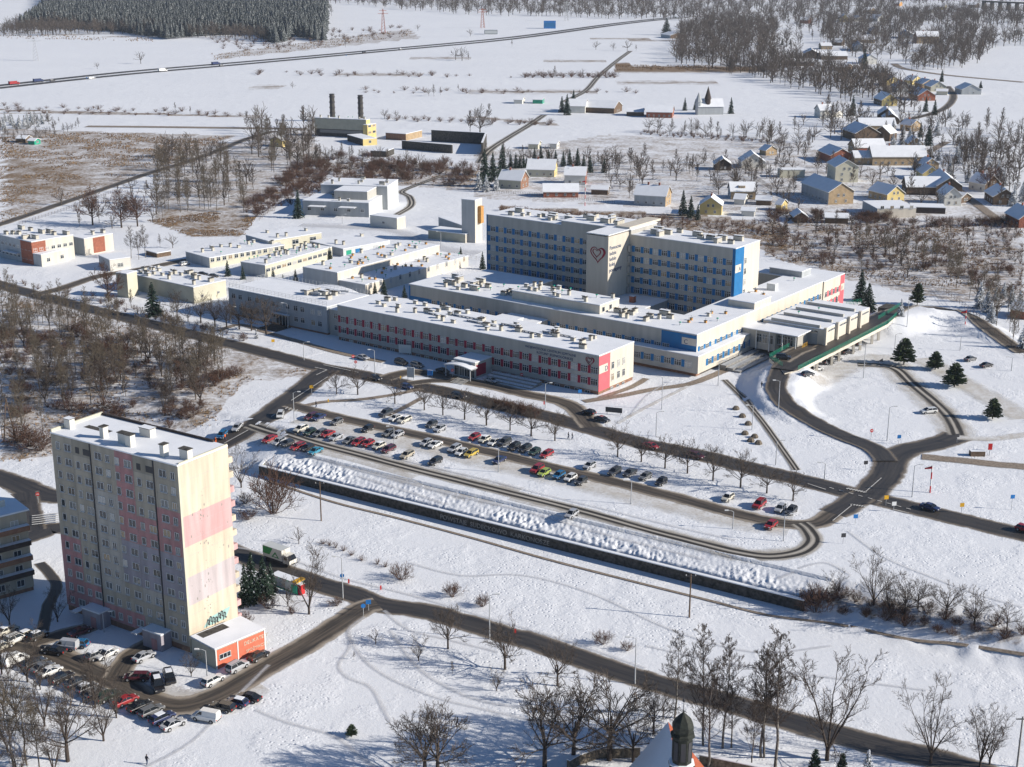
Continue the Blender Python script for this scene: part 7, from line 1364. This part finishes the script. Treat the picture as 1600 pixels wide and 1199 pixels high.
scatter('brown', 22, [(100, 330), (240, 290), (240, 350), (130, 365)], 5, 9, 'dark spreading tree between field road and grove', 'field road thicket', 8, 8); scatter('brown', 50, [(480, 235), (640, 250), (740, 262), (735, 285), (560, 280), (480, 262)], 4, 9, 'russet tree in the thicket before the heating plant', 'plant thicket', 9, 6); scatter('shrub', 330, [(480, 245), (640, 250), (750, 262), (735, 292), (560, 285), (400, 340), (380, 330)], 2, 4.5, 'russet bush in the thicket before the heating plant', 'plant thicket bushes', 10, 2.5)
scatter('brown', 26, [(930, 255), (1010, 255), (1070, 285), (1010, 287), (985, 310), (945, 300)], 7, 12, 'large brown leafless tree in the garden belt behind the tower', 'garden belt trees', 11, 7); scatter('round', 60, [(1040, 250), (1240, 262), (1250, 330), (1100, 300)], 6, 10, 'bare tree among the gardens of the village edge', 'village garden trees', 12, 6)
scatter('round', 90, [(1180, 200), (1330, 190), (1480, 220), (1600, 240), (1600, 330), (1450, 330), (1200, 250)], 7, 13, 'bare tree between the village houses', 'village trees', 13, 7); scatter('brown', 60, [(1480, 225), (1600, 220), (1600, 310), (1500, 300)], 9, 14, 'dark brown tree on the right side of the village', 'village trees', 14, 6); scatter('snowspruce', 26, [(1370, 215), (1460, 200), (1600, 300), (1600, 330), (1430, 270)], 6, 11, 'snow dusted garden conifer in the village', 'village garden conifers', 15, 8)
scatter('shrub', 160, [(780, 326), (1000, 340), (1230, 350), (1230, 372), (1000, 352), (780, 336)], 1.5, 3, 'dry bush on the strip behind the ward tower', 'bushes behind the tower', 16, 2.5); scatter('round', 26, [(1195, 360), (1330, 350), (1420, 400), (1440, 440), (1340, 430), (1200, 410)], 5, 9, 'bare tree on the scrubby ground behind the hospital end', 'scrubland trees', 17, 6); scatter('tall', 34, [(1330, 395), (1480, 440), (1600, 560), (1600, 500), (1500, 420), (1350, 380)], 8, 13, 'bare tree in the belt along the far right fence', 'right belt trees', 18, 4.5); scatter('shrub', 300, [(1195, 360), (1600, 350), (1600, 470), (1480, 430), (1340, 430), (1200, 400)], 1.5, 3.2, 'dry bush on the scrubby ground behind the hospital end', 'scrubland bushes', 19, 2.5)
scatter('round', 30, [(1390, 355), (1600, 352), (1600, 420), (1420, 380)], 3.5, 5.5, 'small orchard tree in the snowy orchard at right', 'orchard trees', 20, 7); scatter('shrub', 100, [(1200, 333), (1460, 345), (1600, 348), (1600, 358), (1200, 348)], 1.8, 4, 'leafless bush in the hedge before the village', 'village hedge bushes', 21, 2)
scatter('tall', 40, [(1290, 172), (1330, 190), (1600, 205), (1600, 215), (1290, 200)], 10, 15, 'slender tree in the row beyond the village barns', 'field edge trees', 22, 8); scatter('round', 24, [(1020, 203), (1200, 215), (1280, 228), (1200, 222), (1010, 210)], 6, 12, 'bare tree in the hedgerow above the garden belt', 'hedgerow trees', 23, 8); scatter('shrub', 60, [(1000, 205), (1200, 218), (1290, 230), (1190, 224), (1000, 212)], 2, 3.5, 'bush in the hedgerow above the garden belt', 'hedgerow bushes', 24, 4)
series('round', [(670, 150, 138), (678, 151, 132), (688, 149, 136), (716, 142, 132)], 'bare tree in the small clump in the middle of the white fields', 'field clump trees'); series('round', [(601, 186, 170), (619, 185, 172), (735, 210, 172), (750, 212, 168), (765, 190, 162), (742, 188, 170)], 'round bare tree beyond the heating plant fields', 'plant field trees'); series('round', [(931, 78, 64), (958, 79, 66), (980, 80, 62), (994, 80, 70), (867, 120, 103), (910, 119, 107)], 'solitary tree on the hedge line of the far white field', 'far field trees')
series('round', [(220, 100, 80), (152, 108, 97), (46, 175, 168), (256, 176, 168), (274, 173, 160), (297, 178, 166), (457, 138, 128), (518, 25, 7), (540, 74, 60), (620, 117, 108), (653, 48, 38)], 'lone round tree in the far left fields', 'far left field trees'); series('tall', [(712, 94, 74), (722, 95, 72), (732, 94, 82), (735, 57, 45), (800, 73, 62)], 'thin tree beside the middle of the motorway', 'motorway trees')
scatter('shrub', 45, [(0, 165), (400, 178), (400, 184), (0, 178)], 2, 4, 'bush on the far hedge line at left', 'far hedge bushes', 30, 8, 1.5); scatter('shrub', 26, [(400, 112), (800, 119), (800, 123), (400, 118)], 2, 5, 'bush on the far hedge line below the motorway', 'far hedge bushes', 31, 8, 1.5); scatter('shrub', 30, [(560, 140), (1000, 144), (1000, 148), (560, 146)], 2, 5, 'bush on the hedge line behind the chimneys', 'far hedge bushes', 32, 8, 1.5); scatter('shrub', 30, [(600, 184), (870, 193), (870, 197), (600, 189)], 2, 4.5, 'bush on the ditch line beyond the plant', 'far hedge bushes', 33, 7, 1.4); scatter('shrub', 50, [(820, 118), (960, 119), (960, 122), (820, 122)], 3, 6, 'bush on the hedge line in the right white field', 'far hedge bushes', 34, 7, 1.4)
scatter('shrub', 90, [(330, 60), (520, 45), (640, 42), (650, 55), (520, 72), (330, 88)], 3, 6, 'bush on the rough slope right of the spruce forest', 'rough slope bushes', 35, 8, 1.4); scatter('brown', 40, [(0, 190), (60, 188), (135, 198), (60, 225), (0, 232)], 4, 7, 'dark tree in the allotment corner at the left edge', 'allotment trees', 36, 8); scatter('snowspruce', 24, [(0, 188), (80, 188), (60, 200), (0, 205)], 5, 8, 'snowy conifer in the allotment corner at the left edge', 'allotment conifers', 37, 6)
scatter('tall', 170, [(1060, 105), (1060, 45), (1110, 35), (1200, 40), (1290, 38), (1300, 70), (1215, 75), (1300, 105), (1340, 150), (1180, 125)], 12, 20, 'bare tree of the dark wood left of the upper farms', 'trees of the far dark wood', 38, 9); scatter('brown', 110, [(1290, 0), (1500, 0), (1560, 50), (1500, 100), (1440, 95), (1500, 40), (1400, 35), (1380, 90), (1300, 90)], 9, 15, 'dark tree in the woods around the granary', 'granary wood trees', 39, 12); scatter('brown', 60, [(1400, 95), (1500, 60), (1560, 75), (1510, 105), (1420, 112)], 8, 16, 'dark brown tree in the stream wood', 'stream wood trees', 40, 10)
scatter('brown', 60, [(1130, 110), (1250, 105), (1400, 130), (1380, 165), (1250, 140), (1140, 118)], 9, 15, 'dark tree in the wood beside the white villa', 'villa wood trees', 41, 10); series('shrub', [(771, 636, 622), (783, 637, 622), (794, 641, 625), (807, 644, 627), (816, 646, 628), (825, 650, 632), (836, 653, 635)], 'clipped round shrub on the snow island of the main street', 'clipped shrubs')
scatter('shrub', 46, [(1258, 935), (1330, 935), (1600, 985), (1600, 1005), (1480, 995), (1270, 955)], 1.5, 3, 'dark bramble bush on the shaded slope at right', 'slope brambles', 42, 2.6); T_('shrub', 1275, 949, h=5.2, label='dark ivy clad bush at the right end of the retaining wall', sx=.9)
scatter('round', 60, [(860, 245), (960, 252), (1010, 262), (940, 275), (740, 250), (750, 240)], 5, 9, 'bare tree in the belt above the spruce row', 'upper belt trees', 43, 9); scatter('brown', 60, [(1560, 60), (1600, 58), (1600, 30), (1500, 25)], 9, 14, 'dark tree at the top right corner', 'top right trees', 44, 12)
# individuals: 300 of a kind that show largest; the rest one object
fam = dict(round='bare_tree', tall='bare_tree', fork='bare_tree', brown='bare_tree', birch='birch_tree', shrub='shrub', spruce='spruce_tree', snowspruce='spruce_tree', pine='pine_tree', thuja='thuja_tree', larch='larch_tree')
cats = dict(bare_tree='tree', birch_tree='birch', shrub='shrub', spruce_tree='spruce', pine_tree='pine', thuja_tree='thuja')
byf = {}
for it in ITEMS: byf.setdefault(fam[it[0]], []).append(it)
rest = {}
r5 = random.Random(55)
for f, L in byf.items():
    L.sort(key=lambda it: -it[4] / math.hypot(it[1], it[2], 120))
    for i, (k, x, y, z, h, lab, grp, sx) in enumerate(L):
        if i >= 296: rest.setdefault(f, []).append((k, x, y, z, h, sx)); continue
        H0, var = KINDS[k]; tm, cm = var[r5.randrange(len(var))]; s = h / H0; sw = s * sx * r5.uniform(.92, 1.1)
        near = h * F / math.hypot(x, y, 120) > 26
        e = empty(f, (x, y, z), r5.uniform(0, 6.28), lab, cats[f], grp)
        e.scale = (sw, sw, s); link('trunk', tm, e); link('crown', cm, e)
# the rest of each kind merged into one low detail object
def lowtree(seed, form):
    t, c = bare(seed, 8, form, (3,) if form != 'shrub' else (2,), .085, lowseg=True); V, Fc = t.arrays(); V2, F2 = c.arrays()
    return np.concatenate([V, V2]).astype(np.float32), np.concatenate([Fc, F2 + len(V)]).astype(np.int32)
def lowcone(seed, H=10, W_=4.5):
    r = random.Random(seed); V = []; Fc = []
    for i in range(7):
        z0 = H * (.08 + .13 * i); R0 = W_ / 2 * (1 - i / 7.5); n = 7; n0 = len(V); V.append((0, 0, min(H, z0 + H * .28)))
        for j in range(n * 2): a = math.pi * j / n + i; rr = R0 * (1.15 if j % 2 else .55) * r.uniform(.8, 1.15); V.append((rr * math.cos(a), rr * math.sin(a), z0 + r.uniform(-.4, .3)))
        for j in range(n * 2): Fc.append((n0, n0 + 1 + j, n0 + 1 + (j + 1) % (n * 2), n0))
    return np.array(V, np.float32), np.array([(a, b, c, a) for a, b, c, d in Fc], np.int32)
def merge(name, items, protos, m, label, cat, tri=False):
    print('MERGE', name, len(items), len(protos[0][1]))
    Vs, Fs, n = [], [], 0
    for x, y, z, s, sw in items:
        V, Fc = protos[r5.randrange(len(protos))]; a = r5.uniform(0, 6.28); c, sn = math.cos(a), math.sin(a)
        Q = np.empty_like(V); Q[:, 0] = (V[:, 0] * c - V[:, 1] * sn) * sw + x; Q[:, 1] = (V[:, 0] * sn + V[:, 1] * c) * sw + y; Q[:, 2] = V[:, 2] * s + z
        Vs.append(Q); Fs.append(Fc + n); n += len(V)
    V = np.concatenate(Vs); Fc = np.concatenate(Fs)
    if tri: Fc = Fc[:, :3]
    me = npmesh(name, V, Fc, [M[m]]); return tag(link(name, me), label, cat, kind='stuff')
lt = [lowtree(700 + i, 'round') for i in range(4)] + [lowtree(720 + i, 'tall') for i in range(3)]; ls = [lowtree(740 + i, 'shrub') for i in range(3)]
for f, L in rest.items():
    if f == 'shrub': merge('distant_shrubs', [(x, y, z, h / 8, h / 8 * sx) for k, x, y, z, h, sx in L], ls, 'redtwig', 'distant leafless bushes along hedges, thickets and field edges', 'shrubs')
    elif f == 'bare_tree': merge('distant_trees', [(x, y, z, h / 8, h / 8 * sx) for k, x, y, z, h, sx in L], lt, 'twig', 'distant bare trees of groves, villages and the far dark wood', 'trees')
    else: merge('distant_conifers', [(x, y, z, h / 10, h / 10 * sx) for k, x, y, z, h, sx in L], [lowcone(1), lowcone(2)], 'spruce', 'distant dark conifers scattered among the houses', 'conifers')
def fill(poly, spacing, seed, jit=.45):
    r = random.Random(seed); W_ = [G0(*p) for p in poly]; xs = [p[0] for p in W_]; ys = [p[1] for p in W_]; X, Y = np.meshgrid(np.arange(min(xs), max(xs), spacing), np.arange(min(ys), max(ys), spacing)); g = np.random.RandomState(seed)
    X = X + g.uniform(-jit, jit, X.shape) * spacing; Y = Y + g.uniform(-jit, jit, Y.shape) * spacing; k = inpoly(X, Y, W_); return X[k], Y[k], g
X, Y, g = fill([(28, 48), (60, 42), (180, 50), (260, 62), (330, 56), (400, 55), (430, 70), (465, 60), (508, 66), (512, 12), (480, -25), (70, -25), (66, 20)], 9.5, 5)
merge('spruce_forest', [(x, y, 0, s := g.uniform(1.5, 2.3), s * g.uniform(.9, 1.3)) for x, y in zip(X, Y)], [lowcone(i) for i in range(5)], 'forest', 'dark snow flecked spruce forest filling the top left', 'forest', tri=True)
items = []
for poly, sp, sd in [([(500, 4), (700, 22), (800, 26), (1060, 27), (1250, 28), (1400, 22), (1400, -30), (500, -30)], 17, 6), ([(0, 50), (60, 36), (200, 45), (420, 60), (420, 66), (200, 54), (0, 58)], 9, 7), ([(1400, 8), (1640, 6), (1640, -20), (1400, -20)], 18, 8),
                     ([(1050, 100), (1062, 45), (1110, 32), (1210, 38), (1215, 72), (1190, 88), (1290, 98), (1330, 120), (1330, 160), (1250, 145), (1150, 115)], 11, 9), ([(1290, 30), (1400, 22), (1440, 40), (1425, 85), (1380, 95), (1330, 90), (1290, 72)], 13, 10), ([(1400, 22), (1500, 15), (1530, 40), (1475, 44), (1430, 42)], 13, 11),
                     ([(1440, 60), (1500, 42), (1560, 60), (1540, 95), (1500, 108), (1420, 112), (1440, 88)], 12, 12), ([(1500, 14), (1640, 24), (1640, 44), (1560, 42), (1500, 34)], 15, 13), ([(1540, 62), (1640, 58), (1640, 74), (1545, 74)], 14, 14), ([(1330, 120), (1375, 118), (1440, 165), (1420, 185), (1380, 160), (1340, 155)], 9, 15), ([(800, 24), (1060, 26), (1300, 30), (1300, 38), (1060, 33), (960, 30)], 14, 16)]:
    X, Y, g = fill(poly, sp * 1.55, sd); items += [(x, y, 0, (s := g.uniform(1.5, 2.5)), s) for x, y in zip(X, Y)]
lt2 = [lowtree(760 + i, 'round') for i in range(4)]
merge('far_woodland', items, lt2, 'twig', 'far bare woodland along the top edge of the picture', 'woodland')

# dry grass tufts: one object of countless small clumps
tv, tf, n = [], [], 0; g = np.random.RandomState(77)
for poly, cnt in [([(0, 215), (140, 208), (360, 214), (290, 245), (180, 290), (90, 318), (0, 350)], 5200), ([(230, 345), (330, 332), (400, 340), (385, 368), (300, 370)], 1500), ([(1195, 352), (1600, 352), (1600, 470), (1480, 460), (1340, 435), (1195, 402)], 3600), ([(780, 324), (1000, 338), (1230, 352), (1230, 380), (1000, 352), (780, 336)], 1600), ([(480, 250), (750, 268), (735, 292), (560, 285), (400, 340), (380, 330)], 1600), ([(0, 462), (210, 508), (400, 556), (480, 580), (380, 600), (340, 655), (250, 700), (0, 700)], 2600), ([(960, 102), (1200, 104), (1200, 111), (960, 110)], 700), ([(330, 85), (520, 62), (640, 46), (650, 56), (520, 74), (330, 95)], 900), ([(0, 52), (240, 60), (240, 66), (0, 60)], 400)]:
    W_ = np.array([G0(*p) for p in poly]); x = g.uniform(W_[:, 0].min(), W_[:, 0].max(), cnt * 3); y = g.uniform(W_[:, 1].min(), W_[:, 1].max(), cnt * 3); k = inpoly(x, y, [tuple(w) for w in W_]) & (vnoise(x, y, 14, 31) + .6 * vnoise(x, y, 5, 32) > -.02); x, y = x[k][:cnt], y[k][:cnt]; z = T(x, y); far_ = np.clip(np.hypot(x, y) / 900, .7, 2.2)
    for b_ in range(6):
        a = g.uniform(0, 6.28, len(x)); r = g.uniform(.15, .55, len(x)) * far_; h = g.uniform(.35, .95, len(x)) * far_; w = .16 * far_; cx_, cy_ = x + np.cos(a) * .12, y + np.sin(a) * .12; dx, dy = -np.sin(a) * w, np.cos(a) * w
        q = np.stack([np.stack([cx_ - dx, cy_ - dy, z - .05], -1), np.stack([cx_ + dx, cy_ + dy, z - .05], -1), np.stack([cx_ + np.cos(a) * r, cy_ + np.sin(a) * r, z + h], -1)], 1); m_ = len(x); tv.append(q.reshape(-1, 3)); tf.append(n + np.arange(m_ * 3).reshape(-1, 3)); n += m_ * 3
tag(link('dry_grass', npmesh('dry_grass', np.concatenate(tv), np.concatenate(tf), [mat('dry_grass', (0.30, 0.20, 0.11), .95, .3, .08, c2=(0.13, 0.085, 0.055))])), 'tawny dry grass tufts poking through the snow', 'grass', kind='stuff')
# haze: one closed box of air round everything
hz = MB(); hz.box(-9500, 9500, -600, 12500, -6, 150, M['snow']); ho = link('haze', hz.mesh('haze')); ho.data.materials.clear()
hm_ = bpy.data.materials.new('haze'); hm_.use_nodes = True; ht = hm_.node_tree; ht.nodes.remove(ht.nodes['Principled BSDF']); pv = ht.nodes.new('ShaderNodeVolumePrincipled')
pv.inputs['Color'].default_value = (0.78, 0.87, 1.0, 1); pv.inputs['Density'].default_value = 0.000045; ht.links.new(pv.outputs[0], ht.nodes['Material Output'].inputs['Volume']); ho.data.materials.append(hm_)
tag(ho, 'thin pale blue winter haze', 'haze', kind='stuff')
